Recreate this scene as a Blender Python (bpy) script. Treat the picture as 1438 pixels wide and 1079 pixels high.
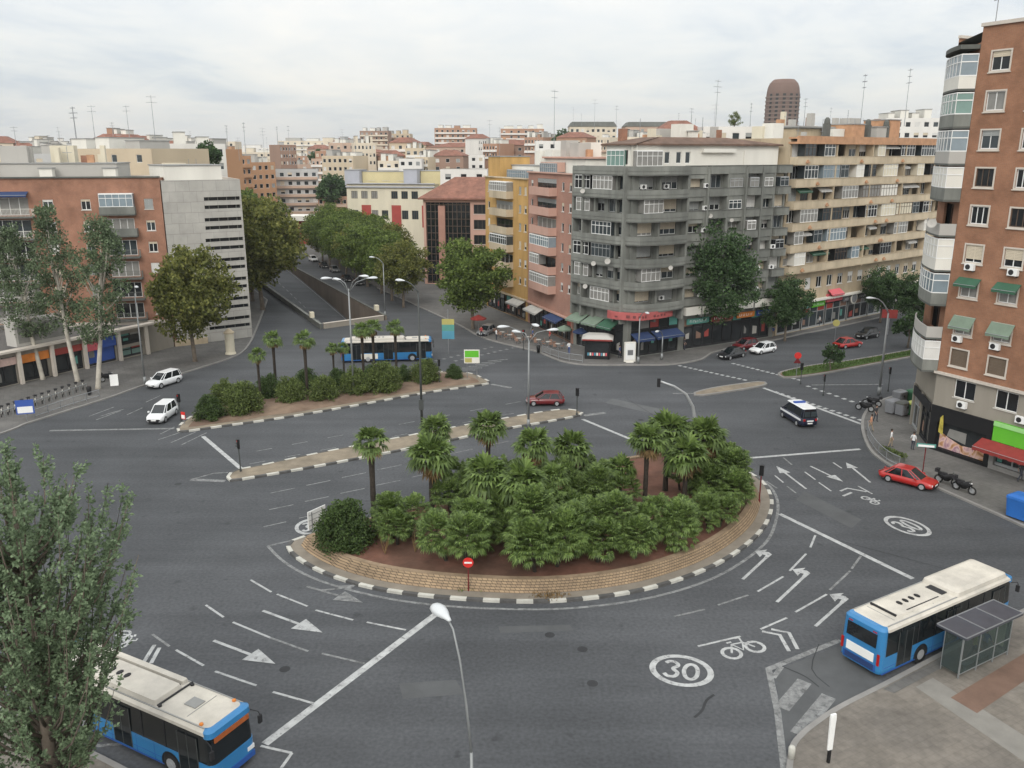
import bpy, bmesh, math, random
from mathutils import Vector, Matrix
SC = bpy.context.scene
for o in list(bpy.data.objects): bpy.data.objects.remove(o)
R = math.radians
# ------------------------------------------------------------------ camera
F, CX, CY, H = 1200.0, 719.0, 539.5, 27.0
TH = math.atan(325 / F); cT, sT = math.cos(TH), math.sin(TH)
cam = bpy.data.objects.new('camera', bpy.data.cameras.new('camera')); SC.collection.objects.link(cam)
cam.location = (0, 0, H); cam.rotation_euler = (math.pi / 2 - TH, 0, 0)
cam.data.sensor_fit = 'HORIZONTAL'; cam.data.sensor_width = 36; cam.data.lens = 36 * F / 1438
cam.data.clip_start = .5; cam.data.clip_end = 9000
SC.camera = cam
# ------------------------------------------------------------------ sky, sun, exposure
SUN_EL, SUN_AZ = 36, 192            # azimuth clockwise from +Y (behind the camera, to the left)
w = bpy.data.worlds.new('World'); SC.world = w; w.use_nodes = True
nt = w.node_tree; N = nt.nodes; L = nt.links; N.clear()
def nd(t, **k):
    n = N.new(t)
    for a, v in k.items(): setattr(n, a, v)
    return n
out = nd('ShaderNodeOutputWorld'); bg = nd('ShaderNodeBackground'); bg.inputs[1].default_value = .1
sky = nd('ShaderNodeTexSky', sky_type='NISHITA', sun_disc=False, sun_elevation=R(SUN_EL), sun_rotation=R(SUN_AZ))
sky.air_density = 1.2; sky.dust_density = 2.5
tc = nd('ShaderNodeTexCoord'); sp = nd('ShaderNodeSeparateXYZ'); L.new(tc.outputs['Generated'], sp.inputs[0])
def mth(op, a, b=None, clamp=False):
    n = nd('ShaderNodeMath', operation=op, use_clamp=clamp)
    for i, v in enumerate((a, b)):
        if v is None: continue
        if isinstance(v, (int, float)): n.inputs[i].default_value = v
        else: L.new(v, n.inputs[i])
    return n.outputs[0]
zc = mth('MAXIMUM', sp.outputs[2], 0.0)
den = mth('ADD', zc, .16)
cb = nd('ShaderNodeCombineXYZ'); L.new(mth('DIVIDE', sp.outputs[0], den), cb.inputs[0]); L.new(mth('DIVIDE', sp.outputs[1], den), cb.inputs[1])
def noise(sc, det, rough, vec, dist=0.0):
    n = nd('ShaderNodeTexNoise'); n.inputs['Scale'].default_value = sc; n.inputs['Detail'].default_value = det
    n.inputs['Roughness'].default_value = rough; n.inputs['Distortion'].default_value = dist
    L.new(vec, n.inputs['Vector']); return n.outputs[0]
n1 = noise(.5, 7, .55, cb.outputs[0], .8); n2 = noise(1.9, 6, .6, cb.outputs[0], .5)
mixn = mth('ADD', mth('MULTIPLY', n1, .7), mth('MULTIPLY', n2, .3))
cr = nd('ShaderNodeValToRGB'); L.new(mixn, cr.inputs[0])
e = cr.color_ramp.elements
e[0].position = .38; e[0].color = (.65, .70, .755, 1); e[1].position = .60; e[1].color = (.905, .89, .855, 1)
m = e.new(.47); m.color = (.79, .812, .82, 1)
# clouds brighten towards the zenith, as an overcast sky does
dp = nd('ShaderNodeVectorMath', operation='DOT_PRODUCT'); L.new(tc.outputs['Generated'], dp.inputs[0])
dp.inputs[1].default_value = (math.sin(R(SUN_AZ)) * math.cos(R(SUN_EL)), math.cos(R(SUN_AZ)) * math.cos(R(SUN_EL)), math.sin(R(SUN_EL)))
glow = mth('MULTIPLY', mth('POWER', mth('MAXIMUM', dp.outputs['Value'], 0.0), 1.6), .85)      # cloud is thinner and brighter on the sun's side, behind the camera
gain = mth('MULTIPLY', mth('ADD', mth('ADD', mth('MULTIPLY', zc, .75), glow), 1.0), 10.9)
vm = nd('ShaderNodeVectorMath', operation='SCALE'); L.new(cr.outputs[0], vm.inputs[0]); L.new(gain, vm.inputs['Scale'])
# thin cloud low down lets a little blue through
low = mth('MULTIPLY', mth('SUBTRACT', 1.0, mth('MULTIPLY', zc, 5.0), True), .25)
cov = mth('SUBTRACT', .96, low)
mx = nd('ShaderNodeMix', data_type='RGBA'); L.new(cov, mx.inputs[0]); L.new(sky.outputs[0], mx.inputs[6]); L.new(vm.outputs[0], mx.inputs[7])
L.new(mx.outputs[2], bg.inputs[0]); L.new(bg.outputs[0], out.inputs[0])
sd = bpy.data.lights.new('sun', 'SUN'); sd.energy = 1.2; sd.angle = R(22); sd.color = (1, .95, .88)
so = bpy.data.objects.new('sun', sd); SC.collection.objects.link(so)
so.rotation_euler = (R(90 - SUN_EL), 0, R(180 - SUN_AZ) + math.pi * 0)
_d = Vector((math.sin(R(SUN_AZ)) * math.cos(R(SUN_EL)), math.cos(R(SUN_AZ)) * math.cos(R(SUN_EL)), math.sin(R(SUN_EL))))
so.rotation_euler = _d.to_track_quat('Z', 'Y').to_euler()
SC.view_settings.view_transform = 'Standard'; SC.view_settings.look = 'None'
SC.view_settings.exposure = 0.0; SC.view_settings.gamma = 1.0
SC.render.engine = 'CYCLES'; SC.cycles.max_bounces = 5; SC.cycles.diffuse_bounces = 3; SC.cycles.glossy_bounces = 2
SC.cycles.transmission_bounces = 3; SC.cycles.transparent_max_bounces = 8; SC.cycles.use_denoising = True
SC.cycles.use_adaptive_sampling = True; SC.cycles.adaptive_threshold = .02

# ------------------------------------------------------------------ projection helpers (pixel of the 1438x1079 photo -> place in the world)
def ray(px, py):
    a, b = (px - CX) / F, -(py - CY) / F
    return Vector((a, cT + sT * b, -sT + cT * b))
def G(px, py, z=0.0):
    d = ray(px, py); t = (z - H) / d.z
    return Vector((d.x * t, d.y * t, z))
def AT(px, py, y):
    d = ray(px, py); t = y / d.y
    return Vector((d.x * t, y, H + d.z * t))
def az(deg): return Vector((math.sin(R(deg)), math.cos(R(deg)), 0))
EA, EB = az(62), az(-28)            # the two street directions

# ------------------------------------------------------------------ materials
def mat(name, col, rough=.8, var=.15, scale=1.5, spec=.3, metal=0.0, bump=0.0, island=0.0, objrand=0.0, coat=0.0, col2=None, streak=False, emit=None):
    m = bpy.data.materials.new(name); m.use_nodes = True
    n = m.node_tree.nodes; l = m.node_tree.links; b = n['Principled BSDF']
    b.inputs['Roughness'].default_value = rough; b.inputs['Metallic'].default_value = metal
    b.inputs['Specular IOR Level'].default_value = spec; b.inputs['Coat Weight'].default_value = coat
    if emit:
        b.inputs['Emission Color'].default_value = (*emit[0], 1); b.inputs['Emission Strength'].default_value = emit[1]
    c = (*col, 1)
    if var == 0 and island == 0 and objrand == 0:
        b.inputs['Base Color'].default_value = c; return m
    tcn = n.new('ShaderNodeTexCoord'); vec = tcn.outputs['Object']
    if streak:
        mp = n.new('ShaderNodeMapping'); mp.inputs['Scale'].default_value = (1, 1, .22); l.new(vec, mp.inputs[0]); vec = mp.outputs[0]
    nz = n.new('ShaderNodeTexNoise'); nz.inputs['Scale'].default_value = scale; nz.inputs['Detail'].default_value = 6; nz.inputs['Roughness'].default_value = .65
    l.new(vec, nz.inputs['Vector'])
    mr = n.new('ShaderNodeMapRange'); mr.inputs[1].default_value = .3; mr.inputs[2].default_value = .7
    mr.inputs[3].default_value = 1 - var; mr.inputs[4].default_value = 1 + var; l.new(nz.outputs[0], mr.inputs[0])
    val = mr.outputs[0]
    def mul(x, src, amt):
        r = n.new('ShaderNodeMapRange'); r.inputs[3].default_value = 1 - amt; r.inputs[4].default_value = 1 + amt; l.new(src, r.inputs[0])
        k = n.new('ShaderNodeMath'); k.operation = 'MULTIPLY'; l.new(x, k.inputs[0]); l.new(r.outputs[0], k.inputs[1]); return k.outputs[0]
    isl = None
    if island:
        g = n.new('ShaderNodeNewGeometry'); isl = g.outputs['Random Per Island']; val = mul(val, isl, island)
    if objrand:
        oi = n.new('ShaderNodeObjectInfo'); val = mul(val, oi.outputs['Random'], objrand)
    sc = n.new('ShaderNodeVectorMath'); sc.operation = 'SCALE'; l.new(val, sc.inputs['Scale'])
    if col2:
        mixc = n.new('ShaderNodeMix'); mixc.data_type = 'RGBA'; mixc.inputs[6].default_value = c; mixc.inputs[7].default_value = (*col2, 1)
        if isl is not None: l.new(isl, mixc.inputs[0])
        else:
            nb = n.new('ShaderNodeTexNoise'); nb.inputs['Scale'].default_value = scale * .35; nb.inputs['Detail'].default_value = 4
            l.new(tcn.outputs['Object'], nb.inputs['Vector'])
            rr = n.new('ShaderNodeMapRange'); rr.inputs[1].default_value = .4; rr.inputs[2].default_value = .6; l.new(nb.outputs[0], rr.inputs[0]); l.new(rr.outputs[0], mixc.inputs[0])
        l.new(mixc.outputs[2], sc.inputs[0])
    else: sc.inputs[0].default_value = col
    l.new(sc.outputs[0], b.inputs['Base Color'])
    if bump:
        nb2 = n.new('ShaderNodeTexNoise'); nb2.inputs['Scale'].default_value = scale * 8; nb2.inputs['Detail'].default_value = 4; l.new(vec, nb2.inputs['Vector'])
        bp = n.new('ShaderNodeBump'); bp.inputs['Strength'].default_value = bump; bp.inputs['Distance'].default_value = .05
        l.new(nb2.outputs[0], bp.inputs['Height']); l.new(bp.outputs[0], b.inputs['Normal'])
    return m
def brickmat(name, c1, c2, mortar, sx=4.0, var=.12, rough=.9, bw=.5, rh=.25, scale=.25):
    """bricks laid in courses on upright faces: u runs along the wall, v is the height"""
    m = mat(name, c1, rough, var, scale); n = m.node_tree.nodes; l = m.node_tree.links; b = n['Principled BSDF']
    t = n.new('ShaderNodeTexCoord'); s = n.new('ShaderNodeSeparateXYZ'); l.new(t.outputs['Object'], s.inputs[0])
    a = n.new('ShaderNodeMath'); a.operation = 'ADD'; l.new(s.outputs[0], a.inputs[0]); l.new(s.outputs[1], a.inputs[1])
    cbn = n.new('ShaderNodeCombineXYZ'); l.new(a.outputs[0], cbn.inputs[0]); l.new(s.outputs[2], cbn.inputs[1])
    bk = n.new('ShaderNodeTexBrick'); l.new(cbn.outputs[0], bk.inputs['Vector'])
    bk.inputs['Color1'].default_value = (*c1, 1); bk.inputs['Color2'].default_value = (*c2, 1); bk.inputs['Mortar'].default_value = (*mortar, 1)
    bk.inputs['Scale'].default_value = sx; bk.inputs['Mortar Size'].default_value = .03; bk.inputs['Brick Width'].default_value = bw; bk.inputs['Row Height'].default_value = rh
    old = b.inputs['Base Color'].links[0].from_node; l.new(bk.outputs[0], old.inputs[0])
    return m
# ------------------------------------------------------------------ mesh helpers
COL = SC.collection
class MB:
    def __init__(s): s.v = []; s.f = []; s.m = []
    def poly(s, pts, m=0):
        i = len(s.v); s.v += [tuple(p) for p in pts]; s.f.append(tuple(range(i, i + len(pts)))); s.m.append(m)
    def obox(s, o, ux, uy, uz, m=0):
        o, ux, uy, uz = Vector(o), Vector(ux), Vector(uy), Vector(uz); i = len(s.v)
        for c in (0, 1):
            for b, a in ((0, 0), (0, 1), (1, 1), (1, 0)): s.v.append(tuple(o + ux * a + uy * b + uz * c))
        q = [(0, 3, 2, 1), (4, 5, 6, 7), (0, 1, 5, 4), (1, 2, 6, 5), (2, 3, 7, 6), (3, 0, 4, 7)]
        if ux.cross(uy).dot(uz) < 0: q = [t[::-1] for t in q]
        for t in q: s.f.append(tuple(i + k for k in t)); s.m.append(m)
    def box(s, x0, x1, y0, y1, z0, z1, m=0): s.obox((x0, y0, z0), (x1 - x0, 0, 0), (0, y1 - y0, 0), (0, 0, z1 - z0), m)
    def loft(s, rings, m=0, cap0=True, cap1=True, mt=None, closed=True):
        i = len(s.v); n = len(rings[0])
        for r in rings: s.v += [tuple(p) for p in r]
        for k in range(len(rings) - 1):
            for j in range(n if closed else n - 1):
                a, b = i + k * n + j, i + k * n + (j + 1) % n
                s.f.append((a, b, b + n, a + n)); s.m.append(m)
        if cap0: s.f.append(tuple(i + j for j in reversed(range(n)))); s.m.append(m)
        if cap1: s.f.append(tuple(i + (len(rings) - 1) * n + j for j in range(n))); s.m.append(m if mt is None else mt)
    def prism(s, pl, z0, z1, m=0, mt=None, bottom=False):
        s.loft([[(p[0], p[1], z0) for p in pl], [(p[0], p[1], z1) for p in pl]], m, bottom, True, mt)
    def tube(s, pts, rads, n=6, m=0):
        pts = [Vector(p) for p in pts]; rings = []
        if isinstance(rads, (int, float)): rads = [rads] * len(pts)
        for k, p in enumerate(pts):
            t = (pts[min(k + 1, len(pts) - 1)] - pts[max(k - 1, 0)]).normalized()
            u = t.cross(Vector((0, 0, 1)) if abs(t.z) < .95 else Vector((1, 0, 0))).normalized(); v = t.cross(u)
            rings.append([p + (u * math.cos(2 * math.pi * j / n) + v * math.sin(2 * math.pi * j / n)) * rads[k] for j in range(n)])
        s.loft([r[::-1] for r in rings], m)
    def lathe(s, prof, n=12, c=(0, 0, 0), m=0):
        s.loft([[(c[0] + r * math.cos(2 * math.pi * j / n), c[1] + r * math.sin(2 * math.pi * j / n), c[2] + z) for j in range(n)] for r, z in prof], m)
    def disc(s, c, nrm, r, th, n=14, m=0):
        c, nrm = Vector(c), Vector(nrm).normalized(); s.tube([c - nrm * th / 2, c + nrm * th / 2], r, n, m)
    def build(s, name, mats, parent=None, smooth=False, world=False, loc=None):
        me = bpy.data.meshes.new(name)
        off = Vector(parent.location) if (world and parent) else (Vector(loc) if (world and loc is not None) else Vector((0, 0, 0)))
        me.from_pydata([tuple(Vector(p) - off) for p in s.v], [], s.f)
        for q in (mats if isinstance(mats, (list, tuple)) else [mats]): me.materials.append(q)
        me.polygons.foreach_set('material_index', s.m)
        if smooth: me.polygons.foreach_set('use_smooth', [True] * len(s.f))
        me.update()
        return link(name, me, parent, loc)
def link(name, me, parent=None, loc=None, rz=0):
    o = bpy.data.objects.new(name, me); COL.objects.link(o)
    if parent: o.parent = parent
    if loc is not None: o.location = loc
    if rz: o.rotation_euler = (0, 0, rz)
    return o
def tag(o, label=None, cat=None, group=None, kind=None):
    if label: o['label'] = label
    if cat: o['category'] = cat
    if group: o['group'] = group
    if kind: o['kind'] = kind
    return o
def thing(name, label, cat, loc=(0, 0, 0), rz=0, group=None):
    o = bpy.data.objects.new(name, None); COL.objects.link(o); o.location = loc; o.rotation_euler = (0, 0, rz); o.empty_display_size = .3
    return tag(o, label, cat, group)
def kids(o): return [c for c in bpy.data.objects if c.parent == o]
CH = {}
def tree_of(o):
    if o.name not in CH: CH[o.name] = [(c, tree_of(c)) for c in kids(o)]
    return CH[o.name]
def dup(root, loc, rz=0, label=None, scale=1.0, group=None):
    def cp(o, ch, par):
        c = o.copy(); COL.objects.link(c); c.parent = par
        for q, qc in ch: cp(q, qc, c)
        return c
    r = cp(root, tree_of(root), None); r.location = loc; r.rotation_euler = (0, 0, rz); r.scale = (scale,) * 3 if isinstance(scale, (int, float)) else scale
    if label: r['label'] = label
    if group: r['group'] = group
    return r
def struct(o): o['kind'] = 'structure'; return o
def catmull(pts, n=6, closed=False):
    pts = [Vector((p[0], p[1], 0)) for p in pts]; res = []; m = len(pts)
    for i in range(m if closed else m - 1):
        if closed: p0, p1, p2, p3 = (pts[(i + k - 1) % m] for k in range(4))
        else: p0, p1, p2, p3 = pts[max(i - 1, 0)], pts[i], pts[i + 1], pts[min(i + 2, m - 1)]
        for k in range(n):
            t = k / n
            res.append(.5 * ((2 * p1) + (p2 - p0) * t + (2 * p0 - 5 * p1 + 4 * p2 - p3) * t * t + (3 * p1 - p0 - 3 * p2 + p3) * t ** 3))
    if not closed: res.append(pts[-1])
    return res
def resample(pts, step, closed=False):
    P = list(pts) + ([pts[0]] if closed else []); Ls = [0]
    for a, b in zip(P, P[1:]): Ls.append(Ls[-1] + (b - a).length)
    n = max(2, round(Ls[-1] / step)); res = []; k = 0
    for i in range(n + (0 if closed else 1)):
        d = Ls[-1] * i / n
        while k < len(P) - 2 and Ls[k + 1] < d: k += 1
        t = (d - Ls[k]) / max(1e-6, Ls[k + 1] - Ls[k]); res.append(P[k].lerp(P[k + 1], min(1, t)))
    return res
def offset(pts, d, closed=True):
    """positive d = to the left of the walking direction"""
    res = []; n = len(pts)
    for i in range(n):
        a, b = (pts[(i - 1) % n], pts[(i + 1) % n]) if closed else (pts[max(i - 1, 0)], pts[min(i + 1, n - 1)])
        t = (b - a); t = Vector((t.x, t.y, 0)).normalized(); res.append(pts[i] + Vector((-t.y, t.x, 0)) * d)
    return res
def ccw(pts):
    a = sum(p[0] * q[1] - q[0] * p[1] for p, q in zip(pts, list(pts[1:]) + [pts[0]])); return list(pts) if a > 0 else list(pts)[::-1]
def strip(mb, a, b, za, zb, m=0):
    for i in range(len(a) - 1):
        mb.poly([(a[i].x, a[i].y, za), (a[i + 1].x, a[i + 1].y, za), (b[i + 1].x, b[i + 1].y, zb), (b[i].x, b[i].y, zb)], m)
def filled(name, loops, z, material):
    """flat sheet from an outer loop and hole loops"""
    bm = bmesh.new(); es = []
    for lp in loops:
        vs = [bm.verts.new((p[0], p[1], z)) for p in lp]
        es += [bm.edges.new((vs[i], vs[(i + 1) % len(vs)])) for i in range(len(vs))]
    bmesh.ops.triangle_fill(bm, use_beauty=True, use_dissolve=False, edges=es)
    for f in bm.faces:
        if f.normal.z < 0: f.normal_flip()
    me = bpy.data.meshes.new(name); bm.to_mesh(me); bm.free(); me.materials.append(material); return link(name, me)
# ------------------------------------------------------------------ facades
class Fr:
    """a facade frame: p0 -> p1 along the wall, outward normal to the right of the walk"""
    def __init__(s, p0, p1, z=0.0):
        s.p0 = Vector((p0[0], p0[1], z)); d = Vector((p1[0], p1[1], z)) - s.p0; s.L = d.length; s.u = d.normalized(); s.n = Vector((s.u.y, -s.u.x, 0)); s.rz = math.atan2(s.u.y, s.u.x); s.z0 = z
    def P(s, a, d, z): return s.p0 + s.u * a + s.n * d + Vector((0, 0, z))
    def hit(s, px, py, d=0.0):
        r = ray(px, py); o = Vector((0, 0, H)); t = (s.p0 + s.n * d - o).dot(s.n) / r.dot(s.n); q = o + r * t - s.p0
        return q.dot(s.u), q.z
    def box(s, mb, a0, a1, d0, d1, z0, z1, m=0):
        mb.obox(s.P(a0, d0, z0), s.u * (a1 - a0), s.n * (d1 - d0), Vector((0, 0, z1 - z0)), m)
def wall(mb, fr, a0, a1, z0, z1, ops=(), rev=.2, m=0):
    """wall face with real openings and reveals"""
    ops = [(max(a, a0), max(z, z0), min(a + w_, a1), min(z + h, z1)) for a, z, w_, h in ops]; ops = [o for o in ops if o[2] - o[0] > .05 and o[3] - o[1] > .05]
    zs = sorted({z0, z1, *[o[1] for o in ops], *[o[3] for o in ops]})
    for zb, zt in zip(zs, zs[1:]):
        if zt - zb < 1e-4: continue
        zm = (zb + zt) / 2; row = sorted((o[0], o[2]) for o in ops if o[1] < zm < o[3]); a = a0
        for b0, b1 in row + [(a1, a1)]:
            if b0 - a > 1e-4: mb.poly([fr.P(a, 0, zb), fr.P(b0, 0, zb), fr.P(b0, 0, zt), fr.P(a, 0, zt)], m)
            a = max(a, b1)
    for x0, y0, x1, y1 in ops:
        f, g = (lambda a, z: fr.P(a, 0, z)), (lambda a, z: fr.P(a, -rev, z))
        for (p, q), (r, t) in (((x0, y0), (x1, y0)), ((x1, y0), (x1, y1)), ((x1, y1), (x0, y1)), ((x0, y1), (x0, y0))):
            mb.poly([f(p, q), f(r, t), g(r, t), g(p, q)][::-1], m)
WC = {}
def winmesh(w_, h, fr_m, gl_m, panes=2, sill=True):
    k = ('w', round(w_, 2), round(h, 2), fr_m.name, gl_m.name, panes, sill)
    if k not in WC:
        b = MB(); t = min(.07, w_ * .12); y0, y1 = .09, .15
        b.box(0, w_, y0, y1, 0, t); b.box(0, w_, y0, y1, h - t, h); b.box(0, t, y0, y1, t, h - t); b.box(w_ - t, w_, y0, y1, t, h - t)
        for i in range(1, panes): b.box(w_ * i / panes - .035, w_ * i / panes + .035, y0, y1, t, h - t)
        b.poly([(0, .125, 0), (w_, .125, 0), (w_, .125, h), (0, .125, h)], 1)
        if sill: b.box(-.08, w_ + .08, -.07, .09, -.09, -.002, 2)
        me = bpy.data.meshes.new('window')
        me.from_pydata(b.v, [], b.f)
        for q in (fr_m, gl_m, M['sill']): me.materials.append(q)
        me.polygons.foreach_set('material_index', b.m); WC[k] = me
    return WC[k]
def shutmesh(w_, h, f, mt):
    k = ('s', round(w_, 2), round(h, 2), round(f, 2), mt.name)
    if k not in WC:
        b = MB(); z = h * (1 - f); n = max(2, int(h * f / .12))
        for i in range(n): b.box(.04, w_ - .04, .05 + .01 * (i % 2), .085, z + (h - z) * i / n, z + (h - z) * (i + 1) / n - .012)
        me = bpy.data.meshes.new('shutter'); me.from_pydata(b.v, [], b.f); me.materials.append(mt); WC[k] = me
    return WC[k]
def window(root, fr, a, z, w_, h, d=0.0, frame='white', glass=None, panes=2, shut=None, shutm=None, sill=True, name='window', rnd=random):
    glass = glass or rnd.choice(['glass', 'glass', 'glass_dark', 'glass_curtain'])
    o = link(name, winmesh(w_, h, M[frame], M[glass], panes, sill), root, fr.P(a, d, z) - Vector(root.location), fr.rz)
    if shut is None: shut = rnd.choice([0, 0, .3, .45, .6, 1.0])
    if shut > .05: link('shutter', shutmesh(w_, h, round(shut * 10) / 10, M[shutm or rnd.choice(['shut_white', 'shut_cream', 'shut_grey'])]), o)
    return o
def part(root, name, mb, mats, smooth=False): return mb.build(name, mats, root, smooth, world=True)
def acunit(root, fr, a, z, d=0.0):
    k = 'ac'
    if k not in WC:
        b = MB(); b.box(0, .85, -.36, -.03, 0, .58); b.disc((.33, -.365, .29), (0, 1, 0), .23, .02, 14, 1); b.box(.05, .1, -.3, .0, -.1, 0, 1); b.box(.75, .8, -.3, 0, -.1, 0, 1)
        me = bpy.data.meshes.new('air_conditioner'); me.from_pydata(b.v, [], b.f)
        for q in (M['white'], M['dark']): me.materials.append(q)
        me.polygons.foreach_set('material_index', b.m); WC[k] = me
    return link('air_conditioner', WC[k], root, fr.P(a, d, z) - Vector(root.location), fr.rz)
def dish(root, p, nrm, r=.45):
    b = MB(); nrm = Vector(nrm).normalized(); p = Vector(p); u = nrm.orthogonal().normalized(); v = nrm.cross(u)
    rings = [[p + (u * math.cos(t * .6283) + v * math.sin(t * .6283)) * r * q + nrm * (.22 * r * q * q) for t in range(10)] for q in (.05, .5, .8, 1)]
    b.loft(rings, 0, True, False); b.tube([p, p - nrm * .4], .03, 5, 1); b.tube([p + nrm * .02, p + nrm * r * .9], .015, 4, 1)
    return part(root, 'satellite_dish', b, [M['panel_grey'], M['metal']])
def polyroof(mb, pl, z, m=0): mb.poly([(p[0], p[1], z) for p in ccw(pl)], m)
# ------------------------------------------------------------------ palette
M = {}
def addm(k, *a, **kw): M[k] = mat(k, *a, **kw)
addm('asphalt', (.079, .082, .087), .9, .13, .12, .25, bump=.15, col2=(.059, .062, .066))
def grain(m, scale, amt, crack=0.0):
    n = m.node_tree.nodes; l = m.node_tree.links; b = n['Principled BSDF']; src = b.inputs['Base Color'].links[0].from_socket
    t = n.new('ShaderNodeTexCoord'); z = n.new('ShaderNodeTexNoise'); z.inputs['Scale'].default_value = scale; z.inputs['Detail'].default_value = 3; l.new(t.outputs['Object'], z.inputs['Vector'])
    r = n.new('ShaderNodeMapRange'); r.inputs[1].default_value = .3; r.inputs[2].default_value = .7; r.inputs[3].default_value = 1 - amt; r.inputs[4].default_value = 1 + amt; l.new(z.outputs[0], r.inputs[0]); val = r.outputs[0]
    # wheel-worn streaks along the street
    mp = n.new('ShaderNodeMapping'); mp.inputs['Rotation'].default_value = (0, 0, R(-28)); mp.inputs['Scale'].default_value = (.05, .9, 1); l.new(t.outputs['Object'], mp.inputs[0])
    z2 = n.new('ShaderNodeTexNoise'); z2.inputs['Scale'].default_value = .55; z2.inputs['Detail'].default_value = 3; l.new(mp.outputs[0], z2.inputs['Vector'])
    r2 = n.new('ShaderNodeMapRange'); r2.inputs[1].default_value = .35; r2.inputs[2].default_value = .65; r2.inputs[3].default_value = 1 - amt * .6; r2.inputs[4].default_value = 1 + amt * .6; l.new(z2.outputs[0], r2.inputs[0])
    k = n.new('ShaderNodeMath'); k.operation = 'MULTIPLY'; l.new(val, k.inputs[0]); l.new(r2.outputs[0], k.inputs[1]); val = k.outputs[0]
    # oil spots and small stains
    v = n.new('ShaderNodeTexNoise'); v.inputs['Scale'].default_value = .9; v.inputs['Detail'].default_value = 2; l.new(t.outputs['Object'], v.inputs['Vector'])
    r3 = n.new('ShaderNodeMapRange'); r3.inputs[1].default_value = .66; r3.inputs[2].default_value = .76; r3.inputs[3].default_value = 1; r3.inputs[4].default_value = .72; l.new(v.outputs[0], r3.inputs[0])
    k2 = n.new('ShaderNodeMath'); k2.operation = 'MULTIPLY'; l.new(val, k2.inputs[0]); l.new(r3.outputs[0], k2.inputs[1])
    s = n.new('ShaderNodeVectorMath'); s.operation = 'SCALE'; l.new(src, s.inputs[0]); l.new(k2.outputs[0], s.inputs['Scale']); l.new(s.outputs[0], b.inputs['Base Color'])
grain(M['asphalt'], 5.0, .17)
addm('ground', (.12, .115, .1), .95, .2, .02)
addm('paint', (.37, .375, .37), .8, .22, 1.6)
addm('paint_worn', (.205, .208, .205), .85, .3, 1.6)
def worn(m, lo, hi, col):
    n = m.node_tree.nodes; l = m.node_tree.links; b = n['Principled BSDF']; src = b.inputs['Base Color'].links[0].from_socket; t = n.new('ShaderNodeTexCoord'); z = n.new('ShaderNodeTexNoise'); z.inputs['Scale'].default_value = 2.6; z.inputs['Detail'].default_value = 7; z.inputs['Roughness'].default_value = .75
    l.new(t.outputs['Object'], z.inputs['Vector']); r = n.new('ShaderNodeMapRange'); r.inputs[1].default_value = lo; r.inputs[2].default_value = hi; l.new(z.outputs[0], r.inputs[0]); x = n.new('ShaderNodeMix'); x.data_type = 'RGBA'; l.new(r.outputs[0], x.inputs[0]); l.new(src, x.inputs[6]); x.inputs[7].default_value = (*col, 1); l.new(x.outputs[2], b.inputs['Base Color'])
worn(M['paint'], .52, .68, (.10, .10, .10)); worn(M['paint_worn'], .46, .64, (.085, .086, .087))
addm('pavement', (.135, .13, .122), .9, .16, .35, col2=(.11, .106, .10))
addm('pavement_warm', (.165, .147, .125), .9, .2, .5, col2=(.135, .122, .107))
grain(M['pavement_warm'], 3.0, .12); grain(M['pavement'], 3.0, .1)
def tiles(m, size, dark):
    n = m.node_tree.nodes; l = m.node_tree.links; b = n['Principled BSDF']; src = b.inputs['Base Color'].links[0].from_socket; t = n.new('ShaderNodeTexCoord'); mp = n.new('ShaderNodeMapping'); mp.inputs['Rotation'].default_value = (0, 0, R(-28)); l.new(t.outputs['Object'], mp.inputs[0])
    k = n.new('ShaderNodeTexBrick'); l.new(mp.outputs[0], k.inputs['Vector']); k.inputs['Scale'].default_value = 1 / size; k.inputs['Mortar Size'].default_value = .035; k.inputs['Brick Width'].default_value = 1; k.inputs['Row Height'].default_value = 1; k.offset = 0
    k.inputs['Color1'].default_value = (1.03, 1.03, 1.03, 1); k.inputs['Color2'].default_value = (.96, .96, .96, 1); k.inputs['Mortar'].default_value = (dark, dark, dark, 1)
    x = n.new('ShaderNodeVectorMath'); x.operation = 'MULTIPLY'; l.new(src, x.inputs[0]); l.new(k.outputs[0], x.inputs[1]); l.new(x.outputs[0], b.inputs['Base Color'])
tiles(M['pavement_warm'], .42, .86); tiles(M['pavement'], .6, .84)
addm('pave_tan', (.225, .188, .138), .92, .22, .9, col2=(.18, .152, .115))
addm('pave_island', (.20, .175, .142), .92, .18, .9)
addm('kerb', (.22, .212, .2), .85, .15, .8)
addm('kerb_white', (.46, .45, .405), .8, .2, 1.2)
addm('kerb_dark', (.085, .083, .08), .85, .3, 1.2)
addm('soil', (.15, .072, .05), 1.0, .3, .7, col2=(.11, .06, .042), bump=.4)
addm('soil_pale', (.19, .135, .095), 1.0, .25, .6, col2=(.15, .10, .072), bump=.3)
addm('grass', (.070, .115, .028), .9, .35, 1.5, island=.3)
M['islandbrick'] = brickmat('islandbrick', (.31, .225, .14), (.235, .17, .11), (.08, .06, .042), 1.7, .2)
M['brick_red'] = brickmat('brick_red', (.30, .135, .074), (.255, .113, .062), (.25, .17, .12), 4.0, .26, scale=.45)
M['brick_left'] = brickmat('brick_left', (.31, .142, .086), (.265, .12, .074), (.27, .18, .135), 4.0, .28, scale=.45)
M['brick_pink'] = brickmat('brick_pink', (.37, .19, .14), (.33, .165, .12), (.32, .22, .18), 4.0, .18)
M['brick_orange'] = brickmat('brick_orange', (.43, .225, .12), (.37, .19, .10), (.38, .27, .19), 4.0, .12)
M['brick_brown'] = brickmat('brick_brown', (.26, .15, .105), (.22, .125, .09), (.25, .18, .14), 4.0, .12)
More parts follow.
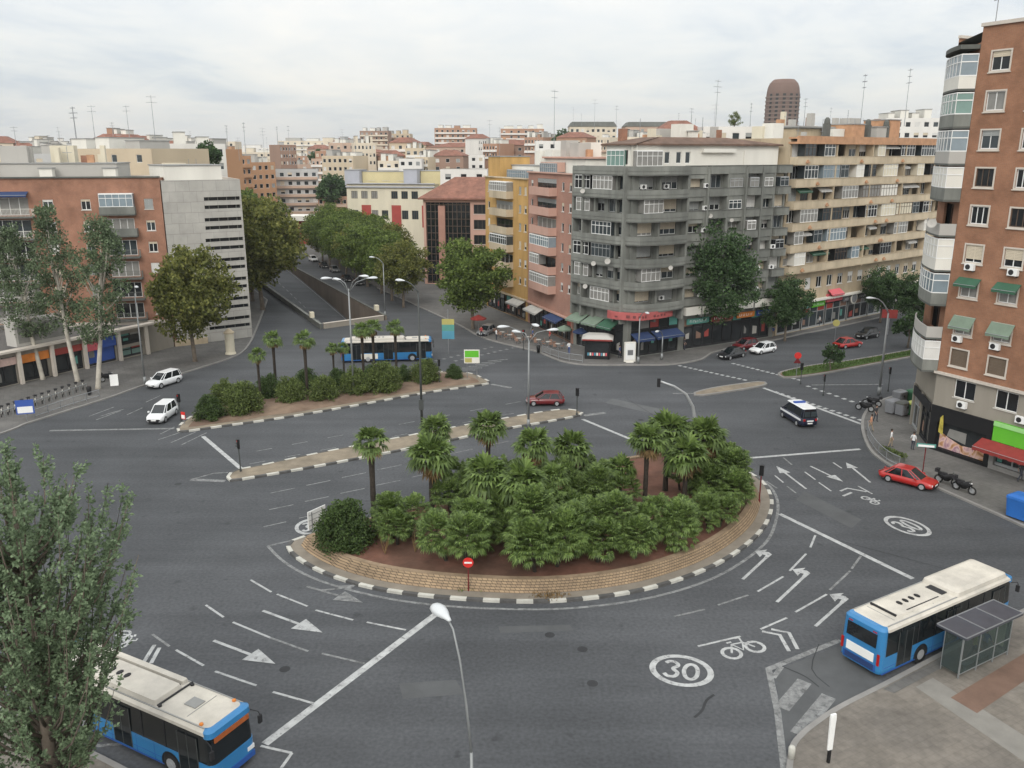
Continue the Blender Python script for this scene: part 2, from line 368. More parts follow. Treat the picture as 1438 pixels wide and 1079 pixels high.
addm('stone_base', (.27, .245, .205), .85, .12, .5, streak=True)
addm('ledge', (.52, .47, .41), .8, .1, .6)
addm('conc_grey', (.20, .205, .185), .88, .26, .5, streak=True, col2=(.145, .15, .136))
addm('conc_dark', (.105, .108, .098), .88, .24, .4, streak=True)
addm('panel_grey', (.40, .385, .355), .8, .07, .3, streak=True)
M['panel_clad'] = brickmat('panel_clad', (.41, .395, .36), (.375, .36, .33), (.27, .26, .24), 1.0, .14, bw=2.6, rh=1.45, scale=.4)
addm('ochre', (.46, .285, .105), .85, .2, .5, streak=True)
addm('ochre_dark', (.40, .235, .075), .85, .12, .4)
addm('beige', (.46, .375, .26), .85, .2, .5, streak=True, col2=(.37, .305, .215))
addm('beige_band', (.48, .40, .285), .85, .22, .4, streak=True)
addm('cream', (.60, .55, .43), .85, .1, .3, streak=True)
addm('offwhite', (.66, .64, .58), .8, .08, .3, streak=True)
addm('white', (.74, .74, .72), .55, .05, .8)
addm('roofgrey', (.27, .27, .26), .9, .15, .25)
addm('rooftile', (.225, .108, .078), .9, .25, 1.2, col2=(.18, .09, .066))
addm('rooftile_brown', (.15, .095, .07), .9, .25, 1.0, col2=(.12, .08, .06))
addm('terracotta', (.44, .25, .145), .9, .2, .9)
addm('pinkwall', (.48, .30, .24), .85, .1, .3, streak=True)
addm('yellowwall', (.55, .48, .28), .85, .08, .3)
addm('redpanel', (.33, .06, .05), .7, .12, .5)
addm('lilac', (.38, .39, .43), .8, .08, .4)
addm('sill', (.50, .475, .43), .75, .08, 1.0)
addm('alu', (.42, .43, .43), .45, .05, 1, metal=.4)
addm('brownframe', (.10, .07, .05), .6, .1, 1)
addm('dark', (.022, .022, .024), .6, .1, 1)
addm('black', (.012, .012, .013), .5, 0)
addm('metal', (.30, .31, .32), .45, .08, 1, metal=.6)
addm('polepaint', (.24, .25, .25), .5, .08, .8, metal=.3)
addm('poledark', (.055, .06, .058), .55, .1, .8)
addm('glass', (.035, .045, .05), .08, .25, .7, spec=.6)
addm('glass_dark', (.014, .016, .018), .1, .2, .7, spec=.45)
addm('glass_curtain', (.22, .215, .20), .3, .15, 1.5, spec=.5)
addm('glass_blue', (.20, .25, .28), .18, .15, .6, spec=.6)
addm('glass_green', (.16, .26, .23), .2, .12, .6, spec=.6)
addm('busglass', (.010, .013, .015), .06, .2, .5, spec=.6)
addm('shopglass', (.025, .028, .03), .12, .3, .5, spec=.5)
addm('shut_white', (.62, .61, .58), .7, .06, 1)
addm('shut_cream', (.55, .48, .37), .7, .06, 1)
addm('shut_grey', (.30, .31, .30), .7, .06, 1)
addm('shut_brown', (.14, .105, .075), .7, .1, 1)
addm('awning_green', (.04, .105, .065), .85, .12, 1.5)
addm('awning_greygreen', (.16, .21, .16), .85, .12, 1.5)
addm('awning_blue', (.03, .05, .12), .85, .12, 1.5)
addm('awning_red', (.23, .035, .03), .85, .15, 1.5)
addm('awning_white', (.46, .45, .42), .85, .1, 1.5)
addm('sign_red', (.38, .10, .095), .6, .15, .9)
addm('sign_green', (.11, .42, .03), .6, .1, .6)
addm('sign_blue', (.04, .09, .33), .6, .1, .6)
addm('sign_pink', (.62, .13, .15), .6, .1, .6)
addm('sign_yellow', (.40, .36, .12), .6, .1, .6)
addm('sign_cyan', (.08, .26, .36), .6, .1, .6)
addm('sign_teal', (.09, .27, .23), .6, .1, .6)
addm('orange', (.60, .20, .04), .6, .15, 1)
addm('bin_blue', (.025, .13, .42), .45, .1, 1)
addm('bin_grey', (.20, .205, .215), .6, .1, 1)
addm('bin_green', (.03, .11, .05), .6, .1, 1)
addm('bin_yellow', (.42, .46, .12), .6, .1, 1)
addm('busblue', (.030, .17, .37), .35, .06, .8, coat=.4)
addm('busblue_dark', (.025, .085, .30), .4, .1, .8, coat=.3)
addm('busroof', (.52, .485, .42), .6, .16, .9, col2=(.45, .42, .37))
addm('carred', (.36, .018, .015), .3, .06, 1, coat=.6)
addm('carmaroon', (.13, .012, .015), .3, .06, 1, coat=.6)
addm('carwhite', (.72, .73, .73), .35, .04, 1, coat=.5)
addm('carblack', (.015, .016, .018), .3, .05, 1, coat=.5)
addm('cardark', (.012, .016, .035), .3, .05, 1, coat=.5)
addm('cargrey', (.16, .165, .17), .35, .05, 1, coat=.4)
addm('tyre', (.018, .018, .018), .9, .1, 1)
addm('rim', (.45, .46, .47), .4, .05, 1, metal=.5)
addm('taillight', (.35, .012, .01), .3, .05, 1)
addm('headlight', (.65, .66, .66), .15, .05, 1)
addm('lamplens', (.52, .54, .55), .3, .04, 1)
addm('noentry', (.55, .03, .025), .5, .05, 1)
addm('bark', (.14, .115, .09), .95, .3, 2.5, bump=.5)
addm('bark_white', (.44, .41, .35), .9, .25, 1.2, col2=(.34, .31, .26))
addm('bark_palm', (.042, .034, .027), 1.0, .35, 4, bump=.7)
def leaf(k, c1, c2, rough=.65, spec=.25, isl=.35):
    addm(k, c1, rough, .18, .35, spec, island=isl, objrand=.08, col2=c2)
    n = M[k].node_tree.nodes; l = M[k].node_tree.links; b = n['Principled BSDF']; tr = n.new('ShaderNodeBsdfTranslucent'); mx_ = n.new('ShaderNodeMixShader'); mx_.inputs[0].default_value = .32
    l.new(b.inputs['Base Color'].links[0].from_socket, tr.inputs[0]); l.new(b.outputs[0], mx_.inputs[1]); l.new(tr.outputs[0], mx_.inputs[2]); l.new(mx_.outputs[0], n['Material Output'].inputs[0])
leaf('leaf_poplar', (.082, .118, .060), (.130, .172, .095))
leaf('leaf_fore', (.125, .178, .10), (.185, .245, .142), isl=.2)
leaf('leaf_plane', (.075, .118, .028), (.140, .185, .045))
leaf('leaf_autumn', (.11, .135, .034), (.18, .18, .05))
leaf('leaf_dark', (.042, .082, .034), (.080, .132, .052))
leaf('leaf_bush', (.040, .072, .022), (.085, .128, .040))
leaf('leaf_olive', (.085, .118, .034), (.130, .168, .05))
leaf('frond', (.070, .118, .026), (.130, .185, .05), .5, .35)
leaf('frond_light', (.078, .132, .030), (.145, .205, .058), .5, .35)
leaf('frond_dead', (.20, .135, .065), (.28, .19, .095), .85, .1)
leaf('weeds', (.09, .13, .03), (.15, .17, .06))
addm('shirt_white', (.62, .62, .62), .8, .05, 2); addm('shirt_red', (.35, .05, .05), .8, .05, 2); addm('shirt_blue', (.06, .10, .25), .8, .05, 2)
addm('trouser', (.04, .045, .06), .85, .1, 2); addm('trouser_tan', (.28, .22, .15), .85, .1, 2); addm('skin', (.42, .26, .19), .6, .05, 2); addm('hair', (.03, .02, .015), .7, .1, 2)
addm('shirt_orange', (.50, .25, .15), .8, .05, 2); addm('shirt_dark', (.05, .05, .055), .8, .05, 2)
# ================================================================== GROUND, ROADS, ISLANDS
rnd = random.Random(4)
AVE = az(-26)
tNL, tNR = G(453, 462), G(540, 450); tLen = 95.0
tFL, tFR = tNL + AVE * tLen, tNR + AVE * tLen
hole = [tNL, tNR, tFR, tFL]
big = [(-4000, -300), (4000, -300), (4000, 4200), (-4000, 4200)]
struct(filled('ground', [big, hole], -.06, M['ground']))
struct(filled('road', [[(-330, 8), (330, 8), (330, 430), (-330, 430)], hole], 0, M['asphalt']))
# hill that carries the far districts
def hill_z(x, y):
    t = min(1, max(0, (y - 300) / 620)); t = t * t * (3 - 2 * t)
    return 30 * t * (0.75 + .25 * math.sin(x * .006 + 1.3)) + 3.2 * math.sin(x * .013) * t
b = MB(); nx, ny = 60, 44; xs = [-1500 + 3000 * i / nx for i in range(nx + 1)]; ys = [300 + 2600 * (j / ny) ** 1.6 for j in range(ny + 1)]
for y in ys:
    for x in xs: b.v.append((x, y, -.4 + hill_z(x, y)))
for j in range(ny):
    for i in range(nx): k = j * (nx + 1) + i; b.f.append((k, k + 1, k + nx + 2, k + nx + 1)); b.m.append(0)
struct(b.build('hill', M['ground'], smooth=True))
# underpass ramp
D0 = -5.6
M['rampwall'] = mat('rampwall', (.15, .122, .098), .9, .2, .3, streak=True)
b = MB()
n = 24
for i in range(n):
    s0, s1 = i / n, (i + 1) / n
    zf = lambda s: D0 * (1 - s) ** 1.35
    a0, a1, c0, c1 = tNL.lerp(tFL, s0), tNL.lerp(tFL, s1), tNR.lerp(tFR, s0), tNR.lerp(tFR, s1)
    za, zb = zf(s0), zf(s1)
    b.poly([(a0.x, a0.y, za), (c0.x, c0.y, za), (c1.x, c1.y, zb), (a1.x, a1.y, zb)], 0)
    b.poly([(a0.x, a0.y, za), (a1.x, a1.y, zb), (a1.x, a1.y, .3), (a0.x, a0.y, .3)], 1)
    b.poly([(c0.x, c0.y, za), (c0.x, c0.y, .3), (c1.x, c1.y, .3), (c1.x, c1.y, zb)], 1)
b.poly([(tNL.x, tNL.y, D0), (tNL.x, tNL.y, 0), (tNR.x, tNR.y, 0), (tNR.x, tNR.y, D0)], 1)
struct(b.build('underpass_ramp', [M['asphalt'], M['rampwall']]))
b = MB(); wv = (tNR - tNL).normalized()
for f in (.04, .5, .96):
    for i in range(n * 2):
        if f == .5 and i % 2: continue
        s0, s1 = i / (2 * n), (i + 1) / (2 * n); p, q = tNL.lerp(tNR, f) + AVE * tLen * s0, tNL.lerp(tNR, f) + AVE * tLen * s1
        za, zb = zf(s0) + .035, zf(s1) + .035
        b.poly([(p.x - wv.x * .09, p.y - wv.y * .09, za), (p.x + wv.x * .09, p.y + wv.y * .09, za), (q.x + wv.x * .09, q.y + wv.y * .09, zb), (q.x - wv.x * .09, q.y - wv.y * .09, zb)])
struct(b.build('lane_marking', M['paint_worn']))
def parapet(label, p, q, h, th, m, cap=None, blocks=()):
    root = thing('parapet_wall', label, 'wall', ((p + q) / 2)); fr = Fr(p, q); mb = MB(); fr.box(mb, 0, fr.L, -th / 2, th / 2, -.05, h)
    part(root, 'wall', mb, m)
    mb = MB(); fr.box(mb, -.05, fr.L + .05, -th / 2 - .05, th / 2 + .05, h + .002, h + .1); part(root, 'coping', mb, cap or M['ledge'])
    for a in blocks:
        mb = MB(); fr.box(mb, a - .45, a + .45, -th / 2 - .15, th / 2 + .15, h + .1, h + 1.0); part(root, 'end_block', mb, M['cream'])
    return root
parapet('low cream wall across the mouth of the underpass ramp', tNL + wv * .2, tNR - wv * .2, .8, .35, M['stone_base'], M['ledge'])
parapet('left parapet wall along the underpass ramp, beside the striped grey block', tFL - wv * .25, tNL - wv * .25, .75, .35, M['conc_dark'], M['conc_grey'], (tLen - 6,))
parapet('right parapet wall along the underpass ramp, on the side of the parked cars', tFR + wv * .25, tNR + wv * .25, .75, .35, M['rampwall'], M['conc_dark'], (tLen - 5,))

def GP(pts, z=0): return [G(x, y, z) for x, y in pts]
def pavement(name, kerbpx, rest, m, z=.14, kerbm='kerb', smooth=5, extra=()):
    k = [Vector((p.x, p.y, 0)) for p in catmull(GP(kerbpx), smooth)] + [Vector((p[0], p[1], 0)) for p in extra]
    pl = k + [Vector((p[0], p[1], 0)) for p in rest]
    a = sum(p.x * q.y - q.x * p.y for p, q in zip(pl, pl[1:] + pl[:1])); sgn = 1 if a > 0 else -1
    inner = offset(k, .28 * sgn, False)
    o = filled(name, [inner + pl[len(k):]], z, m); struct(o)
    mb = MB(); strip(mb, k, inner, z + .012, z + .012); strip(mb, k, k, -.02, z + .012); strip(mb, inner, inner, z + .012, z - .02)
    kb = mb.build('kerb', M[kerbm]); struct(kb); return k
lk = pavement('pavement', [(-260, 700), (-60, 632), (20, 604), (45, 594), (147, 562), (207, 541), (275, 520), (332, 501), (350, 486), (360, 466), (370, 440), (376, 422)],
              [(-160, 300), (-190, 60)], M['pavement'], extra=[G(376, 422) + AVE * 60, G(376, 422) + AVE * 120])
ck = pavement('pavement', [(529, 405), (600, 437), (645, 458), (668, 471), (692, 480), (733, 490), (754, 495), (773, 503), (794, 510), (829, 514), (900, 514), (945, 513), (985, 506), (1003, 496), (1040, 487), (1086, 479), (1131, 469), (1168, 462), (1300, 432)],
              [(240, 260), (240, 330), (-60, 330)] + [G(529, 405) + AVE * 130, G(529, 405) + AVE * 60], M['pavement'])
rk = pavement('pavement', [(1560, 802), (1438, 742), (1363, 708), (1311, 685), (1262, 662), (1239, 649), (1222, 635), (1213, 618), (1209, 600), (1212, 583), (1226, 568), (1255, 557), (1310, 545)],
              [(180, 160), (180, 30)], M['pavement'], extra=[G(1310, 545) + EA * 60])
sk = pavement('pavement', [(1098, 1130), (1104, 1079), (1109, 1050), (1122, 1033), (1140, 1018), (1176, 994), (1239, 962), (1321, 919), (1438, 857), (1640, 757)],
              [(80, 40), (60, 5), (6, 5)], M['pavement_warm'], .15)
def isle(outline, topm, kerbh=.17, step=1.05, bw=True, z=None):
    k = resample(catmull(ccw(GP(outline)), 8, True), step, True)
    if len(k) % 2: k = resample(catmull(ccw(GP(outline)), 8, True), step * len(k) / (len(k) + 1), True)
    inn = offset(k, .28)
    o = filled('traffic_island', [inn], z or kerbh - .02, topm); struct(o)
    mb = MB(); nn = len(k)
    for i in range(nn):
        j = (i + 1) % nn; q = i % 2 if bw else 0
        A, B, C, D = k[i], k[j], inn[j], inn[i]
        mb.poly([(A.x, A.y, 0), (B.x, B.y, 0), (B.x, B.y, kerbh), (A.x, A.y, kerbh)], q)
        mb.poly([(A.x, A.y, kerbh), (B.x, B.y, kerbh), (C.x, C.y, kerbh), (D.x, D.y, kerbh)], q)
        mb.poly([(D.x, D.y, kerbh), (C.x, C.y, kerbh), (C.x, C.y, 0), (D.x, D.y, 0)], q)
    kb = mb.build('kerb', [M['kerb_white'] if bw else M['kerb'], M['kerb_dark']], None); struct(kb)
    return k
MAIN = [(402, 770), (413, 784), (440, 801), (480, 817), (530, 830), (600, 840), (680, 846), (755, 848), (830, 843), (900, 832), (960, 815), (1010, 794), (1050, 768), (1076, 741), (1086, 715), (1083, 694), (1070, 676), (1046, 662), (1000, 646), (950, 640), (863, 648), (700, 684), (550, 722), (455, 747), (412, 760)]
mk = isle(MAIN, M['pave_island'])
# brick wall holding the planted bed
wb = resample(offset(mk, 1.0), .8, True); wo = offset(wb, .5); wi = offset(wo, .38)
WH = .88
b = MB()
cl = lambda p: p + [p[0]]
strip(b, cl(wb), cl(wo), .12, WH); strip(b, cl(wo), cl(wi), WH, WH, 1); strip(b, cl(wi), cl(wi), WH, .12)
o = b.build('brick_planter_wall', [M['islandbrick'], mat('wall_top', (.26, .19, .125), .9, .25, 1.5)])
tag(o, 'low tan brick wall ringing the planted bed of the large traffic island', 'wall')
def soil_bed(loop, z, m, amp=.12, step=.9):
    """gently mounded earth: a fan of rings shrinking to the middle"""
    cx = sum(p.x for p in loop) / len(loop); cy = sum(p.y for p in loop) / len(loop); b = MB(); r_ = random.Random(3)
    rings = []
    for t in (1, .93, .82, .66, .48, .3, .12):
        rings.append([(cx + (p.x - cx) * t, cy + (p.y - cy) * t, z + (0 if t == 1 else amp * (1 - t) * 3 + r_.uniform(-.07, .07))) for p in loop])
    b.loft(rings, 0, False, True); return b.build('soil', m, smooth=True)
struct(soil_bed(offset(wo, .36), WH - .14, M['soil']))
MED2 = [(318, 672), (326, 677), (370, 670), (450, 656), (600, 627), (700, 606), (780, 592), (817, 584), (812, 578), (780, 577), (700, 590), (600, 608), (450, 637), (370, 654), (330, 662)]
m2 = isle(MED2, M['pave_tan'])
MED3 = [(248, 604), (256, 608), (300, 602), (400, 588), (500, 571), (600, 553), (670, 543), (688, 539), (680, 533), (650, 524), (560, 525), (470, 540), (400, 549), (300, 570), (262, 590)]
m3 = isle(MED3, M['pave_tan'])
struct(soil_bed(resample(offset(m3, 1.1), 1.5, True), .17, M['soil_pale'], .08))
MED4 = [(974, 553), (984, 557), (1040, 549), (1076, 542), (1070, 537), (1040, 540), (1000, 546)]
isle(MED4, M['pave_tan'], bw=False)
MED5 = [(1092, 526), (1104, 532), (1150, 527), (1200, 518), (1300, 499), (1420, 477), (1410, 468), (1290, 490), (1200, 506), (1140, 514), (1105, 521)]
m5 = isle(MED5, M['soil_pale'], bw=False)
o = filled('grass_bed', [offset(m5, .5)], .19, mat('turf', (.06, .095, .025), .95, .3, 1.2)); struct(o)
b = MB(); g5 = [p for p in offset(m5, .6)]; r_ = random.Random(9)
c5 = sum(g5, Vector()) / len(g5)
for i in range(5200):
    k = r_.randrange(len(g5)); p = g5[k].lerp(g5[(k + 1) % len(g5)], r_.random()); q = g5[(len(g5) - k) % len(g5)]; p = p.lerp(q, r_.random() * .9)
    a = r_.uniform(0, 6.28); d = Vector((math.cos(a), math.sin(a), 0)) * .05; t = Vector((r_.uniform(-.1, .1), r_.uniform(-.1, .1), r_.uniform(.12, .3)))
    z = Vector((p.x, p.y, .18)); b.poly([z - d, z + d, z + t])
tag(b.build('grass', M['grass']), kind='stuff')

# ------------------------------------------------------------------ painted markings
mk_b = MB()
MZ = [0]
def ribbon(pts, w_, m=0, z=.006):
    MZ[0] = (MZ[0] + 1) % 48; z += MZ[0] * .00035
    pts = [Vector((p[0], p[1], 0)) for p in pts]; a, c = offset(pts, w_ / 2, False), offset(pts, -w_ / 2, False); strip(mk_b, c, a, z, z, m)
def LN(px, w_=.13, m=0, smooth=0, z=.006):
    p = GP(px); ribbon(catmull(p, smooth) if smooth else p, w_, m, z)
LN([(376, 767), (400, 790), (440, 812), (500, 831), (570, 845), (650, 853), (755, 856), (840, 851), (920, 838), (990, 817), (1040, 791), (1077, 760), (1090, 730), (1092, 705), (1082, 684), (1060, 667)], .22, 1, 6)
LN([(376, 767), (432, 754)], .2, 1)
LN([(613, 862), (372, 1045)], .44); LN([(1095, 722), (1282, 813)], .38); LN([(1033, 645), (1208, 631)], .38)
LN([(818, 589), (888, 618)], .38); LN([(285, 613), (338, 658)], .4); LN([(70, 605), (245, 602)], .4, 1)
LN([(1180, 899), (1079, 940)], .34, 1); LN([(1079, 938), (1092, 1000), (1102, 1085)], .34, 1)
LN([(1098, 936), (1086, 952)], .28, 1)
for q in ([(1098, 995), (1130, 957)], [(1120, 1032), (1164, 978)]): LN(q, .75, 1)
LN([(1072, 545), (1210, 596)], .42); LN([(1140, 541), (1240, 540)], .3, 1)
def dots(p, q, n, l=.5, w_=.5, m=0):
    a, c = G(*p), G(*q)
    for i in range(n):
        s = a.lerp(c, i / (n - 1)); d = (c - a).normalized() * l / 2; ribbon([s - d, s + d], w_, m)
dots((955, 514), (1046, 534), 13); dots((1030, 511), (1122, 534), 14); dots((1135, 543), (1196, 564), 7); dots((1090, 551), (1208, 590), 14)
dots((640, 507), (720, 489), 10, m=1); dots((560, 520), (690, 488), 14, m=1)
for i in range(6): LN([(640 + i * 9, 520 - i * 2.5), (668 + i * 9, 520 - i * 3)], .3, 1)
for q in ([(352, 815), (381, 832)], [(389, 835), (432, 852)], [(443, 857), (496, 871)], [(515, 874), (570, 885)], [(289, 850), (314, 867)], [(327, 874), (380, 896)], [(380, 896), (433, 915)], [(452, 918), (512, 932)],
          [(214, 891), (238, 908)], [(247, 913), (286, 935)], [(302, 943), (360, 963)], [(383, 972), (440, 988)],
          [(1145, 752), (1138, 769)], [(1132, 778), (1109, 802)], [(1100, 810), (1064, 831)], [(1051, 836), (1008, 850)], [(990, 856), (947, 866)],
          [(1209, 781), (1196, 799)], [(1194, 802), (1165, 829)], [(1161, 835), (1117, 860)], [(1105, 868), (1068, 884)], [(1040, 894), (980, 908)],
          [(1100, 643), (1112, 653)], [(1076, 676), (1091, 686)], [(1105, 683), (1118, 693)], [(1088, 668), (1100, 678)], [(1130, 663), (1145, 674)], [(1150, 678), (1167, 690)], [(1205, 683), (1225, 694)], [(1170, 650), (1182, 658)],
          [(366, 1048), (410, 1058)], [(410, 1058), (395, 1079)]): LN(q, .15, 0 if rnd.random() < .7 else 1)
for i in range(9):
    x = 360 + i * 50; LN([(x, 634 - i * 9.4), (x + 22, 630 - i * 9.4)], .13, 1)
    if i < 8: LN([(x - 10, 652 - i * 9.6), (x + 12, 648 - i * 9.6)], .13, 1)
for i in range(8):
    x = 380 + i * 50; LN([(x, 693 - i * 11), (x + 34, 686 - i * 11)], .13, 1); LN([(x - 2, 716 - i * 11.4), (x + 32, 709 - i * 11.4)], .13, 1)
    LN([(x - 10, 740 - i * 12), (x + 22, 733 - i * 12)], .13, 1) if i < 2 else None
for i in range(5):
    LN([(140 + i * 3, 585 - i * 1), (165 + i * 3, 578 - i)], .14, 1) if i in (0, 3) else None
for q in ([(125, 585), (160, 572)], [(135, 590), (170, 577)], [(178, 583), (200, 573)], [(205, 565), (225, 556)], [(225, 610), (245, 600)], [(222, 618), (258, 606)], [(240, 622), (275, 607)], [(255, 625), (290, 608)]): LN(q, .16, 1)
LN([(268, 674), (316, 676)], .5, 1); LN([(268, 674), (300, 665), (320, 664)], .18, 1); LN([(690, 540), (718, 545)], .5, 1); LN([(820, 584), (850, 580)], .6, 1); LN([(945, 553), (975, 553)], .35, 1)
LN([(100, 1040), (140, 1048), (200, 1042)], .2, 1)
def tri(a, b_, c, m=0): mk_b.poly([(p.x, p.y, .024) for p in ccw([a, b_, c])], m)
def arrow(p, q, hw=.62, hl=1.9, turn=0, side=0, m=0, sw=.2):
    a, t = G(*p), G(*q); d = (t - a).normalized(); nrm = Vector((-d.y, d.x, 0))
    if turn:
        ribbon([a, t - d * .9], sw, m); k = t - d * .95; mk_b.poly([(q.x, q.y, .0245) for q in ccw([k - nrm * turn * .12 - d * .2, k - nrm * turn * .14 + d * .6, k + nrm * turn * .16 + d * .8, k + nrm * turn * .42 + d * .72, k + nrm * turn * .4 + d * 1.15, k + nrm * turn * 1.0 + d * .35, k + nrm * turn * .36 - d * .3, k + nrm * turn * .38 + d * .2, k + nrm * turn * .16 + d * .24, k + nrm * turn * .12 - d * .2])], m); return
    ribbon([a, t - d * hl], sw, m); k = t - d * hl; tri(k + nrm * hw, k - nrm * hw, t, m)
    if side:
        s = a.lerp(t, .25); e_ = s + d * 1.1 + nrm * side * .9; ribbon([s, e_], sw, m); tri(e_ + d * .5 , e_ - d * .6, e_ + nrm * side * .8 + d * .5, m)
arrow((300, 900), (387, 933)); arrow((369, 858), (453, 889)); arrow((431, 824), (510, 847), side=1, m=1)
arrow((1043, 814), (1084, 776), turn=1); arrow((1091, 846), (1138, 802), turn=1); arrow((1145, 880), (1192, 838), turn=1)
arrow((1132, 687), (1090, 655), hl=1.7, hw=.5); arrow((1138, 655), (1184, 677), hl=1.5, hw=.5); arrow((1222, 678), (1188, 650), hl=1.4, hw=.5)
def ringmark(c, rx, ry, wd, ax, m=0):
    """ellipse lying on the road: ax = its long direction on the ground"""
    c = G(*c); u = ax.normalized(); v = Vector((-u.y, u.x, 0)); n_ = 36
    o_ = [c + u * rx * math.cos(6.2832 * i / n_) + v * ry * math.sin(6.2832 * i / n_) for i in range(n_ + 1)]
    i_ = [c + (p - c) * (1 - wd / max(rx, ry)) for p in o_]; strip(mk_b, o_, i_, .025, .025, m)
def glyphs(c, s, up, sx, sy, m=0):
    """30 painted on the road with strokes: up = the way the digits' tops point"""
    c = G(*c); up = up.normalized(); rt = Vector((up.y, -up.x, 0))
    three = [(-.38, .36), (-.2, .5), (.15, .48), (.3, .28), (.05, .04), (.32, -.2), (.18, -.46), (-.18, -.5), (-.4, -.34)]
    zero = [(.38 * math.cos(t * .5236), .5 * math.sin(t * .5236)) for t in range(13)]
    for gl, ox in ((three, -.52), (zero, .52)):
        pts = [c + rt * ((x + ox) * sx) + up * (y * sy) for x, y in gl]; ribbon(catmull(pts, 4), s, m)
def thirty(c, R_, up, m=0, st=1.35):
    u = up.normalized(); ringmark(c, R_ * st, R_, .34, u, m); glyphs(c, .23, up, R_ * .56, R_ * st * .95, m)
thirty((957, 942), 1.72, G(957, 915) - G(950, 960), 0, .86)
thirty((1274, 739), 1.3, -(G(1300, 752) - G(1250, 728)), 0, 1.45)
thirty((437, 740), 1.2, G(437, 720) - G(437, 750), 0, 1.2)
def bike(c, sz, along, m=0):
    c = G(*c); u = along.normalized(); v = Vector((-u.y, u.x, 0)); P_ = lambda x, y: c + u * x * sz + v * y * sz
    for cx in (-.62, .62): ribbon([P_(cx + .4 * math.cos(t * .3927), .4 * math.sin(t * .3927)) for t in range(17)], .12 * sz + .05, m)
    ribbon([P_(-.62, 0), P_(-.2, .55), P_(.35, .5), P_(.62, 0)], .13, m); ribbon([P_(-.2, .55), P_(0, 0), P_(.35, .5)], .13, m); ribbon([P_(-.35, .72), P_(-.1, .72)], .13, m); ribbon([P_(.32, .5), P_(.42, .85), P_(.2, .9)], .13, m)
bike((1044, 913), 1.3, G(1070, 900) - G(1015, 915)); bike((1222, 703), .8, G(1245, 714) - G(1198, 690)); bike((172, 898), .9, G(172, 925) - G(180, 890))
for q in ([(1070, 887), (1095, 892), (1108, 915)], [(1083, 884), (1108, 889), (1120, 912)], [(202, 930), (217, 906)], [(212, 932), (224, 910)], [(1180, 690), (1190, 686), (1217, 691)], [(1184, 697), (1196, 692)]): LN(q, .22)
struct(mk_b.build('road_marking', [M['paint'], M['paint_worn']]))
# repairs, joints, cracks and covers in the asphalt
mk_b = MB()
M['tar'] = mat('tar', (.030, .031, .033), .85, .25, .8); M['patch'] = mat('patch', (.080, .083, .085), .95, .15, .5); M['patch_pale'] = mat('patch_pale', (.103, .106, .108), .95, .15, .5)
LN([(1003, 976), (992, 984), (986, 998), (975, 1008)], .14, 0, 3, .004); LN([(1098, 936), (1130, 950), (1150, 965)], .06, 0, 3, .004); LN([(1150, 905), (1140, 940), (1165, 965)], .05, 0, 3, .004)
for q in ([(880, 560), (960, 610)], [(1180, 760), (1330, 800)]): LN(q, .05, 0, 4, .004)
def patch(px, m): mk_b.poly([(p.x, p.y, .003) for p in ccw(GP(px))], m)
patch([(560, 960), (640, 955), (652, 975), (566, 982)], 1); patch([(700, 880), (800, 878), (806, 886), (702, 889)], 1); 
patch([(1130, 690), (1210, 730), (1196, 742), (1118, 702)], 1); patch([(860, 560), (930, 575), (920, 582), (850, 566)], 2); patch([(1088, 942), (1180, 907), (1236, 960), (1122, 1028), (1103, 1045)], 1)
struct(mk_b.build('road_repair', [M['tar'], M['patch'], M['patch_pale']]))
mk_b = MB()
for x, y in ((772, 892), (818, 912), (832, 960), (400, 940), (900, 590), (250, 680)):
    p = G(x, y); mk_b.poly([(p.x + .3 * math.cos(t * .5236), p.y + .3 * math.sin(t * .5236), .005) for t in range(12)])
struct(mk_b.build('manhole_cover', M['tar']))
# paved stripes, kerbside strip and dark slabs on the shelter pavement
mk_b = MB(); zz = .156
def onpave(px, m): mk_b.poly([(p.x, p.y, zz + .004 * m) for p in ccw(GP(px, .15))], m)
onpave([(1286, 965), (1310, 952), (1480, 1060), (1460, 1085)], 0); onpave([(1335, 980), (1438, 918), (1470, 935), (1372, 1002)], 1); onpave([(1240, 968), (1330, 920), (1345, 926), (1256, 974)], 2)
struct(mk_b.build('paving_band', [mat('pave_pale', (.20, .19, .17), .9, .15, .8), mat('pave_red', (.15, .095, .07), .9, .2, .7), M['pavement']]))
# ================================================================== BUILDINGS
def V2(p): return Vector((p[0], p[1], 0))
def shell(root, frs_open, pl, z0, z1, wm, roofm, rev=.22, parapet_h=.5):
    """outer walls (with openings per edge index), flat roof and parapet as parts of one building"""
    pl = [V2(p) for p in pl]; b = MB(); n = len(pl)
    for i in range(n):
        fr = Fr(pl[i], pl[(i + 1) % n]); wall(b, fr, 0, fr.L, z0, z1, frs_open.get(i, ()), rev)
    part(root, 'wall', b, wm)
    b = MB(); polyroof(b, pl, z1 - parapet_h); inn = offset(pl, .25)
    strip(b, pl + [pl[0]], inn + [inn[0]], z1, z1, 1); strip(b, inn + [inn[0]], inn + [inn[0]], z1, z1 - parapet_h, 1)
    part(root, 'roof', b, [roofm, M['ledge']])
def dark_core(b, fr, a0, a1, z0, z1, d=-.9, m=0):
    b.poly([fr.P(a0, d, z0), fr.P(a1, d, z0), fr.P(a1, d, z1), fr.P(a0, d, z1)], m)
SR = random.Random(404)
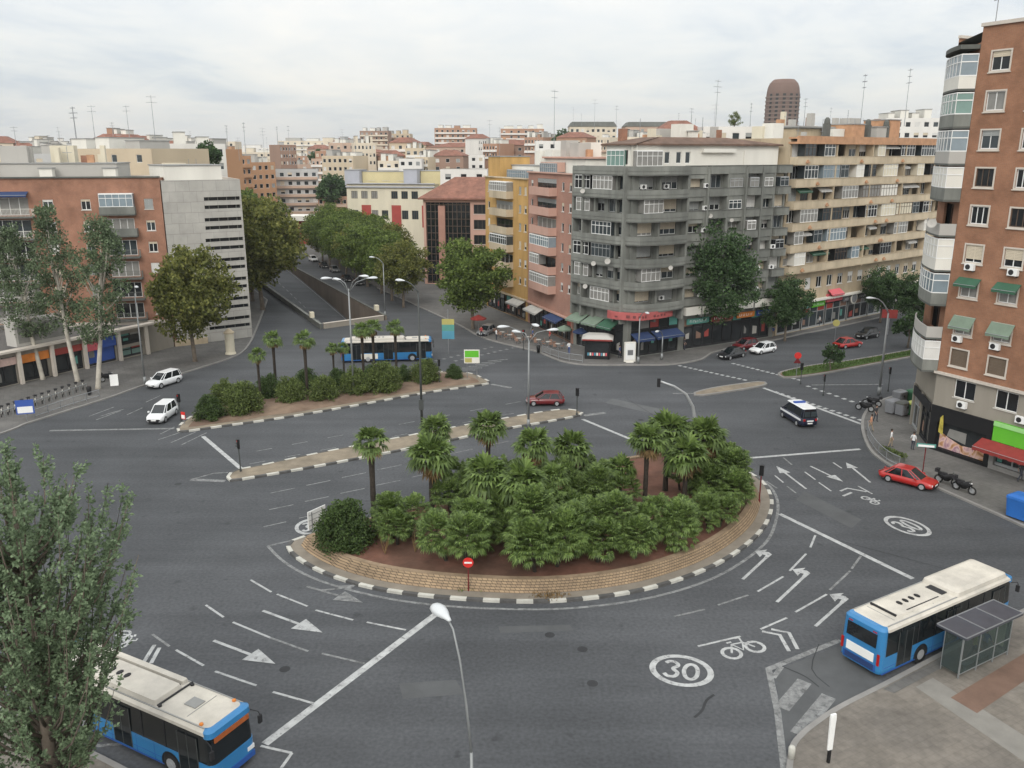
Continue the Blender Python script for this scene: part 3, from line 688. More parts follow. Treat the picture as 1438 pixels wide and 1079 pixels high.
def shopfront(root, fr, a0, a1, z0, z1, glassm='shopglass', framem='dark', d=-.3, n=None, name='shopfront'):
    b = MB(); n = n or max(2, int((a1 - a0) / 1.6)); s_ = (a1 - a0) / n
    for i in range(n):
        if SR.random() < .6:
            x = a0 + s_ * (i + SR.uniform(.1, .4)); w_ = s_ * SR.uniform(.25, .5); zb = z0 + (z1 - z0) * SR.uniform(.12, .35); b.poly([fr.P(x, d + .012, zb), fr.P(x + w_, d + .012, zb), fr.P(x + w_, d + .012, zb + (z1 - z0) * SR.uniform(.15, .35)), fr.P(x, d + .012, zb + (z1 - z0) * SR.uniform(.15, .35))], 2 + SR.randrange(5))
        if SR.random() < .5: x = a0 + s_ * i; b.poly([fr.P(x + .08, d + .013, z0 + (z1 - z0) * .76), fr.P(x + s_ - .08, d + .013, z0 + (z1 - z0) * .76), fr.P(x + s_ - .08, d + .013, z1 - .05), fr.P(x + .08, d + .013, z1 - .05)], 2 + SR.randrange(5))
    b.poly([fr.P(a0, d, z0), fr.P(a1, d, z0), fr.P(a1, d, z1), fr.P(a0, d, z1)], 0)
    for i in range(n + 1):
        a = a0 + (a1 - a0) * i / n; fr.box(b, a - .05, a + .05, d, d + .1, z0, z1, 1)
    fr.box(b, a0, a1, d + .001, d + .12, z0, z0 + .25, 1); fr.box(b, a0, a1, d + .002, d + .1, z0 + (z1 - z0) * .72, z0 + (z1 - z0) * .72 + .1, 1)
    return part(root, name, b, [M[glassm], M[framem], M['brick_brown'], M['glass_curtain'], M['panel_grey'], M['sign_teal'], M['redpanel']])
def awning(root, fr, a0, a1, z, out_, drop, m, d=0.0, val=.25, name='awning'):
    b = MB(); p = [fr.P(a0, d + .02, z), fr.P(a1, d + .02, z), fr.P(a1, d + out_, z - drop), fr.P(a0, d + out_, z - drop)]; dn = Vector((0, 0, .04))
    b.poly(p); b.poly([q - dn for q in p][::-1]); v = Vector((0, 0, val))
    n = max(3, int((a1 - a0) / .4))
    for i in range(n):
        q, r = p[3].lerp(p[2], i / n), p[3].lerp(p[2], (i + 1) / n); k = .85 if i % 2 else 1; b.poly([q, r, r - v * k, q - v * k])
    b.poly([p[0], p[3], p[3] - v]); b.poly([p[1], p[2] - v, p[2]])
    b.tube([p[3], p[2]], .025, 5, 1)
    return part(root, name, b, [M[m], M['metal']])
def signboard(root, fr, a0, a1, z0, z1, m, d=.12, marks=None, name='sign', seed=0):
    b = MB(); fr.box(b, a0, a1, .0, d, z0, z1, 0)
    if marks:
        r_ = random.Random(seed); a = a0 + (a1 - a0) * .12; hh = (z1 - z0)
        while a < a1 - (a1 - a0) * .12:
            w_ = hh * r_.uniform(.18, .34); z_ = z0 + hh * .3; k = r_.randrange(3)
            fr.box(b, a, a + w_ * .3, d + .003, d + .02, z_, z0 + hh * .72, 1)
            if k: fr.box(b, a + w_ * .3, a + w_, d + .003, d + .02, z0 + hh * (.62 if k == 1 else .3), z0 + hh * (.72 if k == 1 else .4), 1)
            a += w_ + hh * .14
    return part(root, name, b, [M[m], M[marks or m]])
def balcony(root, fr, a0, a1, zs, out_=1.2, ph=1.05, m='conc_grey', rail=False, slabm=None, d=0.0):
    """slab at height zs with a solid or railed parapet"""
    b = MB(); fr.box(b, a0, a1, d, d + out_, zs - .2, zs, 1)
    if rail:
        for i in range(int((a1 - a0) / .16) + 1):
            a = a0 + .02 + (a1 - a0 - .04) * i / int((a1 - a0) / .16); fr.box(b, a - .012, a + .012, d + out_ - .06, d + out_ - .03, zs, zs + ph)
        for a in (a0 + .02, a1 - .05): fr.box(b, a, a + .03, d, d + out_ - .03, zs + ph - .05, zs + ph)
        for a in (a0 + .02, a1 - .05):
            for i in range(5): fr.box(b, a, a + .03, d + out_ * i / 5, d + out_ * i / 5 + .025, zs, zs + ph - .05)
        fr.box(b, a0, a1, d + out_ - .07, d + out_ - .02, zs + ph, zs + ph + .05)
    else:
        fr.box(b, a0, a1, d + out_ - .12, d + out_, zs + .002, zs + ph); fr.box(b, a0, a0 + .12, d, d + out_ - .122, zs + .002, zs + ph); fr.box(b, a1 - .12, a1, d, d + out_ - .122, zs + .002, zs + ph)
    return part(root, 'balcony', b, [M[m], M[slabm or m]])
def glazing(root, fr, a0, a1, z0, z1, d0, d1, glass='glass_blue', frame='white', n=None, solid=.0):
    """glazed-in balcony: frame grid round glass panes, front and both ends"""
    b = MB(); n = n or max(2, int((a1 - a0) / .75)); t = .05
    zg = z0 + (z1 - z0) * solid
    for pp in ([(a0, d1), (a1, d1)], [(a0, d0), (a0, d1)], [(a1, d1), (a1, d0)]):
        (x0, y0), (x1, y1) = pp; b.poly([fr.P(x0, y0, zg), fr.P(x1, y1, zg), fr.P(x1, y1, z1), fr.P(x0, y0, z1)], 1)
        if solid: b.poly([fr.P(x0, y0, z0), fr.P(x1, y1, z0), fr.P(x1, y1, zg), fr.P(x0, y0, zg)], 0)
    for i in range(n + 1):
        a = a0 + (a1 - a0) * i / n; fr.box(b, a - t / 2 + (t / 2 if i == 0 else -t / 2 if i == n else 0), a + t / 2 + (t / 2 if i == 0 else -t / 2 if i == n else 0), d1 + .002, d1 + .04, z0, z1)
    for z_ in (z0, (z0 * .35 + z1 * .65), z1 - .07): fr.box(b, a0, a1, d1 + .003, d1 + .045, z_, z_ + .07)
    fr.box(b, a0, a1, d0, d1, z1 + .001, z1 + .08)
    return part(root, 'glazed_enclosure', b, [M[frame], M[glass]])
def roofbox(root, fr, a0, a1, d0, d1, z0, z1, m, name='roof_room', cap=True):
    b = MB(); fr.box(b, a0, a1, d0, d1, z0, z1)
    if cap: fr.box(b, a0 - .12, a1 + .12, d0 - .12, d1 + .12, z1 + .001, z1 + .15, 1)
    return part(root, name, b, [M[m], M['roofgrey']])
def antenna(label, p, h, seed=0, thick=.05):
    """roof mast with crossed aerial bars"""
    r_ = random.Random(seed); t = thing('roof_antenna', label, 'antenna', p, r_.uniform(0, 3), 'aerials on the roofs')
    b = MB(); b.tube([(0, 0, 0), (0, 0, h)], [thick, thick * .5], 5); b.build('mast', M['metal'], t)
    b = MB()
    for k in range(r_.randint(2, 3)):
        z = h * (.97 - .11 * k); l = h * r_.uniform(.07, .12); b.tube([(-l, 0, z), (l, 0, z)], thick * .45, 4)
        for i in range(5): x = -l + 2 * l * i / 4; b.tube([(x, -l * .35, z), (x, l * .35, z)], thick * .35, 4)
    b.build('aerial', M['metal'], t); return t

# ---------------------------------------------------------------- the brick tower block at the right edge
rnd = random.Random(11)
u152 = az(152); C0 = V2(G(1319, 636)) - u152 * 1.3
p1 = C0 + u152 * 29; p4 = C0 + az(13) * 7.6; p3 = p4 + EA * 13; p2 = p1 + EA * 17
BR = thing('brick_tower_block', 'tall red brick apartment block with a bright green shop at its foot', 'building', C0)
fr = Fr(C0, p1); fc = Fr(p4, C0); TOP = 37.1
cols = [1.95, 5.5, 9.3, 12.9, 16.6, 20.4, 24.2]; rows = [34.3, 31.15, 28.05, 24.95, 21.8, 18.5, 15.45, 12.1, 9.2]
ww, wh = 1.6, 1.5
ops = [(a - ww / 2, z - wh / 2, ww, wh) for a in cols for z in rows if not (z > 30 and a == 5.5 and False)]
b = MB(); wall(b, fr, 0, fr.L, 7.55, TOP, ops, .25)
f2, f3, f4 = Fr(p1, p2), Fr(p2, p3), Fr(p3, p4)
for q in (f2, f3, f4): wall(b, q, 0, q.L, 0, TOP)
part(BR, 'wall', b, M['brick_red'])
b = MB(); bops = [(a - 1.0, 5.6, 2.0, 1.65) for a in (2.9, 6.8, 10.8, 14.8, 18.8, 22.8)]
wall(b, fr, 0, fr.L, 4.55, 7.4, bops, .25); wall(b, fc, 0, fc.L, 4.55, 7.4, ()); fr.box(b, -.0, fr.L, -.4, -.001, 4.4, 4.548)
part(BR, 'stone_storey', b, M['stone_base'])
b = MB(); fr.box(b, -.1, fr.L, -.1, .3, 7.4, 7.62); fc.box(b, 0, fc.L + .15, -.1, .3, 7.4, 7.62); part(BR, 'ledge', b, M['ledge'])
b = MB(); pl = [C0, p1, p2, p3, p4]; polyroof(b, pl, TOP - .4); fr.box(b, -.1, fr.L, -.2, .18, TOP + .001, TOP + .28, 1); f4.box(b, 0, f4.L, -.2, .1, TOP + .001, TOP + .25, 1); part(BR, 'roof', b, [M['roofgrey'], M['ledge']])
def surround(root, fr, a, z, w_, h, t=.13):
    k = ('sr', round(w_, 2), round(h, 2))
    if k not in WC:
        b = MB(); b.box(-t, 0, -.05, .03, -t, h + t); b.box(w_, w_ + t, -.05, .03, -t, h + t); b.box(.001, w_ - .001, -.05, .03, h, h + t); b.box(-t - .06, w_ + t + .06, -.12, .02, -t - .08, -t); b.box(.001, w_ - .001, -.05, .03, -t, 0)
        me = bpy.data.meshes.new('surround'); me.from_pydata(b.v, [], b.f); me.materials.append(M['ledge']); WC[k] = me
    return WC[k]
for i, a in enumerate(cols):
    for j, z in enumerate(rows):
        sty = dict(frame='white', glass=rnd.choice(['glass', 'glass_dark', 'glass_curtain']), panes=2, shut=rnd.choice([0, 0, .2, .3]), sill=False)
        if j == 5: sty.update(shut=rnd.choice([.75, .6]), shutm='shut_cream')
        if j == 8: sty.update(frame='brownframe', shut=1.0, shutm='shut_brown', panes=4)
        if j in (4, 3): sty.update(frame='brownframe' if (i + j) % 2 else 'white', shut=0, glass='glass_dark', panes=3)
        w_ = window(BR, fr, a - ww / 2, z - wh / 2, ww, wh, rnd=rnd, **sty)
        link('surround', surround(BR, fr, a, z, ww, wh), w_)
        if j == 6: awning(BR, fr, a - 1.05, a + 1.05, z + .95, .75, .55, 'awning_green')
        if j == 7: awning(BR, fr, a - 1.05, a + 1.05, z + .9, .7, .95, 'awning_greygreen'); acunit(BR, fr, a - .75, z - 1.45)
        if j == 5: acunit(BR, fr, a - .5 + .35 * (i % 2), z - 1.42)
for k, a in enumerate((2.9, 6.8, 10.8, 14.8, 18.8, 22.8)):
    window(BR, fr, a - 1.0, 5.6, 2.0, 1.65, frame='white', glass='glass_dark', panes=2, shut=0, rnd=rnd)
    acunit(BR, fr, a + (-.35 if k == 0 else 1.15), 4.82 + (.0 if k == 0 else .1))
# shops: black burger front, green shop with red awning
b = MB(); fr.box(b, .0, 6.05, -.5, .14, 3.0, 4.4); fr.box(b, 0, .75, -.5, .13, .0, 3.0); fr.box(b, .75, 6.05, -.5, .12, 0, .45); fr.box(b, 5.6, 6.05, -.5, .13, .45, 3.0); part(BR, 'black_shopfront', b, M['black'])
b = MB(); dark_core(b, fr, .75, 5.6, .45, 3.0, -.2); part(BR, 'shop_window', b, M['shopglass'])
fp = random.Random(5); b = MB()
def blob(b, fr, a, z, ra, rz_, m, d=.05, n=10): b.poly([fr.P(a + ra * math.cos(t * 6.2832 / n), d, z + rz_ * math.sin(t * 6.2832 / n)) for t in range(n)], m)
b.poly([fr.P(1.0, -.15, .5), fr.P(5.55, -.15, .5), fr.P(5.55, -.15, 2.3), fr.P(4.4, -.15, 1.35), fr.P(3.2, -.15, 1.25), fr.P(2.0, -.15, 1.6), fr.P(1.0, -.15, 2.0)], 0)
b.poly([fr.P(1.0, .16, 2.0), fr.P(1.5, .16, 1.8), fr.P(1.4, .16, 3.0), fr.P(1.3, .16, 3.7), fr.P(1.05, .16, 3.4)], 1); b.poly([fr.P(1.7, -.145, 1.75), fr.P(3.6, -.145, 1.45), fr.P(3.6, -.145, 2.5), fr.P(1.9, -.145, 2.5)], 2)
def poster(name, stops, scale):
    m = mat(name, (.5, .3, .25), .5, .12, 2); n = m.node_tree.nodes; l = m.node_tree.links; t_ = n.new('ShaderNodeTexCoord'); z = n.new('ShaderNodeTexNoise'); z.inputs['Scale'].default_value = scale; z.inputs['Detail'].default_value = 2.5; z.inputs['Distortion'].default_value = 1.2
    l.new(t_.outputs['Object'], z.inputs['Vector']); r = n.new('ShaderNodeValToRGB'); l.new(z.outputs[0], r.inputs[0]); e = r.color_ramp.elements; e[0].position = .3; e[0].color = (*stops[0], 1); e[1].position = .72; e[1].color = (*stops[-1], 1)
    for k, c in enumerate(stops[1:-1]): q = e.new(.3 + .42 * (k + 1) / (len(stops) - 1)); q.color = (*c, 1)
    b_ = n['Principled BSDF']; old = b_.inputs['Base Color'].links[0].from_node; l.new(r.outputs[0], old.inputs[0]); return m
addm('poster_pale', (.50, .36, .32), .6, .25, 1.5)
part(BR, 'window_poster', b, [poster('poster_food', [(.12, .05, .04), (.42, .22, .10), (.62, .43, .38), (.30, .16, .22), (.60, .48, .42)], .9), mat('poster_yellow', (.40, .33, .06), .6, .4, 2), M['glass_curtain']])
signboard(BR, fr, 6.15, 17, 2.75, 4.5, 'sign_green', .2)
b = MB(); fr.box(b, 6.15, 17, .201, .26, 4.1, 4.48); part(BR, 'sign_band', b, M['sign_teal'] if False else mat('sign_palegreen', (.30, .60, .22), .6, .1, 1))
awning(BR, fr, 5.3, 15.5, 2.72, 1.3, .55, 'awning_red', .2, .35)
shopfront(BR, fr, 6.2, 17, .55, 2.7, 'shopglass', 'alu', -.3, 6)
b = MB(); fr.box(b, 6.1, 17, -.4, .1, 0, .55); fr.box(b, 6.06, 6.5, -.4, .1, .551, 2.7); fr.box(b, 17, fr.L, -.4, .0, 0, 4.4); part(BR, 'plinth', b, M['kerb'])
shopfront(BR, fc, .4, 3.4, .1, 3.4, 'shopglass', 'alu', -.2); shopfront(BR, fc, 3.7, 7.2, .1, 3.4, 'glass_dark', 'dark', -.2)
b = MB(); fc.box(b, 0, fc.L, -.45, -.25, 0, 4.5); fc.box(b, 0, .38, -.25, .1, 0, 4.5); fc.box(b, 3.42, 3.68, -.25, .1, 0, 4.5); fc.box(b, 7.22, 7.59, -.25, .0, 0, 4.5); part(BR, 'corner_pier', b, M['stone_base'])
signboard(BR, fc, .4, 7.2, 3.45, 4.3, 'dark', .15)
# curved stack of glazed and open balconies on the corner
b = MB(); wall(b, fc, 0, fc.L, 7.55, 35.9, [(2.6, 7.9 + 3.08 * i, 3.2, 2.3) for i in range(9)], .2); part(BR, 'corner_wall', b, M['brick_red'])
b = MB(); dark_core(b, fc, .1, fc.L - .1, 7.6, 35.6, -.4); part(BR, 'balcony_door', b, M['glass_dark'])
def arcpts(fr, a0, a1, d, n=8): return [fr.P(a0 + (a1 - a0) * t / n, d * math.sin(math.pi * (.08 + .62 * t / n)) ** .5, 0) for t in range(n + 1)] + [fr.P(a1, .02, 0)]
for i in range(9):
    z = 7.6 + 3.08 * i; arc = arcpts(fc, .15, 7.58, 1.5); base = [fc.P(.15, .01, 0), fc.P(7.58, .01, 0)]
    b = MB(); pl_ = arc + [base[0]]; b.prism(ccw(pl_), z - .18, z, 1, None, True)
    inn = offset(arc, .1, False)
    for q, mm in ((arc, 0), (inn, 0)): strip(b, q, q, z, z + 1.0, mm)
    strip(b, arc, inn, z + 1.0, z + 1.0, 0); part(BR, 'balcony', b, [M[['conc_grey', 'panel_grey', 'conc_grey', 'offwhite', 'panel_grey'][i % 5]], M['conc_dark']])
    if i in (0, 2, 3, 5, 7, 8, 6):
        b = MB(); ar = arcpts(fc, .2, 7.55, 1.46); strip(b, ar, ar, z + 1.0, z + 2.75, 0)
        for k, p in enumerate(ar):
            nn = fc.n * .05; b.obox(p + Vector((0, 0, z + 1.0)) - fc.u * .04, fc.u * .08, nn, Vector((0, 0, 1.75)), 1)
        oa = offset(ar, -.05, False)
        for z_ in (z + 1.0, z + 2.1, z + 2.7): strip(b, oa, oa, z_, z_ + .09, 1)
        part(BR, 'glazed_enclosure', b, [M[['shut_white', 'glass_blue', 'glass_blue', 'offwhite', 'glass_dark', 'offwhite', 'glass_blue', 'glass_green', 'glass_blue'][i]], M['white']])
b = MB(); b.prism(ccw(arcpts(fc, .1, 7.58, 1.7) + [fc.P(.1, 0, 0)]), 35.4, 35.75, 0, None, True); part(BR, 'balcony_roof', b, M['conc_dark'])
dish(BR, fc.P(7.0, 1.9, 20.9), (-.6, -.7, .3), .42)
b = MB(); b.tube([fr.P(.6, -.6, TOP), fr.P(.6, -.6, TOP + 2.2)], .04, 5); b.tube([fr.P(.2, -.6, TOP + 2), fr.P(1.2, -.6, TOP + 2.15)], .03, 4); part(BR, 'aerial', b, M['metal'])

# ---------------------------------------------------------------- grey concrete corner block (centre right)
rnd = random.Random(21)
Lp, Cc, Re = Vector((8.9, 121.3, 0)), Vector((15.5, 112.4, 0)), Vector((39.6, 126.77, 0))
g, gl = Fr(Cc, Re), Fr(Lp, Cc)
GB = thing('grey_corner_block', 'grey concrete corner apartment block with curved balconies and a white penthouse', 'building', Cc)
bk1, bk0 = Re + EB * 17, Lp + EA * 8 + EB * 8
bands = [24.84 - 2.95 * i for i in range(7)]
pl = [Lp, Cc, Re, bk1, bk0]; opm, opl = [], []
mcols = [(1.0, 2.5), (4.6, 3.0), (9.0, 2.6), (12.7, 2.7), (16.2, 2.7), (19.7, 2.5), (22.8, 2.4), (25.6, 2.1)]
lcols = [(.5, 2.2), (3.4, 2.4), (6.6, 2.6)]
for i in range(6):
    zb = bands[i + 1] + .45
    opm += [(a, zb, w_, 1.75) for a, w_ in mcols]; opl += [(a, zb, w_, 1.75) for a, w_ in lcols]
shell(GB, {0: opl + [(.6, .2, 9.6, 4.6)], 1: opm + [(.6, .2, 8.4, 4.9), (10, .2, 17, 4.2)]}, pl, 0, 25.3, M['conc_grey'], M['roofgrey'], .3)
for i in range(6):
    zb = bands[i + 1] + .45
    for k, (a, w_) in enumerate(mcols):
        s = rnd.choice([1, .8, .6, .5, .9]) if k < 3 else rnd.choice([0, .3, .6, .9, 1])
        window(GB, g, a, zb, w_, 1.75, -.1, frame=rnd.choice(['white', 'alu', 'brownframe']), panes=3, shut=s, shutm=rnd.choice(['shut_cream', 'shut_cream', 'shut_white', 'shut_grey']), sill=False, rnd=rnd)
    for a, w_ in lcols: window(GB, gl, a, zb, w_, 1.75, -.1, frame=rnd.choice(['white', 'alu']), panes=3, shut=rnd.choice([0, .4, .8]), sill=False, rnd=rnd)
def path_band(i, z):
    """curved balcony band that runs along the left side, round the corner and over the first bay"""
    p = [gl.P(a, .95, 0) for a in (0.3, 2.4)] + [gl.P(2.6, 1.25, 0)] + [gl.P(a, 1.25, 0) for a in (5, 8)] + [gl.P(9.6, 1.35, 0)] + [g.P(.4, 1.35, 0)] + [g.P(a, 1.45 + .5 * math.sin(math.pi * min(1, max(0, (a - .8) / 7.6))), 0) for a in (1.2, 2.5, 4, 5.5, 7, 8.3)]
    p = [V2(q) for q in p]; base = [V2(gl.P(.3, .01, 0)), V2(gl.P(gl.L, .01, 0)), V2(g.P(0, .01, 0)), V2(g.P(8.5, .01, 0))]
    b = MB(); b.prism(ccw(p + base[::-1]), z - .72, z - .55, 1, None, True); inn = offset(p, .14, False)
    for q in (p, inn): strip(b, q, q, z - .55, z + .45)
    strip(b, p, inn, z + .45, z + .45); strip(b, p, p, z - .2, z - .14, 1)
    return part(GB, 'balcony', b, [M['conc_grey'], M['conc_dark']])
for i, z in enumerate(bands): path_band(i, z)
for f_, a_, d_ in ((gl, .35, .9), (gl, 2.55, 1.1), (gl, 4.4, .5), (gl, 8.6, .5), (gl, 10.6, 1.15), (g, 3.9, .9), (g, 8.45, 1.2), (g, 12.2, 1.0), (g, 15.8, 1.0), (g, 19.25, 1.0), (g, 22.4, 1.0)): b = MB(); f_.box(b, a_ - .16, a_ + .16, .01, d_, 4.9, 25.1); part(GB, 'pier', b, M['conc_grey'])
for i in range(7):
    z = bands[i]
    for k, a in enumerate((8.7, 12.3, 15.9, 19.35, 22.5, 25.3)):
        a1 = a + (3.4 if k < 3 else 2.7); o_ = .75 if k % 2 == 0 else 1.1
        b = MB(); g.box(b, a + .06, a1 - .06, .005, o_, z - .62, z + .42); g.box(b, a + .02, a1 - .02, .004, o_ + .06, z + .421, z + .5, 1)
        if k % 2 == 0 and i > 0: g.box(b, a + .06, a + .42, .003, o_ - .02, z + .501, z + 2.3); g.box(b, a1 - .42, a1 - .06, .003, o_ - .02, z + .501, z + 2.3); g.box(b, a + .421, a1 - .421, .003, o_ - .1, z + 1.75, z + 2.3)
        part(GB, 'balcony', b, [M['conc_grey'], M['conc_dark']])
        if i > 0 and rnd.random() < .35: glazing(GB, g, a + .5, a1 - .5, z + .52, z + 1.74, .01, o_ - .12, rnd.choice(['glass', 'glass_curtain', 'glass_dark']), rnd.choice(['white', 'alu']))
for i in (1, 2, 4, 5):
    if rnd.random() < .9: glazing(GB, gl, .6 + rnd.random(), 3.8, bands[i] + .45, bands[i] + 2.2, .05, .85, rnd.choice(['glass_dark', 'glass_curtain']), 'white')
for p, r_ in ((gl.P(3.2, 1.6, 22.0), .5), (gl.P(8.6, 1.7, 13.1), .6), (gl.P(5.6, 1.5, 12.5), .5), (g.P(5, 2.3, 12.3), .45), (g.P(12.6, 1.2, 18.7), .45), (g.P(16.4, 1.4, 18.0), .4), (gl.P(4.0, 1.5, 9.2), .5)): dish(GB, p, (-.3, -.9, .35), r_ * .68)
for i in range(1, 7):
    for a in (1.2, 5.0, 11.5, 15.3, 18.8, 22.2, 25.0):
        if rnd.random() < .4: acunit(GB, g, a, bands[i] + .55, .62 if a > 9 else -.05)
    if i in (1, 3, 4, 6): glazing(GB, gl, 4.6, 8.4, bands[i] + .46, bands[i] + 2.2, .05, 1.1, rnd.choice(['glass', 'glass_curtain', 'glass_blue']), rnd.choice(['white', 'alu']))
    if i in (2, 5): glazing(GB, g, 1.0, 4.2, bands[i] + .46, bands[i] + 2.2, .05, 1.2, 'glass_curtain', 'white')
# penthouse
b = MB(); PZ0, PZ1 = 24.9, 27.9
pw = [(5.6, 25.6, .9, 1.5), (7.6, 25.6, .9, 1.5), (9.2, 25.6, .9, 1.5)]
gp = Fr(g.P(.6, -1.3, 0), g.P(27.4, -1.3, 0)); glp = Fr(gl.P(4.5, -1.3, 0), gl.P(gl.L - .6, -1.2, 0))
wall(b, gp, 0, gp.L, PZ0, PZ1, pw, .2); wall(b, glp, 0, glp.L, PZ0, PZ1, [(.6, 25.5, 3.6, 1.8)], .2)
wall(b, Fr(gp.P(gp.L, 0, 0), gp.P(gp.L, -9, 0)), 0, 9, PZ0, PZ1); wall(b, Fr(glp.P(0, -8, 0), glp.P(0, 0, 0)), 0, 8, PZ0, PZ1)
part(GB, 'penthouse', b, M['offwhite'])
for a, z, w_, h in pw: window(GB, gp, a, z, w_, h, frame='white', panes=1, shut=0, glass='glass', sill=False)
glazing(GB, glp, .4, 3.8, 25.3, 27.3, -.1, .25, 'glass_green', 'white'); glazing(GB, gp, .3, 4.6, 25.3, 27.2, .02, .8, 'glass_curtain', 'white'); b = MB(); gp.box(b, 12, 18, .01, .5, 27.0, 27.5); gp.box(b, 20, 26, .01, .12, 25.1, 27.2); part(GB, 'terrace_cover', b, M['offwhite'])
b = MB()
rp = [glp.P(-.6, .5, 0), glp.P(glp.L + .3, .6, 0), gp.P(.5, .5, 0), gp.P(gp.L + .4, .5, 0), gp.P(gp.L + .4, -11, 0), glp.P(-.6, -9, 0)]
rp = [V2(p) for p in rp]; cen = sum(rp, Vector()) / len(rp)
b.loft([[(p.x, p.y, PZ1) for p in rp], [(p.x, p.y, PZ1 + .22) for p in rp], [tuple(cen.lerp(p, .45) + Vector((0, 0, PZ1 + 1.1))) for p in rp]], 0, True, True); part(GB, 'penthouse_roof', b, M['rooftile_brown'])
roofbox(GB, gp, 13, 14, -4, -3, PZ1 + .4, PZ1 + 1.9, 'offwhite', 'chimney')
# street level
cv = [V2(gl.P(8.6, 1.5, 0)), V2(gl.P(10.2, 1.6, 0)), V2(g.P(.3, 1.75, 0)), V2(g.P(2.2, 1.9, 0)), V2(g.P(4.6, 1.8, 0)), V2(g.P(6.6, 1.3, 0))]
cv = catmull(cv, 4); b = MB(); ic = offset(cv, .35, False); strip(b, cv, cv, 5.55, 6.55); strip(b, cv, ic, 6.55, 6.55); strip(b, ic, cv, 5.55, 5.55); strip(b, ic, ic, 5.55, 6.55)
r_ = random.Random(2)
oc = offset(cv, -.02, False)
for i in range(2, len(oc) - 3):
    if r_.random() < .8: d_ = (oc[i + 1] - oc[i]) * .55; q = oc[i]; b.obox((q.x, q.y, 5.85), d_, Vector((-d_.y, d_.x, 0)).normalized() * -.03, (0, 0, r_.uniform(.2, .45)), 1)
part(GB, 'curved_sign', b, [M['sign_red'], mat('sign_dark', (.16, .05, .05), .6, .1, 1)])
shopfront(GB, g, .6, 9.0, .2, 5.1, 'shopglass', 'dark', -.28); shopfront(GB, g, 10, 27, .2, 4.4, 'shopglass', 'dark', -.28, 9); shopfront(GB, gl, .6, 10.2, .2, 4.8, 'shopglass', 'dark', -.28)
awning(GB, g, .4, 3.4, 3.5, 1.6, .6, 'awning_blue', .1, .35); awning(GB, g, 3.9, 8.6, 3.5, 1.6, .6, 'awning_blue', .1, .35)
for a0, a1, mm in ((.3, 3.3, 'awning_greygreen'), (3.7, 6.6, 'awning_greygreen'), (6.9, 9.6, 'awning_green')): awning(GB, gl, a0, a1, 5.0, 1.8, .8, mm, .1, .3)
for a0, a1, mm in ((10.4, 14.5, 'sign_teal'), (15, 19.2, 'awning_red'), (20, 23.5, 'orange'), (24, 26.8, 'sign_blue')): signboard(GB, g, a0, a1, 3.7, 4.5, mm, .15, 'white', seed=int(a0))
b = MB(); g.box(b, 9.3, 27.8, .02, 1.0, 5.2, 6.3); part(GB, 'canopy', b, M['offwhite'])

# ---------------------------------------------------------------- long beige block (right)
rnd = random.Random(31)
t0, t1 = Vector((39.9, 127.1, 0)), Vector((39.9, 127.1, 0)) + az(51.5) * 58
TB = thing('beige_balcony_block', 'long beige apartment block with full-width balcony bands under an orange cornice', 'building', t0)
t = Fr(t0, t1); pl = [t0, t1, t1 + az(-38.5) * 15, t0 + az(-38.5) * 15]
tb = [25.85, 22.7, 19.55, 16.4, 13.25, 10.1]; ops = []
nb = int(t.L / 3.0)
for j in range(6):
    for i in range(nb): ops.append((.5 + 3.0 * i, tb[j] + .55, 2.0, 1.85))
for i in range(nb): ops.append((.8 + 3.0 * i, 6.6, 1.5, 1.7))
shell(TB, {0: ops + [(.4, .2, t.L - .8, 3.7)]}, pl, 0, 29.0, M['beige'], M['roofgrey'], .25)
for j in range(6):
    for i in range(nb):
        if i * 3.0 < 42: window(TB, t, .5 + 3.0 * i, tb[j] + .55, 2.0, 1.85, frame=rnd.choice(['white', 'alu', 'brownframe']), panes=rnd.choice([2, 3]), sill=False, rnd=rnd) if (i + j) % 2 or rnd.random() < .5 else None
for i in range(nb): window(TB, t, .8 + 3.0 * i, 6.6, 1.5, 1.7, rnd=rnd)
for j in range(6):
    b = MB(); z = tb[j]; t.box(b, .1, t.L, .01, 1.35, z - .62, z - .45, 1); t.box(b, .1, t.L, 1.2, 1.351, z - .449, z + .55); t.box(b, .1, .25, .01, 1.199, z - .449, z + .55); t.box(b, .1, t.L, 1.18, 1.4, z + .551, z + .62, 1)
    part(TB, 'balcony', b, [M['beige_band'], M['beige']])
    a = .6 + rnd.random() * 2
    while a < 40:
        w_ = rnd.choice([2.2, 2.8, 3.4, 4.4, 5.2])
        if rnd.random() < .62: glazing(TB, t, a, a + w_, z + .63, z + 2.5, .02, 1.22, rnd.choice(['glass_blue', 'glass', 'glass_dark', 'glass_curtain', 'offwhite', 'cream', 'glass_curtain']), rnd.choice(['white', 'white', 'alu', 'brownframe']), solid=rnd.choice([0, 0, .0]))
        elif rnd.random() < .5: awning(TB, t, a, a + w_, z + 2.45, 1.1, .5, rnd.choice(['awning_white', 'awning_green', 'awning_white']), .05)
        a += w_ + rnd.choice([.3, 1.4, 2.2])
    for a in (2.5 + j * 3 % 7, 17 + j * 2, 29.5 - j):
        b = MB(); b.tube([t.P(a, 1.36, z - .1), t.P(a, 1.5, z - .1)], .25, 8); t.box(b, a - .35, a + .35, 1.36, 1.6, z - .35, z - .12); part(TB, 'planter', b, M['terracotta'])
for k in range(1, 5): b = MB(); t.box(b, 10.2 * k - .12, 10.2 * k + .12, .01, 1.3, 9.3, 28.2); part(TB, 'party_fin', b, M['beige'])
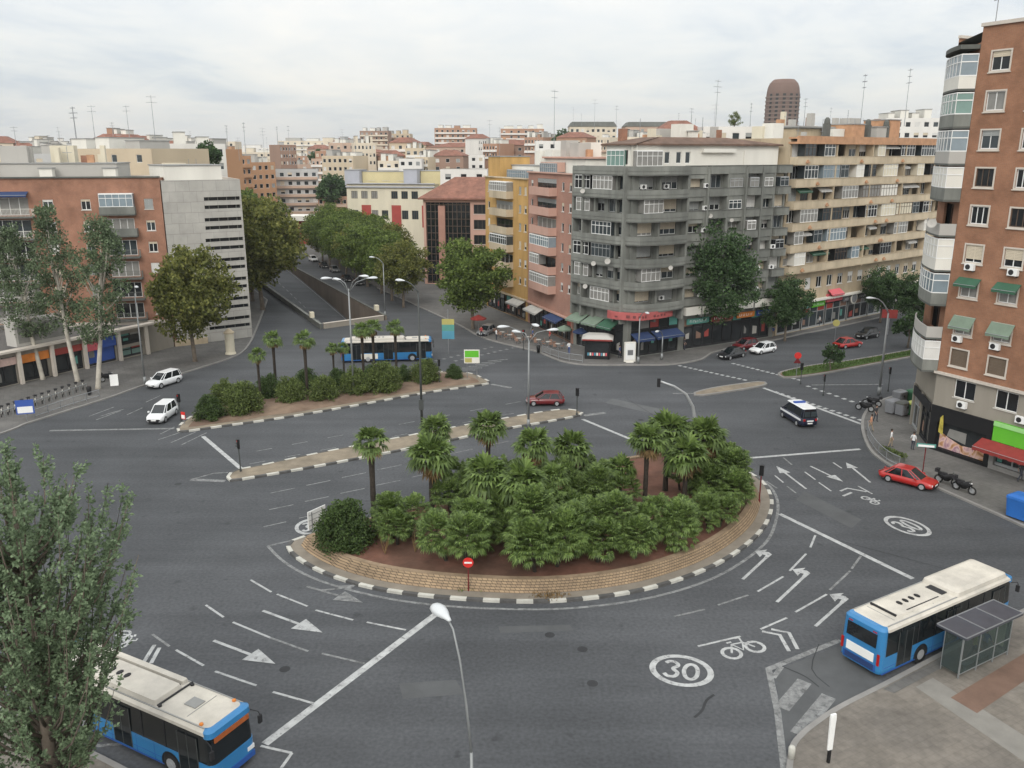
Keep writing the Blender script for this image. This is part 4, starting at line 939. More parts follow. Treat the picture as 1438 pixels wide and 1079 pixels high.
b = MB(); t.box(b, -.1, t.L + .1, -.3, 1.5, 28.2, 28.5); t.box(b, -.1, t.L, 1.1, 1.5, 28.501, 29.3); t.box(b, -.1, t.L, -.3, 1.1, 28.9, 29.15); part(TB, 'cornice', b, M['terracotta'])
roofbox(TB, t, 10, 40, -12, -6, 28.6, 30.6, 'beige'); b = MB(); t.box(b, 9.6, 40.4, -12.4, -5.4, 30.76, 31.0); part(TB, 'attic_roof', b, M['roofgrey'])
for k, (a, zz) in enumerate(((20, 31.3), (27, 31.0), (31, 32.2))): roofbox(TB, t, a, a + 3.2, -7, -2.2, 29.0, zz, rnd.choice(['offwhite', 'panel_grey', 'terracotta']))
for a in (12.5, 24.3, 30.0):
    b = MB(); t.box(b, a, a + .9, -3, -2.2, 29, 31.3); b.lathe([(.5, 0), (.45, .6), (.2, .9)], 8, tuple(t.P(a + .45, -2.6, 31.31))); part(TB, 'chimney', b, M['conc_dark'])
signboard(TB, t, 13.0, 17.5, 3.9, 5.2, 'sign_pink', .25, 'white', seed=4); awning(TB, t, 13.2, 16.6, 5.9, 1.0, .7, 'sign_pink', .1)
for a0, a1, mm in ((5, 8.6, 'sign_teal'), (9, 12.6, 'sign_green'), (18, 22, 'bin_grey'), (22.4, 26, 'conc_dark'), (27, 31, 'sign_red'), (32, 36, 'offwhite')): signboard(TB, t, a0, a1, 3.5, 4.3, mm, .2, 'white', seed=int(a0))
b = MB(); b.disc(t.P(20.4, .6, 3.9), t.n, .95, .12, 20); b.disc(t.P(20.4, .68, 3.9), t.n, .7, .1, 20, 1); part(TB, 'round_sign', b, [M['offwhite'], M['bin_grey']])
for k in range(6): shopfront(TB, t, .6 + k * 6.5, 6.6 + k * 6.5, .2, 3.6, rnd.choice(['shopglass', 'glass_dark', 'glass']), 'alu', -.22)
b = MB(); t.box(b, .3, t.L, .02, .9, 4.6, 4.85); part(TB, 'canopy', b, M['offwhite'])

# ---------------------------------------------------------------- pink and ochre blocks on the avenue corner
def slim_block(label, q0, q1, top, wm, trim, glassmix, bal_a, parz, smallw, seed, depth=14, dk='ochre_dark', name='apartment_block'):
    r_ = random.Random(seed); f = Fr(q0, q1); root = thing(name, label, 'building', q1); back = -f.n
    pl = [q0, q1, q1 + back * depth, q0 + back * depth]; ops = []
    for z in parz:
        ops.append((bal_a[0] + .2, z + .1, bal_a[1] - bal_a[0] - .4, 2.1)); ops += [(a - .45, z + .6, .9, 1.25) for a in smallw]
    shell(root, {0: ops + [(.6, .15, f.L - 1.2, 3.3)]}, pl, 0, top, wm, M['roofgrey'], .2)
    for i, z in enumerate(parz):
        window(root, f, bal_a[0] + .2, z + .1, bal_a[1] - bal_a[0] - .4, 2.1, frame=r_.choice(['white', 'brownframe']), panes=4, shut=r_.choice([0, 0, .3]), sill=False, rnd=r_)
        for a in smallw: window(root, f, a - .45, z + .6, .9, 1.25, frame='white', panes=1, rnd=r_)
        balcony(root, f, bal_a[0], bal_a[1], z, 1.3, 1.0, trim, False, trim)
        if r_.random() < .6:
            mid = (bal_a[0] + bal_a[1]) / 2; glazing(root, f, bal_a[0] + .1, bal_a[1] - .1 if r_.random() < .6 else mid, z + 1.0, z + 2.45, .02, 1.25, r_.choice(glassmix), 'white')
    b = MB(); f.box(b, -.05, f.L + .05, -.1, .3, top + .001, top + .2); f.box(b, .2, f.L - .2, .01, .35, 3.5, 3.75); part(root, 'cornice', b, M[trim])
    shopfront(root, f, .7, f.L * .45, .15, 3.3, 'shopglass', 'dark', -.2); shopfront(root, f, f.L * .5, f.L - .7, .15, 3.3, 'glass_dark', 'brownframe', -.2)
    return root, f
RBl = Vector((2.6, 138.2, 0)); RBr = Vector((8.75, 121.6, 0))
pk, fpk = slim_block('slim salmon pink brick block wedged between the grey and the ochre block', RBl, RBr, 24.0, M['brick_pink'], 'pinkwall', ['glass_blue', 'glass_curtain', 'glass_blue'], (3.6, 11.4), [22.0 - 2.88 * i - .95 for i in range(6)], (1.6, 13.6, 16.2), 5)
roofbox(pk, fpk, 1, 16, -9, -2.4, 23.6, 26.0, 'offwhite'); b = MB(); fpk.box(b, .6, 16.4, -9.4, -2, 26.16, 26.4); fpk.box(b, 2, 9, -2.3, -1.2, 24.2, 25.6); part(pk, 'attic_roof', b, M['pinkwall'])
glazing(pk, fpk, 2.2, 8.5, 23.7, 25.4, -2.3, -1.0, 'glass_blue', 'alu')
YBl = Vector((-4.7, 154.1, 0))
yb, fyb = slim_block('slim ochre yellow block with stacked white balconies beside the salmon block', YBl, Vector((2.5, 138.4, 0)), 22.9, M['ochre'], 'beige_band', ['glass', 'glass_curtain', 'glass_dark'], (4.6, 11.8), [20.75 - 2.9 * i - .9 for i in range(6)], (1.6, 14.4, 16.4), 6)
roofbox(yb, fyb, .5, 5.5, -6, -.4, 22.5, 26.3, 'ochre', 'stair_tower'); roofbox(yb, fyb, 5.6, 17, -9, -2.6, 22.5, 24.9, 'offwhite'); glazing(yb, fyb, 6.6, 14, 22.6, 24.2, -2.5, -1.2, 'glass_blue', 'alu')
awning(yb, fyb, 12.2, 16.8, 3.4, 1.6, .6, 'awning_white', .1); awning(pk, fpk, 2, 7, 3.4, 1.6, .6, 'awning_white', .1); awning(pk, fpk, 10, 15, 3.4, 1.5, .5, 'awning_blue', .1)
# ---------------------------------------------------------------- dark glass block with red tiled hip roof
q0, q1 = Vector((-18.4, 180.5, 0)), Vector((-4.2, 178.6, 0)); f = Fr(q0, q1)
DT = thing('dark_glass_block', 'dark glazed building with a red tiled hip roof behind the avenue trees', 'building', q1); back = -f.n
pl = [q0, q1, q1 + back * 14, q0 + back * 14]
shell(DT, {0: [(.5, .3, 9.4, 16.8)] + [(10.6, 2.4 + 3.1 * i, 2.6, 1.9) for i in range(5)]}, pl, 0, 17.6, M['pinkwall'], M['roofgrey'], .4)
b = MB(); b.poly([f.P(.5, -.35, .3), f.P(9.9, -.35, .3), f.P(9.9, -.35, 17.1), f.P(.5, -.35, 17.1)], 0)
for i in range(11): a = .6 + 9.2 * i / 10; f.box(b, a - .05, a + .05, -.34, -.22, .3, 17.1, 1)
for i in range(12): f.box(b, .5, 9.9, -.345, -.26, .6 + 1.45 * i, .7 + 1.45 * i, 1)
part(DT, 'curtain_wall', b, [M['busglass'], M['brownframe']])
b = MB(); f.box(b, 3.2, 4.6, -.3, .35, 0, 16.4); part(DT, 'stone_pillar', b, M['brick_pink'])
for i in range(5): window(DT, f, 10.6, 2.4 + 3.1 * i, 2.6, 1.9, frame='brownframe', glass='glass_dark', panes=3, shut=0)
b = MB()
e_ = .9; rp = [f.P(-e_, e_, 0), f.P(f.L + e_ * .2, e_, 0), f.P(f.L + e_ * .2, -14 - e_, 0), f.P(-e_, -14 - e_, 0)]; rd = [f.P(5.5, -6, 0), f.P(f.L - 1, -6, 0), f.P(f.L - 1, -8, 0), f.P(5.5, -8, 0)]
b.loft([[(p.x, p.y, 17.65) for p in rp], [(p.x, p.y, 17.95) for p in rp], [(p.x, p.y, 22.0) for p in rd]], 0, True, True); part(DT, 'roof', b, M['rooftile'])

# ---------------------------------------------------------------- pale school-like building further along the avenue
rnd = random.Random(41)
q0, q1 = Vector((-42.5, 225, 0)), Vector((-19.5, 221, 0)); f = Fr(q0, q1); SB = thing('pale_school_building', 'long low cream and pink building with red panels behind the avenue trees', 'building', q1); back = -f.n
pl = [q0, q1, q1 + back * 16, q0 + back * 16]; nn = 8; ops = []
for i in range(nn): ops += [(1.2 + i * (f.L - 2) / nn, 15.6, 1.7, 1.9)] if i % 4 != 3 else []
for i in range(nn): ops += [(1.2 + i * (f.L - 2) / nn, 10.5, 1.7, 2.2)] if i % 3 != 1 else []
shell(SB, {0: ops}, pl, 0, 19.3, M['cream'], M['roofgrey'], .2)
for a, z, w_, h in ops: window(SB, f, a, z, w_, h, frame='brownframe', glass='glass_curtain' if rnd.random() < .5 else 'glass', panes=3, shut=0, sill=False, rnd=rnd)
for i in range(nn):
    if i % 3 == 1: b = MB(); a = 1.2 + i * (f.L - 2) / nn; f.box(b, a, a + 2.5, .01, .12, 8.5, 14.0); part(SB, 'red_panel', b, M['redpanel'])
b = MB(); f.box(b, -.1, f.L, -.1, .5, 18.4, 18.7); f.box(b, -.1, f.L + .1, -.2, .6, 19.301, 19.5); part(SB, 'cornice', b, M['lilac'])
roofbox(SB, f, -1.5, 2.5, -9, -3, 18.8, 22.6, 'lilac'); roofbox(SB, f, 15, 18.5, -7, -1, 18.8, 22.8, 'lilac'); roofbox(SB, f, 2.6, 14.9, -10, -5, 18.8, 22.2, 'yellowwall'); roofbox(SB, f, 18.6, 30, -12, -4, 18.8, 22.4, 'yellowwall')
for k in range(3): window(SB, Fr(f.P(2.6, -5, 0), f.P(14.9, -5, 0)), 1.5 + 4 * k, 20, 1.8, 1.3, 0.05, frame='brownframe', shut=0)

# ---------------------------------------------------------------- red brick block and podium on the left
rnd = random.Random(51)
l0, l1 = Vector((-48.2, 120, 0)) - Vector((.9782, .2079, 0)) * 48, Vector((-48.2, 120, 0)); f = Fr(l0, l1); OFF = f.L - 26.4
LB = thing('left_brick_block', 'red brick apartment block at the left edge, above a row of shops', 'building', l1)
pl = [l0, l1, l1 - f.n * 14, l0 - f.n * 14]; zz = [21.5 - 2.92 * i for i in range(6)]
wcols = [(12.0, 1.3), (16.7, 1.2), (24.7, 1.15)]; xcols = [(-6, 1.3), (-10, 1.3), (-18, 1.3)]; ops = []
for z in zz:
    for a, w_ in wcols + xcols: ops.append((OFF + a - w_ / 2, z - 2.0, w_, 1.4))
    ops.append((OFF + 18.9, z - 2.4, 3.7, 2.1)); ops.append((OFF + 3.6, z - 2.6, 6.0, 2.3))
shell(LB, {0: ops}, pl, 0, 23.7, M['brick_left'], M['roofgrey'], .22)
for j, z in enumerate(zz):
    for a, w_ in wcols + xcols: window(LB, f, OFF + a - w_ / 2, z - 2.0, w_, 1.4, frame='white', shut=rnd.choice([0, .2, .4, 1]), rnd=rnd)
    window(LB, f, OFF + 18.9, z - 2.4, 3.7, 2.1, frame='white', panes=4, shut=0, sill=False, rnd=rnd); window(LB, f, OFF + 3.6, z - 2.6, 6.0, 2.3, -.2, frame='white', panes=5, shut=0, sill=False, rnd=rnd)
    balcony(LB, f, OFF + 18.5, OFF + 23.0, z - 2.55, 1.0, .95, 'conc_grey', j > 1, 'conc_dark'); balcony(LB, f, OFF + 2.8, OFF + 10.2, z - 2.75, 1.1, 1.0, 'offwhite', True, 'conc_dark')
    if j in (0,): glazing(LB, f, OFF + 18.6, OFF + 22.9, z - 1.6, z + .1, .02, .95, 'glass_blue', 'white')
awning(LB, f, OFF + 3.0, OFF + 9.8, zz[0] + .5, 1.2, .45, 'awning_blue', .05)
roofbox(LB, f, 2, f.L - 6, -12, -3.5, 23.3, 25.5, 'panel_grey', 'attic'); b = MB(); f.box(b, -.1, f.L + .1, -.1, .25, 23.701, 23.9); part(LB, 'cornice', b, M['conc_dark'])
for a in (9, 17, 25): roofbox(LB, f, OFF + a - 6, OFF + a - 4.4, -3, -1.6, 23.3, 24.9, rnd.choice(['offwhite', 'panel_grey', 'brick_left']), 'chimney')
# grey panelled block with dark window strips
h0, h1 = Vector((-48.1, 120.15, 0)), Vector((-39.2, 126.5, 0)); f = Fr(h0, h1)
GRB = thing('grey_panel_block', 'pale grey panelled block with paired dark window strips beside the avenue trees', 'building', h0)
pl = [h0, h1, h1 + AVE * 22, h0 + AVE * 22]; ops = []
for k in range(7):
    z = 20.4 - 2.9 * k; ops += [(5.6 - .15 * k, z, f.L - 5.8 + .15 * k, .5), (5.6 - .15 * k, z - 1.15, f.L - 5.8 + .15 * k, .5)]
shell(GRB, {0: ops}, pl, 0, 23.3, M['panel_clad'], M['roofgrey'], .35)
for a, z, w_, h in ops:
    b = MB(); b.poly([f.P(a, -.3, z), f.P(a + w_, -.3, z), f.P(a + w_, -.3, z + h), f.P(a, -.3, z + h)]); 
    for i in range(4): f.box(b, a + w_ * (i + .5) / 4, a + w_ * (i + .5) / 4 + .12, -.29, -.2, z, z + h, 1)
    part(GRB, 'window_strip', b, [M['glass_dark'], M['conc_dark']])
roofbox(GRB, f, 1, 9, -10, -2, 23.0, 25.2, 'offwhite', 'roof_room')
# podium shops
d0, d1 = Vector((-60.5, 97.3, 0)), Vector((-50.2, 115.8, 0)); ext = d0 - (d1 - d0).normalized() * 14; f = Fr(ext, d1); o_ = 14
PD = thing('shop_row', 'single storey row of shops under a pale canopy at the foot of the brick block', 'shops', d0)
pl = [ext, d1, Vector((-48.4, 119.6, 0)), Vector((-72, 114.4, 0))]
ops = [(o_ - 12, .2, 5, 3.4), (o_ - 6, .2, 5, 3.4), (o_ - .5, .2, 2.8, 3.4), (o_ + 2.9, .2, 3.4, 3.2), (o_ + 7.0, .2, 4.0, 3.2), (o_ + 11.4, .2, 4.4, 3.7), (o_ + 16.6, .3, 3.4, 1.3), (o_ + 16.6, 2.0, 3.4, 1.5)]
shell(PD, {0: ops}, pl, 0, 4.15, M['stone_base'], M['pavement'], .35)
for k, (a, z, w_, h) in enumerate(ops):
    shopfront(PD, f, a, a + w_, z, z + h, ['glass_dark', 'shopglass', 'shopglass', 'shopglass', 'shopglass', 'sign_blue', 'glass_green', 'shopglass'][k], 'dark', -.28)
for a0, a1, z0, z1, mm in ((2.7, 6.5, 2.5, 3.5, 'orange'), (7, 11, 2.6, 3.4, 'redpanel'), (11.3, 13.2, 2.2, 3.2, 'sign_pink'), (13.3, 15.9, 2.3, 3.6, 'sign_blue'), (-.6, 2.4, 2.6, 3.5, 'poster_pale')):
    b = MB(); f.box(b, o_ + a0, o_ + a1, .01, .14, z0, z1); part(PD, 'sign', b, bpy.data.materials[mm] if mm in bpy.data.materials else M[mm])
b = MB(); f.box(b, -.1, f.L + .4, -.2, .85, 4.16, 4.42); part(PD, 'canopy', b, M['ledge'])
for a in (2.5, 6.7, 11.1, 16.1, -1, -6.6, 20.4): b = MB(); f.box(b, o_ + a - .2, o_ + a + .2, .3, .7, 0, 4.158); part(PD, 'pillar', b, M['ledge'])
b = MB(); f.box(b, o_ + 3, o_ + 9.6, -2.4, -.4, 4.43, 7.4); f.box(b, o_ + 3.3, o_ + 6.2, -.398, -.36, 4.8, 7.0, 1); f.box(b, o_ + 6.5, o_ + 9.3, -.398, -.36, 4.8, 7.0, 1); part(PD, 'roof_room', b, [M['panel_grey'], M['glass_curtain']])
# ================================================================== FAR DISTRICTS
rnd = random.Random(61)
for k, c in dict(far_brick=(.36, .215, .145), far_orange=(.43, .245, .14), far_cream=(.60, .53, .42), far_white=(.66, .64, .60), far_tan=(.50, .415, .30), far_pink=(.46, .335, .26), far_grey=(.42, .42, .41), far_brown=(.28, .185, .14), tower_brown=(.155, .10, .08), tower_band=(.20, .15, .125)).items(): addm(k, c, .88, .1, .15, streak=True)
def far(label, x0, x1, yt, Y, m, cols=5, rows=4, depth=12, roof='flat', dY=0, band=None, name='apartment_block', wsz=(1.5, 1.4), shown=4.2, fl=3.0):
    """block that faces the square: px span, roof line in the photo and its distance give its real place and size"""
    a, c = AT(x0, yt, Y), AT(x1, yt, Y + dY); top = (a.z + c.z) / 2; q0, q1 = V2(a), V2(c); f = Fr(q0, q1)
    zb = min(hill_z(q0.x, q0.y), hill_z(q1.x, q1.y)) - 1.5
    root = thing(name, label, 'building', (q0.x, q0.y, 0)); back = -f.n
    pl = [q0, q1, q1 + back * depth, q0 + back * depth]; ops = []
    s = f.L / cols; w_ = min(wsz[0], s * .55)
    for j in range(rows):
        for i in range(cols): ops.append((s * (i + .5) - w_ / 2, top - 1.1 - wsz[1] - fl * j, w_, wsz[1]))
    ops = [o for o in ops if o[1] > zb + .5]
    b = MB()
    for i in range(4): e_ = Fr(pl[i], pl[(i + 1) % 4]); wall(b, e_, 0, e_.L, zb, top, ops if i == 0 else (), .2)
    part(root, 'wall', b, M[m])
    for o in ops: window(root, f, *o, frame='white', glass=rnd.choice(['glass_dark', 'glass', 'glass_dark']), panes=1, shut=rnd.choice([0, 0, 0, .5, 1]), sill=False, rnd=rnd)
    b = MB()
    if roof == 'hip':
        rp = [f.P(-.4, .4, 0), f.P(f.L + .4, .4, 0), f.P(f.L + .4, -depth - .4, 0), f.P(-.4, -depth - .4, 0)]; mid = sum(rp, Vector()) / 4
        b.loft([[(p.x, p.y, top + .01) for p in rp], [tuple(mid.lerp(p, .35) + Vector((0, 0, top + min(3, depth * .2)))) for p in rp]], 0, True, True); part(root, 'roof', b, M['rooftile'])
    elif roof == 'mansard':
        rp = [f.P(-.3, .3, 0), f.P(f.L + .3, .3, 0), f.P(f.L + .3, -depth, 0), f.P(-.3, -depth, 0)]; mid = sum(rp, Vector()) / 4
        b.loft([[(p.x, p.y, top + .01) for p in rp], [tuple(mid.lerp(p, .86) + Vector((0, 0, top + 2.2))) for p in rp]], 0, True, True); part(root, 'roof', b, M['conc_dark'])
    else:
        polyroof(b, pl, top - .3); inn = offset(pl, .3); strip(b, pl + [pl[0]], inn + [inn[0]], top, top, 1); part(root, 'roof', b, [M['roofgrey'], M['ledge']])
        if roof == 'rooms':
            a_ = f.L * .08
            while a_ < f.L * .85:
                l = f.L * rnd.uniform(.1, .22); roofbox(root, f, a_, a_ + l, -depth * .7, -depth * rnd.uniform(.1, .3), top - .3, top + rnd.uniform(1.2, 2.8), rnd.choice(['offwhite', m, 'offwhite', 'panel_grey'])); a_ += l + f.L * rnd.uniform(.05, .15)
    if band:
        for j in range(min(rows, 5)):
            b = MB(); z = top - 1.1 - wsz[1] - fl * j - .15
            if z > zb + 1: f.box(b, .3, f.L - .3, .01, .9, z - .9, z); part(root, 'balcony', b, M[band])
    return root, f, top
FAR = [
 # beyond the left brick block
 ('long beige flank wall behind the left rooftop', 76, 212, 209, 175, 'far_tan', 4, 1, 14, 'rooms', -12),
 ('low grey roofed block at the far left horizon', -60, 92, 216, 205, 'far_grey', 6, 1, 14, 'rooms', 0),
 ('small reddish attic block above the beige flank wall', 142, 184, 193, 250, 'far_brick', 4, 2, 10, 'rooms', 0),
 ('pale block with a brown opening above the grey panel block', 206, 316, 202, 190, 'far_white', 6, 3, 14, 'rooms', 6),
 ('whitish low block far left between two masts', 10, 76, 209, 300, 'far_white', 6, 2, 14, 'rooms', 0),
 # end of the avenue
 ('long orange brick block beside the avenue crowns', 314, 352, 219, 265, 'far_orange', 5, 5, 26, 'rooms', 12, 'far_orange'),
 ('lower orange brick block stepping down towards the avenue', 352, 386, 228, 292, 'far_orange', 4, 5, 20, 'rooms', 10),
 ('pale grey block with red and green awnings at the end of the avenue', 378, 446, 238, 310, 'far_grey', 6, 6, 14, 'flat', 4, 'far_pink'),
 ('brick block with white railings right of the awning block', 446, 488, 276, 300, 'far_brick', 5, 4, 12, 'flat', 0, 'far_pink'),
 ('long low brick row behind the tree clump', 396, 510, 231, 420, 'far_pink', 9, 3, 12, 'rooms', 0),
 ('brown brick row with many small windows on the rise', 455, 548, 214, 520, 'far_brick', 10, 3, 12, 'hip', 0),
 ('white terraced block on the skyline left of the brown towers', 390, 505, 198, 640, 'far_cream', 12, 4, 14, 'rooms', 0, 'far_white'),
 ('brown skyline tower with cream balconies, left half of the pair', 505, 545, 184, 600, 'far_brown', 6, 5, 16, 'rooms', 0, 'far_cream'),
 ('brown skyline tower with cream balconies, right half of the pair', 540, 576, 188, 620, 'far_tan', 5, 5, 16, 'rooms', 0, 'far_brown'),
 ('small white cube house above the school roof', 560, 592, 223, 330, 'far_white', 3, 1, 8, 'flat', 0),
 ('red and white striped tower block on the skyline', 610, 669, 180, 560, 'far_brick', 8, 6, 14, 'rooms', 0, 'far_white'),
 ('low brick row under the red and white tower', 598, 700, 207, 470, 'far_pink', 9, 3, 12, 'hip', 0),
 ('pale green flat-roofed house below the skyline', 640, 680, 218, 380, 'far_white', 4, 2, 10, 'flat', 0),
 ('long white wall above the red tiled roof', 618, 684, 238, 215, 'far_white', 3, 1, 10, 'flat', 0),
 ('terraced brick block with white balconies on the skyline', 703, 764, 181, 540, 'far_brick', 6, 5, 14, 'rooms', 0, 'far_white'),
 ('brown brick row behind the ochre block', 690, 770, 204, 400, 'far_brown', 7, 3, 12, 'hip', 0),
 ('white gable house behind the salmon block', 752, 800, 198, 300, 'far_white', 3, 1, 10, 'flat', 0),
 ('pale block with rows of slim windows and dark mansard roof', 800, 866, 178, 420, 'far_cream', 9, 4, 14, 'mansard', 0),
 ('grey and pink block with mansard roof behind the penthouse', 878, 966, 178, 430, 'far_pink', 9, 4, 14, 'mansard', 0),
 ('red gabled house rising behind the grey corner block', 928, 986, 184, 170, 'far_brick', 4, 2, 10, 'hip', 0),
 ('white rooftop block behind the penthouse', 988, 1062, 178, 165, 'far_white', 4, 2, 10, 'flat', 0),
 ('grey rooftop block next to the orange cornice', 1056, 1104, 186, 175, 'far_grey', 3, 1, 10, 'flat', 0),
 ('white block with twin turrets far behind the orange cornice', 1244, 1322, 166, 260, 'far_white', 6, 2, 12, 'rooms', 0),
 ('low tan houses behind the lower left skyline', 316, 400, 214, 560, 'far_cream', 9, 2, 12, 'rooms', 0),
 ('distant white rows below the skyline', 330, 470, 208, 760, 'far_white', 14, 3, 12, 'rooms', 0),
 ('far tan row left of the masts', -40, 150, 212, 420, 'far_tan', 12, 2, 12, 'rooms', 0),
 ('far cream row behind the pale rooftop block', 210, 330, 199, 520, 'far_cream', 10, 3, 12, 'rooms', 0),
]
for r_ in FAR:
    label, x0, x1, yt, Y, m, cols_, rows_, dp, rf = r_[:10]
    far(label, x0, x1, yt, Y, m, cols_, rows_, dp, rf, r_[10] if len(r_) > 10 else 0, r_[11] if len(r_) > 11 else None)
# awnings on the block at the end of the avenue
# small houses packed over the rise
r9 = random.Random(90)
for i in range(64):
    px = r9.uniform(320, 520) if i < 30 else r9.uniform(590, 880) if i < 48 else r9.uniform(-20, 320); Y = r9.uniform(400, 760) if i < 48 else r9.uniform(260, 560); wpx = r9.uniform(9, 24) * 500 / Y
    a_ = AT(px, 215, Y); zt_ = hill_z(a_.x, Y) + r9.uniform(6, 12); yt_ = 215 - (zt_ - 27) / Y * 1240
    if i >= 48: yt_ = r9.uniform(200, 212)
    rt, ff, tp = far('small pale or brick house in the packed rows on the rise', px, px + wpx, yt_, Y, r9.choice(['far_white', 'far_white', 'far_cream', 'far_brick', 'far_pink', 'far_tan', 'far_orange']), r9.randint(2, 4), r9.randint(1, 3), 9, r9.choice(['flat', 'hip', 'flat', 'rooms']), r9.uniform(-4, 4), name='small_house'); rt['group'] = 'small houses packed on the rise'; rt['category'] = 'house'
for i in range(84):
    px = r9.uniform(392, 620) if i < 44 else r9.uniform(660, 990) if i < 62 else r9.uniform(-30, 262); Y = r9.uniform(330, 640) if i < 62 else r9.uniform(210, 330); wpx = r9.uniform(16, 40) * 400 / Y
    yt_ = r9.uniform(198, 236) if i < 44 else r9.uniform(190, 206) if i < 62 else r9.uniform(199, 213)
    a_ = AT(px, yt_, Y)
    if a_.z - hill_z(a_.x, Y) < 4: continue
    rt, ff, tp = far('brick or cream block among the crowded roofs of the skyline', px, px + wpx, yt_, Y, r9.choice(['far_white', 'far_cream', 'far_cream', 'far_brick', 'far_brick', 'far_pink', 'far_tan', 'far_orange', 'far_brown']), r9.randint(3, 6), r9.randint(2, 3), 11, r9.choice(['flat', 'hip', 'rooms', 'rooms']), r9.uniform(-6, 6), r9.choice([None, None, 'far_white', 'far_pink'])); rt['group'] = 'blocks among the crowded roofs'
    if r9.random() < .6: roofbox(rt, ff, ff.L * .3, ff.L * .45, -6, -3, tp - .3, tp + r9.uniform(1, 2.6), r9.choice(['far_white', 'terracotta', 'far_grey']), 'chimney')
# tower with a rounded top on the horizon
p = AT(1096, 180, 720); TW = thing('round_topped_tower', 'dark brown tower with a rounded top alone on the skyline', 'tower', (p.x, p.y, 0))
rr = 13.0; ztop = AT(1096, 112, 720).z; b = MB(); n = 24
prof = [(rr, 0), (rr, ztop - 17), (rr * .98, ztop - 10), (rr * .93, ztop - 6), (rr * .84, ztop - 3), (rr * .7, ztop - 1), (rr * .6, ztop)]
b.lathe(prof, n, (p.x, p.y, 0)); part(TW, 'wall', b, M['tower_brown'])
b = MB()
for k in range(15):
    z = ztop - 14 - 3.1 * k; b.lathe([(rr + .05, z), (rr + .5, z), (rr + .5, z + .9), (rr + .05, z + .9)], n, (p.x, p.y, 0))
part(TW, 'balcony_ring', b, M['tower_band'])
for k in range(13):
    for i in range(6):
        a = R(180 + 30 + i * 24); q = Vector((p.x + (rr + .25) * math.cos(a), p.y + (rr + .25) * math.sin(a), ztop - 12.8 - 3.1 * k)); t_ = Vector((-math.sin(a), math.cos(a), 0)); e_ = Fr(q - t_ * 1.2, q + t_ * 1.2)
        link('window', winmesh(2.4, 1.7, M['brownframe'], M['glass_dark'], 1, False), TW, Vector((q.x, q.y, q.z)) - t_ * 1.2 - Vector(TW.location), e_.rz)
# low shop with a white roof and red front where the avenue ends
rs_, fs_, ts_ = far('low shop with white roof slab and red front at the far end of the avenue', 410, 452, 310, 262, 'redpanel', 5, 1, 9, 'flat', 0, None, 'shop', (1.8, 1.8))
b = MB(); fs_.box(b, -1, fs_.L + 1, -6, 2.2, ts_ + .05, ts_ + 1.5); part(rs_, 'canopy', b, M['offwhite'])
# chimneys, vents and small boxes on the nearer roofs
r7 = random.Random(70)
def clutter(root, fr, a0, a1, d0, d1, z, n):
    for i in range(n):
        a, d = r7.uniform(a0, a1), r7.uniform(d0, d1); k = r7.random(); b = MB()
        if k < .5:
            w_ = r7.uniform(.5, 1.3); fr.box(b, a, a + w_, d - r7.uniform(.5, 1), d, z, z + r7.uniform(.9, 2.4)); part(root, 'chimney', b, M[r7.choice(['offwhite', 'panel_grey', 'terracotta', 'brick_left', 'cream'])])
        elif k < .75: fr.box(b, a, a + r7.uniform(1.5, 3.5), d - 2, d, z, z + r7.uniform(1.6, 2.6)); part(root, 'roof_room', b, M[r7.choice(['offwhite', 'panel_grey', 'cream'])])
        else: b.tube([fr.P(a, d, z), fr.P(a, d, z + r7.uniform(1.5, 4))], .04, 4); b.tube([fr.P(a - .6, d, z + 1.4), fr.P(a + .6, d, z + 1.4)], .03, 4); part(root, 'aerial', b, M['metal'])
fL = Fr(l0, l1); clutter(LB, fL, fL.L - 27, fL.L - 8, -12, -4, 25.6, 16); clutter(GRB, Fr(h0, h1), 1, 9, -14, -10.5, 22.9, 8); clutter(GB, gp, 2, 24, -10, -4, 28.4, 14); clutter(TB, t, 2, 40, -11, -3, 28.8, 26); clutter(TB, t, 10, 40, -11, -7, 31.0, 10)
clutter(pk, fpk, 1, 16, -9, -3, 26.3, 8); clutter(yb, fyb, 6, 16, -9, -3, 24.9, 6)
for i in range(34):
    x = r7.uniform(0, 1300); Y = r7.uniform(200, 420); p0 = AT(x, r7.uniform(200, 214) if x < 800 else r7.uniform(172, 184), Y); antenna('small thin roof aerial on the crowded skyline', (p0.x, p0.y, p0.z - 2.5), r7.uniform(5, 9.5), i + 50, .05)
